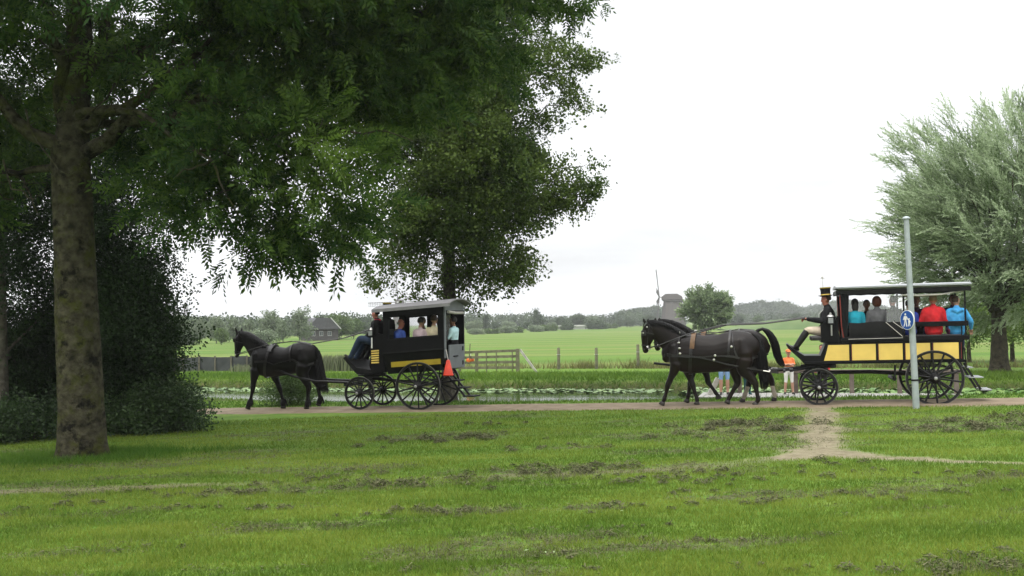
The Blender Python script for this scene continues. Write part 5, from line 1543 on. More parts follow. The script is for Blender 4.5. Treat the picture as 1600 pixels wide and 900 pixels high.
# ---- the yellow and black carriage on the right
RX, RY = on_path(1280.5, 0, 636)
RROOT = tag(empty('open_carriage', (RX, RY, gz(RX, RY) + .0), -PHI), 'open sided black carriage with five yellow side panels, at right', 'carriage')
def tilt(p): return (p[0], p[1], p[2] + .012 * p[0])
def build_right():
    o = RROOT
    YN, YF = .10, 1.55
    def zz(zy, zx=227): return (848 - .016 * (zx - 227) - zy) / 254.0
    def xx(zx): return (zx - 227) / 245.6
    for s, y in ((1, YN), (-1, YF)):
        ya, yb = (y, y + .04) if s > 0 else (y - .04, y)
        # lower side: black board with five yellow panels set between red edged stiles
        mb = MB(); prof = [(xx(255), zz(588)), (xx(1008), zz(588) + .0), (xx(1008), zz(474) + .0), (xx(380), zz(474)), (xx(275), zz(480)), (xx(268), zz(530))]
        mb.prism(prof, ya, yb, sh=tilt); mb.build('side_board', m_black, o)
        yo = ya - .012 if s > 0 else yb + .012
        y0, y1 = (yo, ya - .001) if s > 0 else (yb + .001, yo)
        for k, (a, b) in enumerate(((268, 398), (414, 543), (559, 687), (703, 833), (850, 982))):
            mb = MB()
            if k == 0: mb.prism([(xx(258), zz(582)), (xx(398), zz(582)), (xx(398), zz(489)), (xx(284), zz(489)), (xx(274), zz(530))], y0, y1, sh=tilt)
            else: mb.prism([(xx(a), zz(582)), (xx(b), zz(582)), (xx(b), zz(487)), (xx(a), zz(487))], y0, y1, sh=tilt)
            mb.build('yellow_panel', m_yellow, o, bevel=.003)
        for c in (406, 551, 695, 841.5, 990):
            mb = MB(); w = .017
            mb.box(xx(c) - w, xx(c) + w, min(yo - s * .006, y), max(yo - s * .006, y), zz(584), zz(484), sh=tilt); st = mb.build('stile', m_blackm, o)
            mb = MB(); mb.box(xx(c) + w + .001, xx(c) + w + .012, min(yo - s * .003, y), max(yo - s * .003, y), zz(582), zz(487), sh=tilt); mb.build('red_edge', m_red, st)
        mb = MB(); mb.box(xx(150), xx(1020), min(yo - s * .015, yb if s > 0 else ya), max(yo - s * .015, yb if s > 0 else ya), zz(602), zz(586), sh=tilt); mb.build('sill', m_black, o, bevel=.006)
        mb = MB(); mb.box(xx(352), xx(1040), min(yo - s * .03, yb if s > 0 else ya), max(yo - s * .03, yb if s > 0 else ya), zz(473), zz(446), sh=tilt); mb.build('seat_rail', m_black, o, bevel=.008)
        # front bay: frame, dark lower curtain, clear curtain
        mb = MB(); mb.prism([(xx(356), zz(190)), (xx(405), zz(190)), (xx(400), zz(300)), (xx(392), zz(446)), (xx(372), zz(446)), (xx(362), zz(380))], ya, yb, sh=tilt); mb.build('front_pillar', m_black, o)
        mb = MB(); mb.prism([(xx(352), zz(190)), (xx(357), zz(190)), (xx(363), zz(380)), (xx(373), zz(446)), (xx(366), zz(446)), (xx(357), zz(380))], ya - .004 * s - (.0 if s > 0 else .0), yb, sh=tilt); mb.build('pillar_edge', m_red, o)
        mb = MB(); mb.box(xx(694), xx(704), ya, yb, zz(446), zz(190), sh=tilt); mb.build('middle_pillar', m_black, o)
        mb = MB(); mb.box(xx(1018), xx(1026), ya, yb, zz(446), zz(190), sh=tilt); mb.build('rear_pillar', m_black, o)
        yc = ya + .012 * s
        if s > 0:
            # limp black curtain, slightly bellied
            nu, nv = 14, 6; vs = []; fs = []
            for i in range(nu + 1):
                for j in range(nv + 1):
                    u = i / nu; v = j / nv
                    zt_ = zz(358 + 4 * math.sin(u * 9)); zb_ = zz(449)
                    vs.append(tilt((xx(400) + (xx(692) - xx(400)) * u, yc - .02 * math.sin(v * 3.1) - .010 * math.sin(u * 17 + v * 2), zb_ + (zt_ - zb_) * v)))
            for i in range(nu):
                for j in range(nv): fs.append((i * (nv + 1) + j, (i + 1) * (nv + 1) + j, (i + 1) * (nv + 1) + j + 1, i * (nv + 1) + j + 1))
            mb = MB(); mb.add(vs, fs); mb.build('curtain', m_blackm, o, smooth=True, fix=False)
            mb = MB()
            mb.tube([tilt((xx(395), ya - .035, zz(456))), tilt((xx(690), ya - .035, zz(454)))], .010, 6)
            mb.tube([tilt((xx(600), ya - .03, zz(360))), tilt((xx(690), ya - .03, zz(448)))], .008, 6)
            mb.tube([tilt((xx(640), ya - .03, zz(360))), tilt((xx(690), ya - .03, zz(400)))], .007, 6)
            mb.build('curtain_cord', m_rope, o)
            vs = []; fs = []; n = 16
            for i in range(n + 1):
                u = i / n; x = xx(606) + (xx(694) - xx(606)) * u; w_ = .018 * math.sin(u * 34)
                vs += [tilt((x, ya - .02 + w_, zz(360))), tilt((x, ya - .02 + w_ * 1.4, zz(200)))]
            for i in range(n): fs.append((2 * i, 2 * i + 2, 2 * i + 3, 2 * i + 1))
            mb = MB(); mb.add(vs, fs); mb.build('clear_curtain', m_clear, o, smooth=True, fix=False)
        else:
            mb = MB(); mb.box(xx(400), xx(692), y - .03, y - .02, zz(449), zz(372), sh=tilt); mb.build('curtain', m_blackm, o)
        # back rest bar of the open rear bay
        mb = MB(); mb.box(xx(706), xx(1036), ya - .012 * s if s > 0 else ya, yb if s > 0 else yb + .012, zz(392), zz(363), sh=tilt); mb.build('back_bar', m_black, o, bevel=.01)
        for c in (722, 998):
            mb = MB(); mb.box(xx(c), xx(c) + .025, ya + .005, yb - .005, zz(446), zz(393), sh=tilt); mb.build('bar_strut', m_black, o)
        # rolled blind under the eave
        pts = [tilt((xx(690), ya - .01 * s, zz(203))), tilt((xx(780), ya - .012 * s, zz(209))), tilt((xx(900), ya - .012 * s, zz(206))), tilt((xx(960), ya - .01 * s, zz(196))), tilt((xx(1015), ya, zz(192)))]
        mb = MB(); mb.tube(pts, [.020, .024, .024, .022, .014], 8); mb.build('rolled_blind', m_cloth, o, smooth=True)
        mb = MB(); n = 18; vs = []; fs = []
        for i in range(n + 1):
            u = i / n; x = xx(333) + (xx(1053) - xx(333)) * u; dz = .012 * abs(math.sin(u * 9 * math.pi))
            vs += [tilt((x, ya - .07 * s, zz(166))), tilt((x, ya - .065 * s, zz(191) + dz))]
        for i in range(n): fs.append((2 * i, 2 * i + 2, 2 * i + 3, 2 * i + 1))
        mb.add(vs, fs); mb.build('valance', m_blackm, o, fix=False)
    # roof
    mb = MB(); ya, yb = YN - .10, YF + .10; x0, x1 = xx(332), xx(1055)
    n = 10; prof = []
    top = [(ya + (yb - ya) * k / n, zz(150) + (.022 + .045 * math.sin(math.pi * k / n) ** .8)) for k in range(n + 1)]
    vs = [tilt((x0, a, b)) for a, b in top] + [tilt((x0, b_, zz(150) - .012)) for b_ in (yb, ya)]
    m = len(vs); vs += [tilt((x1, a, b)) for a, b in top] + [tilt((x1, b_, zz(150) - .012)) for b_ in (yb, ya)]
    mb.add(vs, [tuple(range(m)), tuple(range(2 * m - 1, m - 1, -1))] + [(i, (i + 1) % m, m + (i + 1) % m, m + i) for i in range(m)])
    ro = mb.build('roof', m_silver, o)
    mb = MB()
    for yy in (YN - .06, YF + .02):
        mb.box(x0 + .02, x1 - .02, yy, yy + .04, zz(186), zz(163), sh=tilt)
    mb.box(x0 + .02, x0 + .06, YN - .02, YF + .02, zz(186), zz(163), sh=tilt); mb.box(x1 - .06, x1 - .02, YN - .02, YF + .02, zz(186), zz(163), sh=tilt)
    mb.build('roof_frame', m_black, ro)
    # floor, benches, ends
    mb = MB(); mb.box(xx(262), xx(1005), YN + .041, YF - .041, zz(588), zz(572), sh=tilt); mb.build('floor', m_blackm, o)
    for y0, y1 in ((YN + .042, YN + .46), (YF - .46, YF - .042)):
        mb = MB(); mb.box(xx(395), xx(1004), y0, y1, zz(460), zz(440), sh=tilt); mb.build('bench', m_seat, o, bevel=.012)
        mb = MB(); mb.box(xx(398), xx(1000), y0 + .02, y1 - .04 if y0 < 1 else y1, zz(571), zz(462), sh=tilt); mb.build('bench_riser', m_blackm, o)
    mb = MB(); mb.box(xx(996), xx(1008), YN + .041, YN + .47, zz(588), zz(474), sh=tilt); mb.box(xx(996), xx(1008), YF - .47, YF - .041, zz(588), zz(474), sh=tilt); mb.build('rear_end', m_black, o)
    mb = MB(); mb.box(xx(375), xx(384), YN + .041, YF - .041, zz(575), zz(340), sh=tilt); mb.build('front_end', m_black, o)
    # driver's seat: curved side, seat, back
    for y0, y1 in ((YN + .05, YN + .09), (YF - .09, YF - .05)):
        mb = MB(); mb.prism([(xx(250), zz(474)), (xx(380), zz(474)), (xx(352), zz(448)), (xx(342), zz(400)), (xx(346), zz(318)), (xx(336), zz(316)), (xx(326), zz(345)), (xx(262), zz(352)), (xx(244), zz(380)), (xx(246), zz(440))], y0, y1, sh=tilt); mb.build('seat_side', m_black, o)
    mb = MB(); mb.box(xx(246), xx(340), YN + .091, YF - .091, zz(474), zz(420), sh=tilt); mb.build('seat_box', m_black, o)
    mb = MB(); mb.box(xx(186), xx(338), YN + .10, YF - .10, zz(466), zz(440), sh=lambda p: tilt((p[0], p[1], p[2] + .02))); mb.build('driver_seat', m_seat, o, bevel=.03)
    mb = MB(); mb.box(xx(332), xx(346), YN + .10, YF - .10, zz(419), zz(330), sh=tilt); mb.build('driver_backrest', m_seat, o, bevel=.012)
    # footboard sweeping up at the front
    outer = [(48, 482), (56, 478), (92, 512), (150, 550), (240, 552), (262, 500), (268, 482), (278, 482), (270, 540), (258, 600), (150, 600), (125, 570), (60, 505)]
    mb = MB(); mb.prism([(xx(a), zz(b)) for a, b in outer], YN + .05, YF - .05, sh=tilt); mb.build('footboard', m_black, o)
    # lamp
    lx, lz = xx(300), zz(340); yl = YN - .02
    mb = MB(); mb.box(lx - .075, lx + .075, yl - .13, yl, lz - .10, lz + .08, sh=tilt); lp = mb.build('side_lamp', m_blackm, o, bevel=.012)
    mb = MB(); mb.box(lx - .055, lx + .055, yl - .137, yl - .131, lz - .07, lz + .055, sh=tilt); mb.build('lamp_glass', m_lamp, lp)
    mb = MB(); mb.lathe([(.085, lz + .085), (.06, lz + .12), (.028, lz + .135), (.028, lz + .17), (.01, lz + .18)], (lx, yl - .065, 0), n=14); mb.build('lamp_cap', m_brass, lp)
    mb = MB(); mb.lathe([(.02, lz - .36), (.02, lz - .11)], (lx + .015, yl - .065, 0), n=10); mb.build('candle_tube', m_brass, lp, smooth=True)
    # whip socket with the tall whip
    wx = xx(268); mb = MB(); mb.tube([tilt((wx + .2, YN + .9, zz(400))), tilt((wx + .02, YN + .9, zz(230))), tilt((wx, YN + .9, zz(75)))], [.012, .009, .006], 6); wp = mb.build('whip', m_rope, o)
    mb = MB(); mb.bar(tilt((wx - .05, YN + .9, zz(82))), tilt((wx + .05, YN + .9, zz(82))), .012); mb.ell(tilt((wx, YN + .9, zz(74))), (.025, .025, .03), 8, 6); mb.build('whip_tassel', m_rope, wp)
    # running gear
    for x, r, n, hr in ((0, .437, 12, .095), (xx(850), .632, 14, .115)):
        for y, od in ((0, -1), (1.50, 1)):
            w = wheel(o, x, y, r, n, hr, .15, od); w.location.z = r + (.0 if x == 0 else .018)
        mb = MB(); mb.tube([(x, .02, r), (x, 1.48, r)], .032, 8); mb.build('axle', m_wheel, o)
    leaf_spring(o, 0, .30, .72, .42, .10); leaf_spring(o, 0, 1.20, .72, .42, .10)
    leaf_spring(o, xx(850), .28, .82, .55, .12); leaf_spring(o, xx(850), 1.22, .82, .55, .12)
    mb = MB(); mb.lathe([(.40, .885), (.40, .93), (.35, .93), (.35, .885)], (0, .75, 0), n=28, cap=False); mb.build('turntable', m_wheel, o)
    mb = MB(); mb.bar((-.30, .75, .90), (.42, .75, .90), .12, .09); mb.bar((0, .3, .84), (0, 1.2, .84), .08, .09); mb.tube([(0, .75, .74), (1.2, .75, .76), (xx(850), .75, .68)], .045, 8); mb.build('perch', m_wheel, o)
    mb = MB(); mb.tube([(xx(642), .2, zz(690)), (xx(642), 1.3, zz(690))], .05, 10); mb.tube([(xx(642), .2, zz(700)), (xx(642) + .02, .2, zz(610))], .025, 8); mb.build('brake', m_wheel, o)
    # rear steps
    mb = MB()
    for yy in (.42, 1.05):
        mb.bar((xx(1018), yy, zz(600)), (xx(1105), yy, zz(764) + .02), .03, .05)
        mb.bar((xx(1105), yy, zz(764) + .02), (xx(1158), yy, zz(764) + .02), .03, .03)
    mb.bar((xx(1020), .30, zz(520)), (xx(1026), .30, zz(640)), .03); st = mb.build('step_frame', m_wheel, o)
    for x0_, x1_, z in ((1032, 1066, 633), (1040, 1118, 690), (1102, 1160, 762)):
        mb = MB(); mb.box(xx(x0_), xx(x1_), .38, 1.10, zz(z) + .012, zz(z) + .035); mb.build('step', m_silver, st)
    # pole, splinter bar and swingle trees
    mb = MB(); mb.tube([(-.35, .75, .86), (-1.0, .75, .80), (-2.4, .75, .80), (-3.95, .75, .98)], [.045, .042, .036, .03], 8); mb.build('pole', m_wheel, o, smooth=True)
    mb = MB(); mb.bar((-.62, .02, .82), (-.62, 1.48, .82), .08, .06)
    for yy in (.02, .72, .78, 1.48): mb.bar((-.05, .5 if yy < .75 else 1.0, .88), (-.62, yy, .82), .04)
    mb.build('splinter_bar', m_wheel, o)
    for yc in (.36, 1.14):
        mb = MB(); mb.bar((-.78, yc - .34, .80), (-.78, yc + .34, .80), .05); mb.tube([(-.78, yc, .80), (-.62, yc, .82)], .018, 6); mb.build('swingle_tree', m_wheel, o)
build_right()

# ------------------------------------------------------------------ sign pole with the blue round sign
m_galv = mat('galvanised', (.34, .38, .38), .55, var=.12, metal=.35, scale=6)
m_blue = mat('sign_blue', (.012, .07, .28), .4, var=.05)
def sign_pole():
    bx = base_at(1431, 22.6); bx.z += .02; Y = bx.y
    top = at(1416, 342, Y)
    o = tag(empty('sign_pole', bx), 'leaning grey steel pole with round blue sign before the right carriage', 'sign')
    T = top - bx
    mb = MB(); mb.tube([Vector((0, 0, -.2)), T * .4, T], [.073, .068, .056], 16); mb.build('pole', m_galv, o, smooth=True)
    mb = MB(); mb.lathe([(.062, -.01), (.085, .0), (.085, .02), (.05, .05), (.01, .06)], tuple(T), n=16); mb.build('cap', m_galv, o, smooth=True)
    c = at(1417.5, 500, Y - .03) - bx
    def face(name, mats, mbx, parent): return mbx.build(name, mats, parent)
    s = bpy.data.objects.new('sign_face', None)
    yaw = R(-70)
    Mz = Matrix.Rotation(yaw, 4, 'Z')
    def tr(v): return tuple(c + Vector((Mz @ Vector(v).to_4d())[:3]))
    r = 15.3 * Y / FPX
    def disc(mb, rad, y0, y1, n=36):
        a = [tr((rad * math.cos(2 * math.pi * k / n), y0, rad * math.sin(2 * math.pi * k / n))) for k in range(n)]
        b = [tr((rad * math.cos(2 * math.pi * k / n), y1, rad * math.sin(2 * math.pi * k / n))) for k in range(n)]
        mb.add(a + b, [tuple(range(n)), tuple(range(2 * n - 1, n - 1, -1))] + [(k, (k + 1) % n, n + (k + 1) % n, n + k) for k in range(n)])
    mb = MB(); disc(mb, r, -.005, .012); pl = mb.build('sign_plate', m_white, o)
    mb = MB(); disc(mb, r * .94, -.009, -.0055); mb.build('sign_field', m_blue, pl)
    # adult and child pictogram
    def poly(pts, mb):
        k = len(pts)
        mb.add([tr((a * r, -.0125, b * r)) for a, b in pts] + [tr((a * r, -.0095, b * r)) for a, b in pts], [tuple(range(k)), tuple(range(2 * k - 1, k - 1, -1))] + [(i, (i + 1) % k, k + (i + 1) % k, k + i) for i in range(k)])
    def circ(cx, cz, q, mb): poly([(cx + q * math.cos(2 * math.pi * k / 14), cz + q * math.sin(2 * math.pi * k / 14)) for k in range(14)], mb)
    mb = MB()
    circ(-.20, .58, .115, mb)
    poly([(-.34, .42), (-.06, .42), (-.02, .05), (-.08, -.05), (-.32, -.05), (-.40, .10)], mb)
    poly([(-.33, -.06), (-.20, -.06), (-.26, -.40), (-.40, -.68), (-.50, -.66), (-.36, -.36)], mb)
    poly([(-.19, -.06), (-.08, -.06), (-.02, -.36), (.04, -.66), (-.08, -.68), (-.14, -.38)], mb)
    poly([(-.35, .40), (-.41, .36), (-.56, .02), (-.48, -.02), (-.39, .18)], mb)
    poly([(-.06, .40), (.02, .36), (.20, .06), (.14, .0), (-.04, .24)], mb)
    circ(.32, .10, .09, mb)
    poly([(.22, .0), (.42, .0), (.44, -.32), (.22, -.32)], mb)
    poly([(.23, -.33), (.32, -.33), (.24, -.66), (.15, -.64)], mb); poly([(.33, -.33), (.43, -.33), (.50, -.62), (.41, -.66)], mb)
    poly([(.22, -.01), (.14, .08), (.20, .12), (.26, .0)], mb); poly([(.42, -.01), (.56, -.22), (.50, -.26), (.42, -.14)], mb)
    pc = mb.build('pictogram', m_white, pl); pc['label'] = 'white walking adult and child'
    mb = MB(); a = c; 
    t_ = (c.z) / T.z
    pq = T * t_
    for dz in (-.12, .12):
        mb.bar(pq + Vector((0, -.03, dz)), c + Vector((0, .02, dz)), .03, .03)
    mb.build('bracket', m_galv, o)
    t2 = .14; mb = MB(); p0 = T * .152; mb.tube([p0 - T.normalized() * .02, p0 + T.normalized() * .02], [.078, .078], 16); mb.build('pole_band', m_blackm, o)
sign_pole()
# ------------------------------------------------------------------ continuous bodies: closed primitives fused by a voxel remesh
def voxel_body(name, prims, mats, parent, voxel=.02, smooth=5, extra=None, loc=None):
    """prims: (points, radii, material index[, lateral axis]); the fused skin takes its material from the nearest primitive"""
    mb = MB()
    def dense(pts, rad, m=4):
        k = len(pts); rr = [q if isinstance(q, (list, tuple)) else (q, q) for q in (rad if isinstance(rad, (list, tuple)) else [rad] * k)]
        if k < 4: return pts, rr
        A = [(*p, *r_) for p, r_ in zip(pts, rr)]; out_ = []
        for i in range(k - 1):
            p0, p1, p2, p3 = A[max(i - 1, 0)], A[i], A[i + 1], A[min(i + 2, k - 1)]
            for j in range(m):
                f = j / m
                out_.append([.5 * (2 * b + (c_ - a) * f + (2 * a - 5 * b + 4 * c_ - d) * f * f + (3 * b - a - 3 * c_ + d) * f ** 3) for a, b, c_, d in zip(p0, p1, p2, p3)])
        out_.append(A[-1])
        return [Vector(q[:3]) for q in out_], [(max(.004, q[3]), max(.004, q[4])) for q in out_]
    prims = [(*dense(p[0], p[1]), *p[2:]) for p in prims]
    for p in prims:
        mb.tube(p[0], p[1], 26, 0, lat=p[3] if len(p) > 3 else None, round_cap=True)
    me = mb.mesh('tmp', [mats[0]])
    ob = bpy.data.objects.new('tmp', me); COL.objects.link(ob)
    rm = ob.modifiers.new('r', 'REMESH'); rm.mode = 'VOXEL'; rm.voxel_size = voxel
    sm = ob.modifiers.new('s', 'SMOOTH'); sm.factor = .5; sm.iterations = smooth
    dg = bpy.context.evaluated_depsgraph_get()
    new = bpy.data.meshes.new_from_object(ob.evaluated_get(dg))
    bpy.data.objects.remove(ob); bpy.data.meshes.remove(me)
    new.name = name
    n = len(new.polygons); c = np.empty(n * 3, dtype=np.float32); new.polygons.foreach_get('center', c); c = c.reshape(-1, 3)
    best = np.full(n, 1e9); lab = np.zeros(n, dtype=np.int32)
    for p in prims:
        P = np.array([tuple(q) for q in p[0]], float); rr = p[1] if isinstance(p[1], (list, tuple)) else [p[1]] * len(P)
        rr = np.array([(q[0] + q[1]) / 2 if isinstance(q, (list, tuple)) else q for q in rr], float)
        for i in range(len(P) - 1):
            a, b = P[i], P[i + 1]; ab = b - a; L2 = (ab * ab).sum() + 1e-12
            t = np.clip(((c - a) @ ab) / L2, 0, 1)
            d = np.linalg.norm(c - a - t[:, None] * ab, axis=1) / (rr[i] + (rr[i + 1] - rr[i]) * t)
            k = d < best; best[k] = d[k]; lab[k] = p[2]
    new.materials.clear()
    for m in mats: new.materials.append(m)
    new.polygons.foreach_set('material_index', lab)
    new.polygons.foreach_set('use_smooth', np.ones(n, dtype=bool))
    if extra is not None and extra.v:
        b = bmesh.new(); b.from_mesh(new)
        base = [b.verts.new(v) for v in extra.v]
        b.verts.index_update()
        for f, mi in zip(extra.f, extra.m):
            try:
                q = b.faces.new([base[i] for i in f]); q.material_index = mi; q.smooth = True
            except ValueError: pass
        b.to_mesh(new); b.free()
    o = bpy.data.objects.new(name, new); COL.objects.link(o)
    if parent: o.parent = parent
    if loc is not None: o.location = loc
    return o

# ------------------------------------------------------------------ horses
m_coat = mat('horse_black', (.0060, .0050, .0045), .44, var=.35, scale=3.5, spec=.15, bump=.18, bscale=5)
m_coat2 = mat('horse_dark_brown', (.0075, .0055, .0045), .38, var=.35, scale=3, spec=.20, bump=.18, bscale=5, col2=(.014, .0085, .006))
m_hair = mat('horse_hair', (.005, .0045, .004), .55, var=.3, spec=.2)
m_hoof = mat('hoof', (.035, .03, .026), .6, var=.3)
m_sock = mat('white_sock', (.42, .37, .30), .8, var=.25, scale=9)
m_eye = mat('dark_eye', (.006, .005, .005), .08, spec=.8)
m_saddle = mat('brown_leather', (.13, .065, .022), .45, var=.3, scale=9)

def strands(mb, paths, r0, n=5, segs=None):
    for p in paths:
        k = len(p)
        mb.tube(p, [r0 * (1 - .85 * (i / (k - 1)) ** 1.5) for i in range(k)], n, cap=False)

class Horse:
    def __init__(s, name, label, loc, rz, T, body, coat, legs, tail, mane_w, ear, feather=.0, group=None, face=None):
        """T maps zoomed photo coordinates of the horse's outline to local x,z; all arrays are in those coordinates"""
        s.T = T; s.root = tag(empty(name, loc, rz), label, 'horse', group)
        k = T(1, 0)[0] - T(0, 0)[0]; s.k = k
        kz = abs(T(0, 1)[1] - T(0, 0)[1])
        def P(zx, zy, y=0.0): x, z = T(zx, zy); return Vector((x, y, z))
        s.P = P
        prims = []
        # trunk: slices (zx, top, bottom, half width)
        s.trunk = [(T(a, 0)[0], (T(0, t)[1] + T(0, b)[1]) / 2, (T(0, t)[1] - T(0, b)[1]) / 2, w) for a, t, b, w in body['trunk']]
        prims.append(([Vector((x, 0, z)) for x, z, h, w in s.trunk], [(w, h) for x, z, h, w in s.trunk], 0, (0, 1, 0)))
        s.neck = [(P(a, b), d * kz, w) for a, b, d, w in body['neck']]
        prims.append(([q[0] for q in s.neck], [(q[2], q[1]) for q in s.neck], 0, (0, 1, 0)))
        s.head = [(P(a, b), d * kz, w) for a, b, d, w in body['head']]
        prims.append(([q[0] for q in s.head], [(q[2], q[1]) for q in s.head], 0, (0, 1, 0)))
        for pts in body.get('extra', []):
            for sy in (-1, 1):
                prims.append(([P(a, b, sy * y) for a, b, y, r in pts], [r for a, b, y, r in pts], 0))
        ex = MB()
        for L in legs:
            sy = L['side']; fr = L['front']; y0 = .155 if fr else .165
            pts = L['pts']
            rads = ([.142, .112, .078, .073, .051, .046, .057 + feather * .5, .044 + feather, .056 + feather] if fr else
                    [.20, .17, .118, .084, .061, .051, .061 + feather * .5, .046 + feather, .058 + feather])
            # pts: top, upper, above joint, joint, cannon, cannon low, fetlock, pastern, coronet
            q = []
            n = len(pts)
            for i, (a, b) in enumerate(pts):
                yy = y0 * (1 - .25 * i / (n - 1)) * sy
                q.append(P(a, b, yy))
            mi = [0] * n
            sock = L.get('sock', 99)
            if sock < n:
                prims.append((q[:sock + 1], [(r, r) for r in rads[:sock + 1]], 0)); prims.append((q[sock:], [(r * 1.03, r * 1.03) for r in rads[sock:]], 1))
            else:
                prims.append((q, rads[:n], 0))
            # hoof: a flared, cut off cone that follows the pastern
            c = q[-1]; h = P(*L['hoof'], q[-1].y); d = (h - c)
            toe = L.get('toe', -.35)
            ex.tube([c - d * .25, c + d * .3, h], [(.05, .055), (.058, .066), (.066, .078)], 14, 2, lat=(0, 1, 0))
        body_o = voxel_body('body', prims, [coat, m_sock, m_hoof], s.root, voxel=.021, smooth=5, extra=ex)
        # ears
        for sy in (-1, 1):
            mb = MB(); (ax, ay), (bx, by) = ear if sy < 0 else (ear[0], ear[1])
            off = 0 if sy < 0 else 1
            a = P(ax + off * body.get('ear_off', 8), ay, sy * .055); b = P(bx + off * body.get('ear_off', 8) * 1.6, by, sy * .075)
            m_ = a.lerp(b, .45) + Vector((-.008, 0, 0))
            mb.tube([a, m_, b.lerp(a, .12), b], [(.030, .034), (.030, .036), (.012, .015), (.003, .004)], 10, lat=(0, 1, 0)); mb.build('ear', coat, s.root, smooth=True)
        # eyes and nostrils
        e = face['eye']; nq = face['nostril']
        for sy in (-1, 1):
            mb = MB(); mb.ell(P(e[0], e[1], sy * e[2]), (.026, .014, .022), 10, 7); mb.build('eye', m_eye, s.root, smooth=True)
            mb = MB(); mb.ell(P(nq[0], nq[1], sy * nq[2]), (.016, .010, .022), 8, 6); mb.build('nostril', m_eye, s.root, smooth=True)
        # mane: locks that fall from the crest
        rr = random.Random(len(label))
        crest = [P(a, b) for a, b in body['crest']]
        mb = MB(); paths = []
        for i in range(150):
            t = rr.uniform(0, 1) * (len(crest) - 1); j = min(int(t), len(crest) - 2); p = crest[j].lerp(crest[j + 1], t - j)
            sy = -1 if rr.random() < .7 else 1; ln = mane_w * rr.uniform(.5, 1.1)
            out_ = .075 + .05 * (t / len(crest))
            paths.append([p + Vector((0, sy * .01, .012)), p + Vector((.02, sy * out_ * .7, -.01)), p + Vector((.05 * ln / .2, sy * out_ * 1.15, -ln * .5)), p + Vector((.07 + rr.gauss(0, .03), sy * (out_ * 1.2), -ln))])
        strands(mb, paths, .017, 5)
        for i in range(14):                                   # forelock
            p = P(*body['poll']) + Vector((-.03, rr.gauss(0, .02), .0)); paths = [[p, p + Vector((-.05, 0, -.05)), p + Vector((-.07 + rr.gauss(0, .01), rr.gauss(0, .02), -.17))]]
            strands(mb, paths, .010, 4)
        mb.build('mane', m_hair, s.root, smooth=True)
        # tail
        mb = MB(); tp = [P(a, b) for a, b in tail['pts']]; tw = tail['w']; paths = []
        def cr(t):
            t = t * (len(tp) - 1); j = min(int(t), len(tp) - 2); f = t - j
            p0 = tp[max(j - 1, 0)]; p1 = tp[j]; p2 = tp[j + 1]; p3 = tp[min(j + 2, len(tp) - 1)]
            return .5 * ((2 * p1) + (p2 - p0) * f + (2 * p0 - 5 * p1 + 4 * p2 - p3) * f * f + (3 * p1 - p0 - 3 * p2 + p3) * f ** 3)
        def wd(t):
            u = t * (len(tw) - 1); j = min(int(u), len(tw) - 2); return tw[j] + (tw[j + 1] - tw[j]) * (u - j)
        mb.tube([cr(i / 10) for i in range(9)], [max(.018, wd(i / 10) * .62) for i in range(9)], 10)
        for i in range(150):
            a = rr.uniform(0, 6.28); q = rr.uniform(.4, 1.0); t0 = rr.uniform(0, .35); t1 = rr.uniform(.72, 1.0)
            path = []
            for k_ in range(8):
                t = t0 + (t1 - t0) * k_ / 7
                path.append(cr(t) + Vector((math.cos(a) * wd(t) * q, math.sin(a) * wd(t) * q * .8, 0)))
            paths.append(path)
        strands(mb, paths, .016, 4)
        mb.build('tail', m_hair, s.root, smooth=True)
        if feather > .01:
            for L in legs:
                mb = MB(); paths = []
                f0 = P(*L['pts'][6]); c = P(*L['pts'][8]); sy = L['side']
                for i in range(34):
                    a = rr.uniform(0, 6.28); rad = .055 + feather * .5
                    yb = (.155 if L['front'] else .165) * .78 * sy
                    p = f0 + Vector((math.cos(a) * rad * .8, yb + math.sin(a) * rad * .8, .05)); e_ = Vector((c.x, yb, c.z)) + Vector((math.cos(a) * rad * 1.5 + .03, math.sin(a) * rad * 1.5, -.03 - rr.uniform(0, .03)))
                    paths.append([p, p.lerp(e_, .5) + Vector((math.cos(a) * .012, math.sin(a) * .012, 0)), e_])
                strands(mb, paths, .014, 4)
                mb.build('feather', m_hair, s.root, smooth=True)

    def ring(s, x):
        tr = s.trunk
        xs = [q[0] for q in tr]; x = min(max(x, xs[0]), xs[-1])
        for a, b in zip(tr[:-1], tr[1:]):
            if a[0] <= x <= b[0]:
                t = (x - a[0]) / (b[0] - a[0] + 1e-9); return tuple(a[i] + (b[i] - a[i]) * t for i in range(4))
        return tr[-1]
    def band(s, mb, x_top, x_bot, w, k=1.05, a0=0, a1=360, th=.012, mi=0):
        """strap round the barrel, leaning from x_top on the back to x_bot at the belly"""
        n = 40; vs = []; fs = []
        for i in range(n + 1):
            a = R(a0 + (a1 - a0) * i / n); t = (1 - math.cos(a)) / 2
            xc = x_top + (x_bot - x_top) * t
            for dx, dr in ((-w / 2, 0), (-w / 2, th), (w / 2, th), (w / 2, 0)):
                _, z, h, wd = s.ring(xc + dx)
                vs.append((xc + dx, math.sin(a) * (wd * k + .008 + dr), z + math.cos(a) * (h * k * .99 + .008 + dr)))
        for i in range(n):
            for j in range(4): fs.append((4 * i + j, 4 * i + (j + 1) % 4, 4 * i + 4 + (j + 1) % 4, 4 * i + 4 + j))
        mb.add(vs, fs, mi)
    def side(s, pts, sy, off=.014, k=1.04):
        """points lying on the flank"""
        out_ = []
        for a, b in pts:
            x, z = s.T(a, b); _, zc, h, w = s.ring(x)
            u = max(-1, min(1, (z - zc) / (h * 1.02)))
            out_.append(Vector((x, sy * (w * k * math.sqrt(max(.02, 1 - u * u)) + off), z)))
        return out_
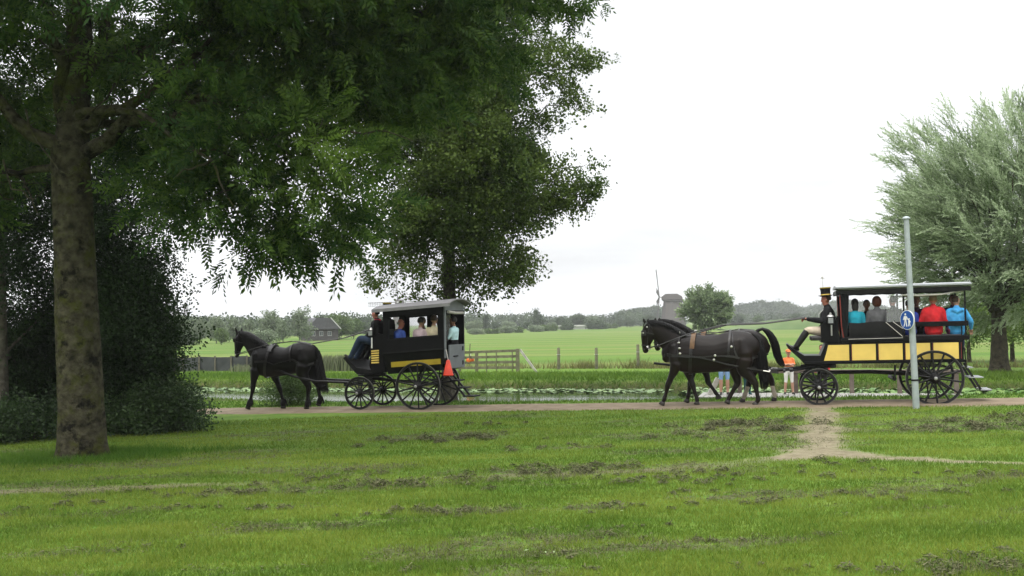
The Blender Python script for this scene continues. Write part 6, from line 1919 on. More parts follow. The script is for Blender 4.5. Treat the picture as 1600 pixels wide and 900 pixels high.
    def strap(s, mb, pts, sy, w=.035, off=.014, mi=0, k=1.04):
        q = s.side(pts, sy, off, k)
        for a, b in zip(q[:-1], q[1:]):
            mb.bar(a, b + (b - a).normalized() * .006, .014, w, (0, 0, 1), mi)
    def headring(s, mb, t, w=.026, k=1.06, tilt=0.0, mi=0):
        """strap round head or neck at parameter t along the head chain"""
        h = s.head; u = t * (len(h) - 1); j = min(int(u), len(h) - 2); f = u - j
        c = h[j][0].lerp(h[j + 1][0], f); d = h[j][1] + (h[j + 1][1] - h[j][1]) * f; wd = h[j][2] + (h[j + 1][2] - h[j][2]) * f
        tg = (h[min(j + 1, len(h) - 1)][0] - h[j][0]).normalized()
        b = tg.cross(Vector((0, 1, 0)))
        if tilt: b = (b + tg * tilt).normalized()
        n = 20; pts = []
        for i in range(n + 1):
            a = 2 * math.pi * i / n
            pts.append(c + Vector((0, 1, 0)) * math.cos(a) * (wd * k + .006) + b * math.sin(a) * (d * k + .006))
        for p, q in zip(pts[:-1], pts[1:]): mb.bar(p, q, .010, w, tuple(tg), mi)
        return c, wd, d

m_chrome = mat('harness_metal', (.62, .60, .55), .28, metal=1.0)

# ---- left horse (outline read from a 6.206x enlargement of the photograph)
hx, hy = on_path(441.7, .71 , 643)
def T_left(zx, zy): return ((zx - 600) / 339.0, (858 - zy) / 349.0)
LEFT_BODY = dict(
    trunk=[(283, 395, 470, .08), (300, 345, 505, .15), (335, 300, 532, .21), (390, 262, 548, .25), (455, 246, 550, .27), (520, 250, 546, .285), (600, 262, 540, .30), (670, 262, 528, .305), (735, 234, 515, .30), (795, 214, 500, .30), (850, 220, 490, .285), (905, 248, 470, .24), (945, 300, 440, .17), (968, 350, 400, .09)],
    neck=[(405, 360, 118, .165), (350, 298, 104, .13), (290, 228, 90, .11), (230, 174, 72, .095), (188, 150, 54, .09)],
    head=[(178, 140, 42, .085), (160, 175, 52, .098), (150, 215, 55, .100), (140, 258, 42, .085), (131, 295, 31, .066), (126, 325, 27, .060), (124, 348, 20, .050)],
    extra=[[(345, 330, .12, .12), (350, 420, .14, .13), (350, 500, .14, .11)], [(820, 290, .12, .16), (850, 380, .14, .20), (850, 470, .14, .165)]],
    crest=[(150, 104), (200, 112), (260, 132), (320, 160), (380, 198), (440, 238)], poll=(150, 108), ear_off=26)
LEFT_LEGS = [
    dict(front=1, side=-1, pts=[(345, 480), (335, 545), (325, 600), (318, 650), (308, 700), (296, 745), (287, 785), (276, 808), (268, 822)], hoof=(258, 856)),
    dict(front=1, side=1, pts=[(470, 490), (497, 555), (520, 605), (543, 660), (558, 705), (572, 748), (585, 787), (586, 808), (586, 822)], hoof=(585, 856)),
    dict(front=0, side=-1, pts=[(845, 440), (832, 510), (862, 575), (893, 640), (888, 690), (884, 740), (886, 785), (878, 806), (872, 820)], hoof=(866, 853)),
    dict(front=0, side=1, pts=[(870, 440), (875, 515), (905, 575), (940, 630), (948, 680), (955, 725), (968, 762), (962, 785), (955, 797)], hoof=(944, 826))]
hL = Horse('horse', 'black horse walking alone in front of the left omnibus', (hx, hy, gz(hx, hy) + .022), -PHI, T_left, LEFT_BODY, m_coat, LEFT_LEGS,
    dict(pts=[(905, 245), (945, 290), (968, 380), (985, 480), (1005, 580), (1025, 660), (1040, 705)], w=[.05, .08, .11, .12, .13, .13, .10]),
    .20, ((140, 118), (122, 66)), feather=.020, face=dict(eye=(118, 190, .082), nostril=(116, 335, .052)))

def harness_left():
    h = hL
    o = tag(empty('harness', h.root.location, -PHI), 'black leather harness and reins on the left horse', 'harness')
    P = h.P; X = lambda a: h.T(a, 0)[0]
    mb = MB(); h.band(mb, X(515), X(440), .075); mb.build('girth', m_leather, o)
    mb = MB(); h.band(mb, X(517), X(490), .12, 1.07, -55, 55, .03); mb.tube([P(520, 236, -.09), P(520, 226, 0), P(520, 236, .09)], .025, 8); mb.build('saddle_pad', m_leather, o)
    mb = MB()
    for sy in (-1, 1): h.strap(mb, [(300, 395), (340, 400), (400, 398), (470, 395)], sy, .06, .022)
    q = [Vector((h.T(290, 0)[0] - .015, y, h.T(0, 400)[1])) for y in (-.13, 0, .13)]; mb.bar(q[0], q[1], .014, .06); mb.bar(q[1], q[2], .014, .06)
    mb.build('breast_collar', m_leather, o)
    mb = MB(); h.band(mb, X(720), X(745), .04, 1.045, -100, 100)
    for sy in (-1, 1):
        h.strap(mb, [(725, 385), (760, 378), (800, 400), (850, 425), (905, 430), (945, 415)], sy, .05, .03)
        h.strap(mb, [(470, 395), (560, 425), (650, 400), (725, 385)], sy, .028, .02)
    mb.bar(P(945, 415, -.17), P(975, 405, 0), .014, .05); mb.bar(P(975, 405, 0), P(945, 415, .17), .014, .05)
    mb.build('breeching', m_leather, o)
    mb = MB()
    h.headring(mb, .30, .022); h.headring(mb, .70, .024); c, w, d = h.headring(mb, .03, .022, 1.1, .3)
    for sy in (-1, 1):
        mb.bar(P(165, 130, sy * .10), P(128, 325, sy * .072), .010, .022, (0, 1, 0))
    bo = mb.build('bridle', m_leather, o)
    for sy in (-1, 1):
        mb = MB(); mb.box(X(104), X(134), sy * .108 - .006, sy * .108 + .006, h.T(0, 208)[1], h.T(0, 172)[1]); mb.build('blinker', m_leather, bo, bevel=.008)
        mb = MB(); mb.tube([P(128, 325, sy * .075), P(122, 332, sy * .08), P(128, 340, sy * .075)], .010, 6); mb.build('bit', m_chrome, bo)
    ML = rig_xf(LROOT); inv = (Matrix.Translation(h.root.location) @ Matrix.Rotation(-PHI, 4, 'Z')).inverted()
    for sy in (-1, 1):
        hand = inv @ (ML @ Vector(lsh((-.86, .95 + sy * .05, 2.22))))
        mb = MB(); mb.tube([P(128, 330, sy * .075), P(240, 300, sy * .17), P(400, 255, sy * .20), P(510, 228, sy * .14), P(720, 205, sy * .13), P(900, 232, sy * .12), hand.lerp(P(900, 232, sy * .12), .45) - Vector((0, 0, .06)), hand], .011, 6)
        mb.build('rein', m_leather, o)
harness_left()

# ---- the pair in front of the right carriage (outline read from a 5.293x enlargement)
def T_right(zx, zy): return ((zx - 650) / 348.0, (815 - zy) / 337.0)
R_BODY = dict(
    trunk=[(318, 400, 475, .09), (340, 330, 505, .17), (385, 275, 532, .235), (440, 245, 545, .27), (510, 232, 552, .285), (580, 235, 555, .30), (660, 242, 552, .315), (740, 242, 545, .32), (810, 228, 530, .315), (880, 208, 512, .31), (945, 206, 500, .30), (1010, 220, 485, .27), (1065, 262, 455, .20), (1098, 315, 420, .11)],
    neck=[(445, 365, 122, .175), (390, 300, 112, .14), (325, 238, 100, .12), (262, 192, 80, .102), (210, 168, 56, .092)],
    head=[(200, 155, 42, .088), (180, 190, 52, .104), (170, 230, 60, .108), (160, 275, 50, .092), (152, 315, 37, .072), (148, 348, 31, .064), (146, 374, 23, .052)],
    extra=[[(395, 330, .12, .13), (400, 430, .15, .14), (410, 510, .15, .115)], [(960, 290, .12, .17), (985, 390, .15, .21), (985, 480, .15, .17)]],
    crest=[(165, 118), (220, 116), (290, 128), (360, 152), (430, 190), (490, 228)], poll=(165, 122), ear_off=22)
NEAR_LEGS = [
    dict(front=1, side=-1, pts=[(410, 470), (392, 535), (362, 595), (338, 650), (328, 690), (316, 730), (305, 765), (295, 783), (290, 792)], hoof=(280, 814)),
    dict(front=1, side=1, pts=[(480, 480), (500, 545), (522, 605), (540, 660), (552, 700), (564, 740), (575, 775), (574, 790), (573, 797)], hoof=(570, 815)),
    dict(front=0, side=-1, pts=[(985, 440), (975, 520), (1020, 575), (1062, 630), (1072, 680), (1080, 725), (1086, 765), (1074, 784), (1068, 794)], hoof=(1054, 813)),
    dict(front=0, side=1, pts=[(960, 440), (905, 520), (905, 575), (915, 635), (890, 680), (865, 720), (845, 755), (838, 772), (834, 782)], hoof=(824, 805))]
FAR_LEGS = [
    dict(front=1, side=-1, pts=[(470, 480), (462, 545), (452, 605), (440, 660), (434, 695), (426, 730), (420, 765), (415, 782), (412, 792)], hoof=(404, 814)),
    dict(front=1, side=1, pts=[(530, 480), (560, 545), (580, 600), (590, 650), (615, 685), (638, 715), (655, 740), (668, 752), (674, 762)], hoof=(680, 790)),
    dict(front=0, side=-1, pts=[(990, 440), (985, 520), (965, 580), (948, 640), (935, 680), (920, 715), (905, 755), (896, 775), (890, 786)], hoof=(880, 810), sock=4),
    dict(front=0, side=1, pts=[(1010, 440), (1050, 520), (1090, 580), (1128, 635), (1138, 680), (1146, 720), (1156, 752), (1156, 772), (1154, 782)], hoof=(1146, 806), sock=4)]
nx_, ny_ = on_path(1102.8, .36, 634)
hN = Horse('horse', 'nearer black horse of the pair pulling the right carriage', (nx_, ny_, gz(nx_, ny_) + .022), -PHI, T_right, R_BODY, m_coat2, NEAR_LEGS,
    dict(pts=[(1050, 232), (1085, 270), (1110, 360), (1125, 460), (1135, 560), (1140, 640), (1138, 690)], w=[.05, .085, .12, .13, .125, .11, .07]),
    .17, ((150, 130), (137, 95)), group='pair of horses pulling the right carriage', face=dict(eye=(140, 215, .092), nostril=(136, 358, .055)))
F_BODY = dict(R_BODY)
F_BODY['head'] = [(a + 10, b - 6, d, w) for a, b, d, w in R_BODY['head']]
d0 = Vector((nx_, ny_, 0))
off = Vector((SP, CP, 0)) * .80
fx_, fy_ = nx_ + off.x + .0, ny_ + off.y
def T_far(zx, zy): return ((zx - 650 + 14) / 325.0, (815 - zy) / 337.0)
def T_far2(zx, zy): return ((zx - 590) / 348.0, (815 - zy + 0) / 334.0)
hF = Horse('horse', 'farther black horse of the pair, raising its tail', (fx_, fy_, gz(fx_, fy_) + .022), -PHI, T_far2, F_BODY, m_coat2, FAR_LEGS,
    dict(pts=[(1010, 232), (1048, 206), (1092, 212), (1130, 252), (1165, 320), (1185, 420), (1215, 490), (1235, 520)], w=[.05, .06, .075, .09, .10, .10, .09, .05]),
    .17, ((150, 130), (142, 98)), group='pair of horses pulling the right carriage', face=dict(eye=(150, 209, .092), nostril=(146, 352, .055)))

def harness_pair(h, label, reins_to):
    o = tag(empty('harness', h.root.location, -PHI), label, 'harness')
    P = h.P; X = lambda a: h.T(a, 0)[0]
    mb = MB(); h.band(mb, X(555), X(525), .075); mb.build('girth', m_leather, o)
    mb = MB(); h.band(mb, X(565), X(530), .11, 1.06, -75, 75, .022); so = mb.build('saddle_pad', m_saddle, o); so['label'] = 'brown saddle pad'
    for sy in (-1, 1):
        mb = MB(); mb.tube([P(570, 215, sy * .07) + Vector((0, 0, .0)), P(570, 200, sy * .07), P(585, 200, sy * .07), P(585, 215, sy * .07)], .010, 6); mb.build('terret', m_chrome, so)
    # breast collar with neck strap
    mb = MB()
    for sy in (-1, 1):
        h.strap(mb, [(335, 400), (380, 405), (450, 405), (530, 412)], sy, .075, .03)
        h.strap(mb, [(450, 255), (440, 300), (432, 350), (430, 400)], sy, .05, .04)
    q = [Vector((X(322) - .015, y, h.T(0, 402)[1])) for y in (-.15, 0, .15)]; mb.bar(q[0], q[1], .016, .07); mb.bar(q[1], q[2], .016, .07)
    mb.build('breast_collar', m_leather, o)
    for a, b in ((445, 218), (440, 300), (448, 345), (452, 388)):
        mb = MB(); p = h.side([(a, max(b, 262))], -1, .05)[0]; p.z = h.T(0, b)[1]
        if b < 240: p = P(a, b, -.10)
        mb.ell(p, (.035, .012, .025), 8, 6); mb.build('buckle', m_chrome, o)
    mb = MB()
    h.band(mb, X(870), X(840), .05, 1.045, -105, 105)
    for sy in (-1, 1):
        h.strap(mb, [(880, 212), (893, 300), (905, 370), (925, 420)], sy, .04, .022)
        h.strap(mb, [(835, 410), (890, 415), (950, 430), (1010, 440), (1060, 425)], sy, .055, .04)
        h.strap(mb, [(530, 412), (640, 418), (740, 408), (835, 410)], sy, .035, .025)
    mb.bar(P(1060, 425, -.20), P(1108, 412, 0), .014, .05); mb.bar(P(1108, 412, 0), P(1060, 425, .20), .014, .05)
    mb.tube([P(575, 228, 0), P(700, 232, 0), P(870, 202, 0), P(1000, 214, 0)], .014, 6)
    mb.build('breeching', m_leather, o)
    # traces back to the carriage
    for sy in (-1, 1):
        q = h.side([(530, 412), (640, 425), (760, 455), (840, 478)], sy, .03)
        e = P(1120, 527, sy * .33); e2 = P(1255, 548, sy * .33)
        mb = MB()
        for a, b in zip(q + [e], (q + [e, e2])[1:]): mb.bar(a, b, .014, .035)
        mb.build('trace', m_leather, o)
        mb = MB(); mb.tube([e.lerp(e2, .1), e.lerp(e2, .5)], .014, 6); mb.build('trace_chain', m_chrome, o)
    for a, b in ((745, 405), (735, 440), (880, 335), (930, 480)):
        mb = MB(); p = h.side([(a, b)], -1, .05)[0]; mb.ell(p, (.03, .012, .03), 8, 6); mb.build('buckle', m_chrome, o)
    mb = MB()
    h.headring(mb, .28, .024); h.headring(mb, .70, .026); h.headring(mb, .03, .022, 1.1, .3)
    for sy in (-1, 1): mb.bar(P(188, 145, sy * .105), P(158, 345, sy * .078), .010, .024, (0, 1, 0))
    bo = mb.build('bridle', m_leather, o)
    for sy in (-1, 1):
        mb = MB(); mb.box(X(122), X(158), sy * .118 - .006, sy * .118 + .006, h.T(0, 238)[1], h.T(0, 195)[1]); mb.build('blinker', m_leather, bo, bevel=.008)
        for a, b in ((168, 168), (134, 217)):
            mb = MB(); mb.ell(P(a, b, sy * .13), (.022, .01, .022), 8, 6); mb.build('rosette', m_chrome, bo)
        mb = MB(); mb.tube([P(160, 330, sy * .085), P(175, 340, sy * .10), P(190, 352, sy * .085)], .014, 6); mb.tube([P(170, 320, sy * .09), P(178, 360, sy * .09)], .010, 6); mb.build('bit', m_chrome, bo)
    MR = rig_xf(RROOT); inv = (Matrix.Translation(h.root.location) @ Matrix.Rotation(-PHI, 4, 'Z')).inverted()
    for sy in (-1, 1):
        hand = inv @ (MR @ Vector(reins_to)) + Vector((0, sy * .03, 0))
        mb = MB(); mb.tube([P(160, 345, sy * .085), P(270, 320, sy * .19), P(420, 265, sy * .20), P(575, 212, sy * .08), P(800, 160, sy * .08), hand.lerp(P(800, 160, sy * .08), .5) - Vector((0, 0, .05)), hand], .018, 6)
        mb.build('rein', m_leather, o)
harness_pair(hN, 'black and brown harness with shiny buckles on the nearer right horse', (-.27, .60, 2.06))
harness_pair(hF, 'harness on the farther horse of the right pair', (-.27, .68, 2.08))
# ------------------------------------------------------------------ people
def cloth(name, c, var=.18): return mat('cloth_' + name, c, .85, var=var, scale=9, bump=.8, bscale=10, spec=.15)
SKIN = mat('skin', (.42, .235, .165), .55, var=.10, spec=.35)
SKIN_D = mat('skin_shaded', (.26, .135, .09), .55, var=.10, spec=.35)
SKIN_R = mat('skin_ruddy', (.40, .15, .11), .55, var=.12, spec=.35)
SKIN_B = mat('skin_brown', (.20, .095, .055), .55, var=.10, spec=.35)
def hairm(n, c): return mat('hair_' + n, c, .6, var=.3, scale=40, spec=.35)
H_BLACK = hairm('black', (.010, .008, .007)); H_BROWN = hairm('brown', (.045, .026, .014)); H_FAIR = hairm('fair', (.16, .095, .045)); H_GREY = hairm('grey', (.22, .21, .20)); H_RED = hairm('auburn', (.09, .025, .015))
C = dict(black=cloth('black', (.010, .010, .011)), jeans=cloth('jeans', (.022, .035, .065)), denim=cloth('denim', (.20, .32, .52)), blue=cloth('blue', (.045, .085, .30)), royal=cloth('royal', (.03, .05, .28)),
         pink=cloth('pink', (.46, .36, .38)), cream=cloth('cream', (.50, .44, .30)), aqua=cloth('aqua', (.46, .66, .68)), turq=cloth('turq', (.02, .27, .36)), grey=cloth('grey', (.09, .09, .095)), dgrey=cloth('dgrey', (.030, .028, .03)),
         red=cloth('red', (.50, .022, .028)), sky=cloth('sky', (.06, .30, .60)), navy=cloth('navy', (.015, .02, .07)), magenta=cloth('magenta', (.30, .045, .15)), orange=cloth('orange', (.72, .20, .07)), plum=cloth('plum', (.05, .02, .035)),
         white=cloth('white', (.62, .61, .58)), breech=cloth('breeches', (.50, .42, .32)), teal=cloth('teal', (.012, .05, .055)), boots=mat('boot_leather', (.010, .009, .009), .32, var=.3, spec=.5), shoe=cloth('shoe', (.05, .045, .04)), olive=cloth('olive', (.07, .055, .035)), scarf=cloth('scarf', (.35, .02, .035)))

def person(label, loc, rz, H=1.75, pose='sit', shirt='black', sleeve='long', trousers='black', shin=None, shoes='shoe', skin=SKIN, hair=H_BROWN, style='short', lean=0.0, headk=1.0,
           arms=None, legs=None, hat=None, scarf=None, jacket=0.0, group='people', turn=0.0, nod=0.0, bulk=1.0, hoodback=False, hood=None, lapel=False):
    """local frame: faces +x, left is +y; loc is the seat top or the ground"""
    k = H / 1.75
    root = tag(empty('person', loc, rz), label, 'person', group)
    root_pz = (.93 if pose == 'stand' else .105) 
    B = Vector((0, 0, root_pz * k if pose == 'stand' else .105 * k))
    ML = Matrix.Rotation(lean, 3, 'Y')
    def up(x, y, z): return B + ML @ (Vector((x, y, z)) * k)
    def low(x, y, z): return B + Vector((x, y, z)) * k
    mats = [skin, C[shirt], C[trousers], C[shoes], C[shin] if shin else (C[trousers] if shin is None else skin), m_eye, SKIN_R]
    SK, SH, TR, SO, SN = 0, 1, 2, 3, 4
    j = jacket
    pr = []
    pr.append(([up(0, 0, -.05), up(0, 0, .06), up(-.005, 0, .17)], [(.165 * k + j, .125 * k + j), (.165 * k + j, .122 * k + j), (.150 * k + j, .112 * k + j)], TR if j < .01 else SH, (0, 1, 0)))
    pr.append(([up(-.005, 0, .12), up(-.005, 0, .27), up(-.012, 0, .38), up(-.012, 0, .45)], [(.150 * k + j, .112 * k + j), (.168 * k + j, .122 * k + j), (.176 * k + j, .118 * k + j), (.135 * k + j, .085 * k + j)], SH, (0, 1, 0)))
    if j > .01: pr.append(([up(-.02, 0, .43), up(-.012, 0, .49), up(-.002, 0, .545)], [(.115 * k + j, .085 * k + j * .6), (.085 * k + j * .4, .078 * k + j * .4), (.070 * k + j * .2, .068 * k + j * .2)], SH, (0, 1, 0)))
    else: pr.append(([up(-.015, 0, .44), up(-.012, 0, .485)], [(.11 * k, .075 * k), (.072 * k, .066 * k)], SH, (0, 1, 0)))
    if hoodback: pr.append(([up(-.10, -.10, .475), up(-.135, 0, .44), up(-.10, .10, .475)], [.045 * k, .062 * k, .045 * k], SH))
    hc = up(.03, 0, .70 + .02 * (headk - 1))
    pr.append(([up(-.015, 0, .47), up(.005, 0, .58)], [.062 * k, .056 * k], SK))
    MH = ML @ Matrix.Rotation(turn, 3, 'Z') @ Matrix.Rotation(nod, 3, 'Y')
    hk = k * headk
    def hd(x, y, z): return hc + MH @ (Vector((x, y, z)) * hk)
    pr.append(([hd(.020, 0, -.085), hd(.012, 0, -.03), hd(-.002, 0, .03), hd(-.008, 0, .065)], [(.052 * hk, .060 * hk), (.068 * hk, .080 * hk), (.074 * hk, .092 * hk), (.060 * hk, .072 * hk)], SK, tuple(MH @ Vector((0, 1, 0)))))
    pr.append(([hd(.075, 0, .01), hd(.100, 0, -.025)], [.013 * hk, .017 * hk], SK))
    pr.append(([hd(.065, 0, -.095), hd(.05, 0, -.10)], [.024 * hk, .03 * hk], SK))
    for sy in (-1, 1):
        pr.append(([hd(-.008, sy * .075, .005), hd(-.012, sy * .082, -.03)], [.02 * hk, .014 * hk], SK))
    ex = MB()
    arms = arms or {}
    for sy, nm in ((1, 'L'), (-1, 'R')):
        s0 = up(-.01, sy * .165, .435)
        if pose == 'stand': e0, w0 = (-.03, sy * .235, .19), (.04, sy * .24, -.04)
        else: e0, w0 = (.0, sy * .235, .18), (.22, sy * .13, .10)
        e = arms.get('e' + nm, e0); w = arms.get('w' + nm, w0)
        e = up(*e); w = up(*w)
        su = SH; sf = SH if sleeve == 'long' else SK
        pr.append(([up(-.01, sy * .10, .45), s0, s0.lerp(e, .5), e], [.058 * k + j, .062 * k + j * .8, .050 * k + j * .8, .043 * k + j * .6], su))
        pr.append(([e, e.lerp(w, .35), w], [.042 * k + j * .6, .042 * k + j * .5, (.030 if sleeve != 'long' else .036) * k], sf))
        # hand: palm, four unequal curled fingers, thumb off the side
        d = (w - e).normalized(); side = d.cross(Vector((0, 0, 1)))
        side = side.normalized() if side.length > .1 else Vector((0, 1, 0)); nrm = side.cross(d)
        if sy > 0: side = -side
        p1 = w + d * .075 * k
        ex.tube([w - d * .01, w + d * .03 * k, p1], [(.024 * k, .018 * k), (.040 * k, .017 * k), (.038 * k, .015 * k)], 10, SK, lat=tuple(side))
        for f, (o_, ln) in enumerate(((-.029, .070), (-.010, .080), (.010, .075), (.028, .058))):
            a = p1 + side * o_ * k; b = a + d * ln * .45 * k - nrm * .012 * k; c_ = b + d * ln * .35 * k - nrm * .030 * k; d_ = c_ - d * .004 * k - nrm * .022 * k
            ex.tube([a - d * .012, b, c_, d_], [.0098 * k, .0092 * k, .0085 * k, .006 * k], 6, SK)
        a = w + d * .025 * k - side * .034 * k; b = a + d * .032 * k - side * .022 * k - nrm * .01 * k; ex.tube([a, b, b + d * .03 * k - nrm * .012 * k], [.0125 * k, .011 * k, .008 * k], 6, SK)
    legs = legs or {}
    for sy, nm in ((1, 'L'), (-1, 'R')):
        h0 = low(0, sy * .09, -.02)
        if pose == 'stand': kn, an, to = (.02, sy * .10, -.44), (-.01, sy * .105, -.845), (.14, sy * .13, -.90)
        else: kn, an, to = (.43, sy * .12, .03), (.44, sy * .12, -.40), (.58, sy * .14, -.45)
        kn = low(*legs.get('k' + nm, kn)); an = low(*legs.get('a' + nm, an)); to = low(*legs.get('t' + nm, to))
        pr.append(([h0, h0.lerp(kn, .45), kn], [.098 * k * bulk, .083 * k * bulk, .060 * k * bulk], TR))
        pr.append(([kn, kn.lerp(an, .3), an], [.058 * k * bulk, .060 * k * bulk, .042 * k * bulk], SN))
        d = (to - an); heel = an - Vector((d.x, d.y, 0)).normalized() * .045 * k + Vector((0, 0, -.045 * k))
        pr.append(([heel, an.lerp(to, .4) + Vector((0, 0, -.01 * k)), to], [.036 * k, .042 * k, .030 * k], SO))
    vox = .015 if H > 1.3 else .012
    ex2 = ex
    for sy in (-1, 1): ex2.ell(hd(.078, sy * .032, .012), (.012 * hk, .013 * hk, .009 * hk), 8, 6, mi=5)
    q = [hd(.088, y, -.062 - .3 * abs(y) * .1) for y in (-.022, 0, .022)]
    ex2.tube(q, [.003 * hk, .005 * hk, .003 * hk], 6, 6)
    bo = voxel_body('body', pr, mats, root, voxel=vox, smooth=3, extra=ex2)
    # hair as a cap with its own thickness
    if style:
        mb = MB()
        def keep(u):
            if style == 'bald': return u.z < .1 and u.x < .15 and u.z > -.55
            if style == 'long': return not (u.x > .35 and u.z < .42) and u.z > -.95
            return not (u.x > .30 and u.z < .45) and u.z > -.45 + .25 * max(0, u.x)
        for g_ in (1.0, .90):
            mb.ell(hc + MH @ (Vector((-.012, 0, .025)) * hk), (.104 * hk * g_, .090 * hk * g_, .112 * hk * g_), 20, 14, MH, keep=keep)
        if style == 'long':
            mb.tube([hd(-.07, 0, .02), hd(-.085, 0, -.08), hd(-.08, 0, -.17)], [(.075 * hk, .035 * hk), (.082 * hk, .04 * hk), (.06 * hk, .02 * hk)], 12, lat=tuple(MH @ Vector((0, 1, 0))))
        if style == 'tail':
            mb.tube([hd(-.10, 0, .03), hd(-.15, 0, .0), hd(-.16, 0, -.10)], [.02 * hk, .028 * hk, .010 * hk], 10)
        mb.build('hair', hair, root, smooth=True, fix=False)
    if hood:
        mb = MB()
        def keeph(u): return not (u.x > .45 and abs(u.y) < .75 and u.z < .75)
        for g_ in (1.0, .93): mb.ell(hc + MH @ (Vector((-.015, 0, .01)) * hk), (.125 * hk * g_, .112 * hk * g_, .140 * hk * g_), 20, 14, MH, keep=keeph)
        mb.build('hood', C[hood] if hood in C else hood, root, smooth=True, fix=False)
    if hat == 'top':
        Mq = MH @ Matrix.Rotation(R(-4), 3, 'Y')
        def hl(prof, nm, m_, par):
            m2 = MB(); m2.lathe(prof, n=26); m2.v = [tuple(hd(-.01, 0, .065) + Mq @ (Vector(v) * hk)) for v in m2.v]; return m2.build(nm, m_, par, smooth=True)
        ho = hl([(.100, .0), (.150, .018), (.152, .026), (.100, .012), (.098, .05), (.100, .12), (.112, .185), (.110, .192), (.01, .195)], 'top_hat', C['black'], root)
        hl([(.102, .018), (.1035, .018), (.1025, .050), (.101, .050)], 'hat_band', m_yellow, ho)
        hl([(.113, .170), (.1145, .172), (.1155, .186), (.113, .188)], 'hat_trim', m_yellow2, ho)
    if hat == 'cap':
        mb = MB(); mb.ell(hc + MH @ (Vector((-.006, 0, .045)) * hk), (.108 * hk, .094 * hk, .085 * hk), 18, 10, MH, keep=lambda u: u.z > -.05)
        a = [hd(.09, y, .05) for y in (-.06, 0, .06)]; b = [hd(.17, y * .7, .035) for y in (-.06, 0, .06)]
        mb.add(a + b, [(0, 1, 4, 3), (1, 2, 5, 4)]); mb.build('cap', C['orange'] if shirt == 'orange' else C['black'], root, smooth=True, fix=False)
    if scarf:
        mb = MB(); mb.tube([up(.075, .05, .50), up(.0, .095, .53), up(-.09, .0, .53), up(.0, -.095, .53), up(.075, -.05, .50), up(.10, 0, .46), up(.12, .02, .36)], [.03, .034, .034, .034, .034, .036, .025], 8); mb.build('scarf', C[scarf], root, smooth=True)
    if lapel:
        mb = MB(); mb.tube([up(.07, .06, .49), up(.135 + j, .035, .38), up(.14 + j, .012, .26)], [(.014, .006), (.022, .006), (.008, .004)], 8); mb.tube([up(.07, -.06, .49), up(.135 + j, -.035, .38), up(.14 + j, -.012, .26)], [(.014, .006), (.022, .006), (.008, .004)], 8)
        mb.build('collar', C['white'], root, smooth=True)
    return root

ML_ = rig_xf(LROOT); MR_ = rig_xf(RROOT)
def onL(x, y, z): return ML_ @ Vector(lsh((x, y, z)))
def onR(x, y, z): return MR_ @ Vector(tilt((x, y, z)))
RZL = LROOT.rotation_euler[2]; RZR = RROOT.rotation_euler[2]
FW = math.pi                                                     # towards the horses
# left omnibus
drv = dict(kL=(.45, .12, .06), aL=(.73, .12, -.42), tL=(.88, .13, -.36), kR=(.43, -.13, .05), aR=(.69, -.13, -.44), tR=(.84, -.14, -.39))
person('person in black jacket and jeans with red scarf on the left coach box', onL(-.48, .42, 1.76), RZL + FW, 1.82, shirt='black', trousers='jeans', shoes='shoe', skin=SKIN_R, hair=H_BLACK, jacket=.040, bulk=1.45, legs=drv, scarf='scarf', turn=R(6), lean=R(3),
       arms=dict(eR=(.05, -.25, .20), wR=(.27, -.12, .12), eL=(.05, .25, .20), wL=(.28, .10, .14)), group='people riding on the left omnibus')
person('coachman with gold banded top hat on the far side of the left coach box', onL(-.44, 1.02, 1.76), RZL + FW, 1.88, shirt='black', trousers='black', shoes='boots', skin=SKIN, hair=H_BROWN, jacket=.040, bulk=1.45, legs=drv, hat='top', lean=R(2),
       arms=dict(eR=(.06, -.24, .20), wR=(.34, -.06, .24), eL=(.06, .24, .20), wL=(.34, .06, .24)), group='people riding on the left omnibus')
gL_ = 'people riding on the left omnibus'
person('grey haired man in blue shirt behind the front window of the omnibus', onL(.17, .40, 1.50), RZL + R(60), 1.72, shirt='blue', trousers='jeans', hair=H_GREY, style='bald', skin=SKIN_R, group=gL_, turn=R(-45), sleeve='short')
person('person with dark bobbed hair and pale pink shirt in the omnibus window', onL(.78, .36, 1.50), RZL + R(80), 1.70, shirt='pink', trousers='black', hair=H_BLACK, group=gL_, sleeve='short')
person('person in cream shirt by the rear edge of the omnibus window', onL(1.16, .36, 1.50), RZL + R(95), 1.76, shirt='cream', trousers='olive', hair=H_BROWN, group=gL_)
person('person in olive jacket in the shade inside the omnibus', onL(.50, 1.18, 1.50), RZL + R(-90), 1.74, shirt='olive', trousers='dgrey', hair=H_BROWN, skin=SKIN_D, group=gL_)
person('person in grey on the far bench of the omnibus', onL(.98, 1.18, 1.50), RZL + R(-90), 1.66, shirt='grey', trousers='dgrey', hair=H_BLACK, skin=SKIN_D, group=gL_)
person('boy in pale turquoise shirt sitting at the open rear of the omnibus', onL(1.50, .92, 1.53), RZL + R(170), 1.56, shirt='aqua', sleeve='short', trousers='black', hair=H_BLACK, skin=SKIN_B, group=gL_, headk=1.12,
       arms=dict(eR=(.06, -.24, .18), wR=(.26, -.08, .16), eL=(.04, .24, .18), wL=(.26, .06, .16)))
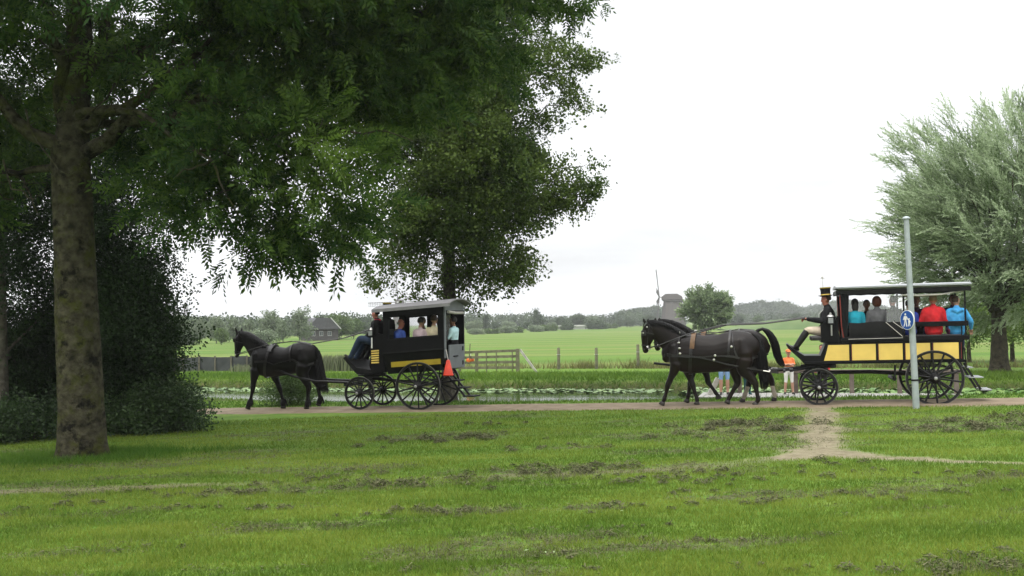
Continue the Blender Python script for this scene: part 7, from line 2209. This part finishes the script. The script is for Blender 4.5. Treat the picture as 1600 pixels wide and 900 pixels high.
# right carriage
gR_ = 'people riding on the right carriage'
person('coachman in top hat, cream breeches and black boots on the right carriage', onR(.24, .62, 1.63), RZR + FW, 1.88, shirt='black', trousers='breech', shin='boots', shoes='boots', skin=SKIN_R, hair=H_BROWN, jacket=.044, bulk=1.28, headk=1.06, hat='top', lapel=True, lean=R(-1), nod=R(8), group=gR_,
       legs=dict(kL=(.43, .14, .02), aL=(.70, .13, -.36), tL=(.86, .14, -.33), kR=(.42, -.13, .02), aR=(.68, -.12, -.37), tR=(.84, -.13, -.34)),
       arms=dict(eR=(.08, -.25, .22), wR=(.42, -.09, .25), eL=(.08, .25, .22), wL=(.43, .04, .27)))
A = R(90)
def zzR(zy, zx): return (848 - .016 * (zx - 227) - zy) / 254.0
SEAT = zzR(436, 500)
def seat_x(zx): return (zx - 227) / 245.6
person('person with dark hair and turquoise top at the front of the right carriage', onR(seat_x(440), .34, SEAT), RZR + A, 1.66, shirt='turq', trousers='jeans', hair=H_BLACK, style='long', group=gR_)
person('person with reddish hood and grey jacket in the right carriage', onR(seat_x(560), .33, SEAT), RZR + A, 1.72, shirt='grey', trousers='black', hair=None, style=None, hood=H_RED, jacket=.018, group=gR_)
person('person in dark jacket half behind the clear curtain of the right carriage', onR(seat_x(648), .36, SEAT), RZR + A, 1.74, shirt='dgrey', trousers='black', hair=H_BROWN, skin=SKIN_R, jacket=.012, turn=R(40), group=gR_)
person('person with black hair and royal blue top behind the round blue sign', onR(seat_x(733), .33, SEAT), RZR + A, 1.55, shirt='royal', trousers='royal', hair=H_BLACK, group=gR_)
person('person with fair hair and bright red jacket in the right carriage', onR(seat_x(862), .31, SEAT), RZR + A, 1.76, shirt='red', trousers='navy', hair=H_FAIR, skin=SKIN_R, jacket=.034, group=gR_,
       arms=dict(eR=(.0, -.27, .2), wR=(.2, -.16, .1), eL=(.0, .27, .2), wL=(.2, .16, .1)))
person('person in light blue top and magenta trousers at the right carriage rear', onR(seat_x(984), .31, SEAT), RZR + A, 1.66, shirt='sky', trousers='magenta', hair=H_BROWN, jacket=.024, hoodback=True, turn=R(-50), group=gR_,
       arms=dict(eR=(.0, -.32, .20), wR=(.14, -.34, .02), eL=(.0, .25, .2), wL=(.2, .16, .1)))
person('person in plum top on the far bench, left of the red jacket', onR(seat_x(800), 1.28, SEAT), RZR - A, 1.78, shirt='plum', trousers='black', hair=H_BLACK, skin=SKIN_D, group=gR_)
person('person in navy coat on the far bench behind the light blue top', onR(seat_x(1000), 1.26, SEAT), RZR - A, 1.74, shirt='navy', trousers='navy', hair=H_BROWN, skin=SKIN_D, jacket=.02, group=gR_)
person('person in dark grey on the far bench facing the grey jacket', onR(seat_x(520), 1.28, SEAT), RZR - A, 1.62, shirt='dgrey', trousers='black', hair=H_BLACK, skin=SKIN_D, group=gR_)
# on the boardwalk
def on_deck(px, d):
    r_ = ray(px, 613); k = r_.x / r_.y; y = d / (CP + k * SP); return Vector((k * y, y, DECK['z']))
gB = 'people standing on the boardwalk'
person('child in orange shirt and cap standing with folded arms on the boardwalk', on_deck(1233, 29.5), R(-97), 1.24, pose='stand', shirt='orange', sleeve='short', trousers='white', shin=False, shoes='shoe', hair=H_FAIR, hat='cap', headk=1.12, group=gB,
       arms=dict(eR=(.05, -.22, .24), wR=(.16, .05, .22), eL=(.05, .22, .24), wL=(.17, -.05, .25)), legs=dict(kL=(.03, .12, -.44), aL=(-.01, .15, -.845), tL=(.13, .19, -.90), kR=(.03, -.12, -.44), aR=(-.01, -.15, -.845), tR=(.13, -.19, -.90)))
person('person in denim shorts and white shirt standing behind the right horses', on_deck(1132, 29.2), R(-95), 1.56, pose='stand', shirt='white', sleeve='short', trousers='denim', shin=False, shoes='shoe', hair=H_FAIR, group=gB)
person('child in dark teal clothes behind the hind legs of the right horses', on_deck(1168, 29.3), R(-80), 1.15, pose='stand', shirt='teal', trousers='teal', shoes='teal', hair=H_BROWN, headk=1.1, group=gB)
person('child in red shirt seen through the gap under the right coachman', on_deck(1286, 29.6), R(-120), 1.36, pose='stand', shirt='red', trousers='dgrey', shoes='shoe', hair=H_BROWN, skin=SKIN_R, headk=1.08, group=gB)
# ------------------------------------------------------------------ haze
mh = bpy.data.materials.new('haze'); mh.use_nodes = True
t = mh.node_tree; t.nodes.clear()
o_ = t.nodes.new('ShaderNodeOutputMaterial'); pv = t.nodes.new('ShaderNodeVolumePrincipled')
pv.inputs['Color'].default_value = (.97, .98, 1.0, 1); pv.inputs['Density'].default_value = .00032; pv.inputs['Anisotropy'].default_value = .2
t.links.new(pv.outputs[0], o_.inputs['Volume'])
hz = MB(); hz.box(-2800, 2800, -400, 3900, -3, 48)
tag(hz.build('haze', mh), kind='stuff')
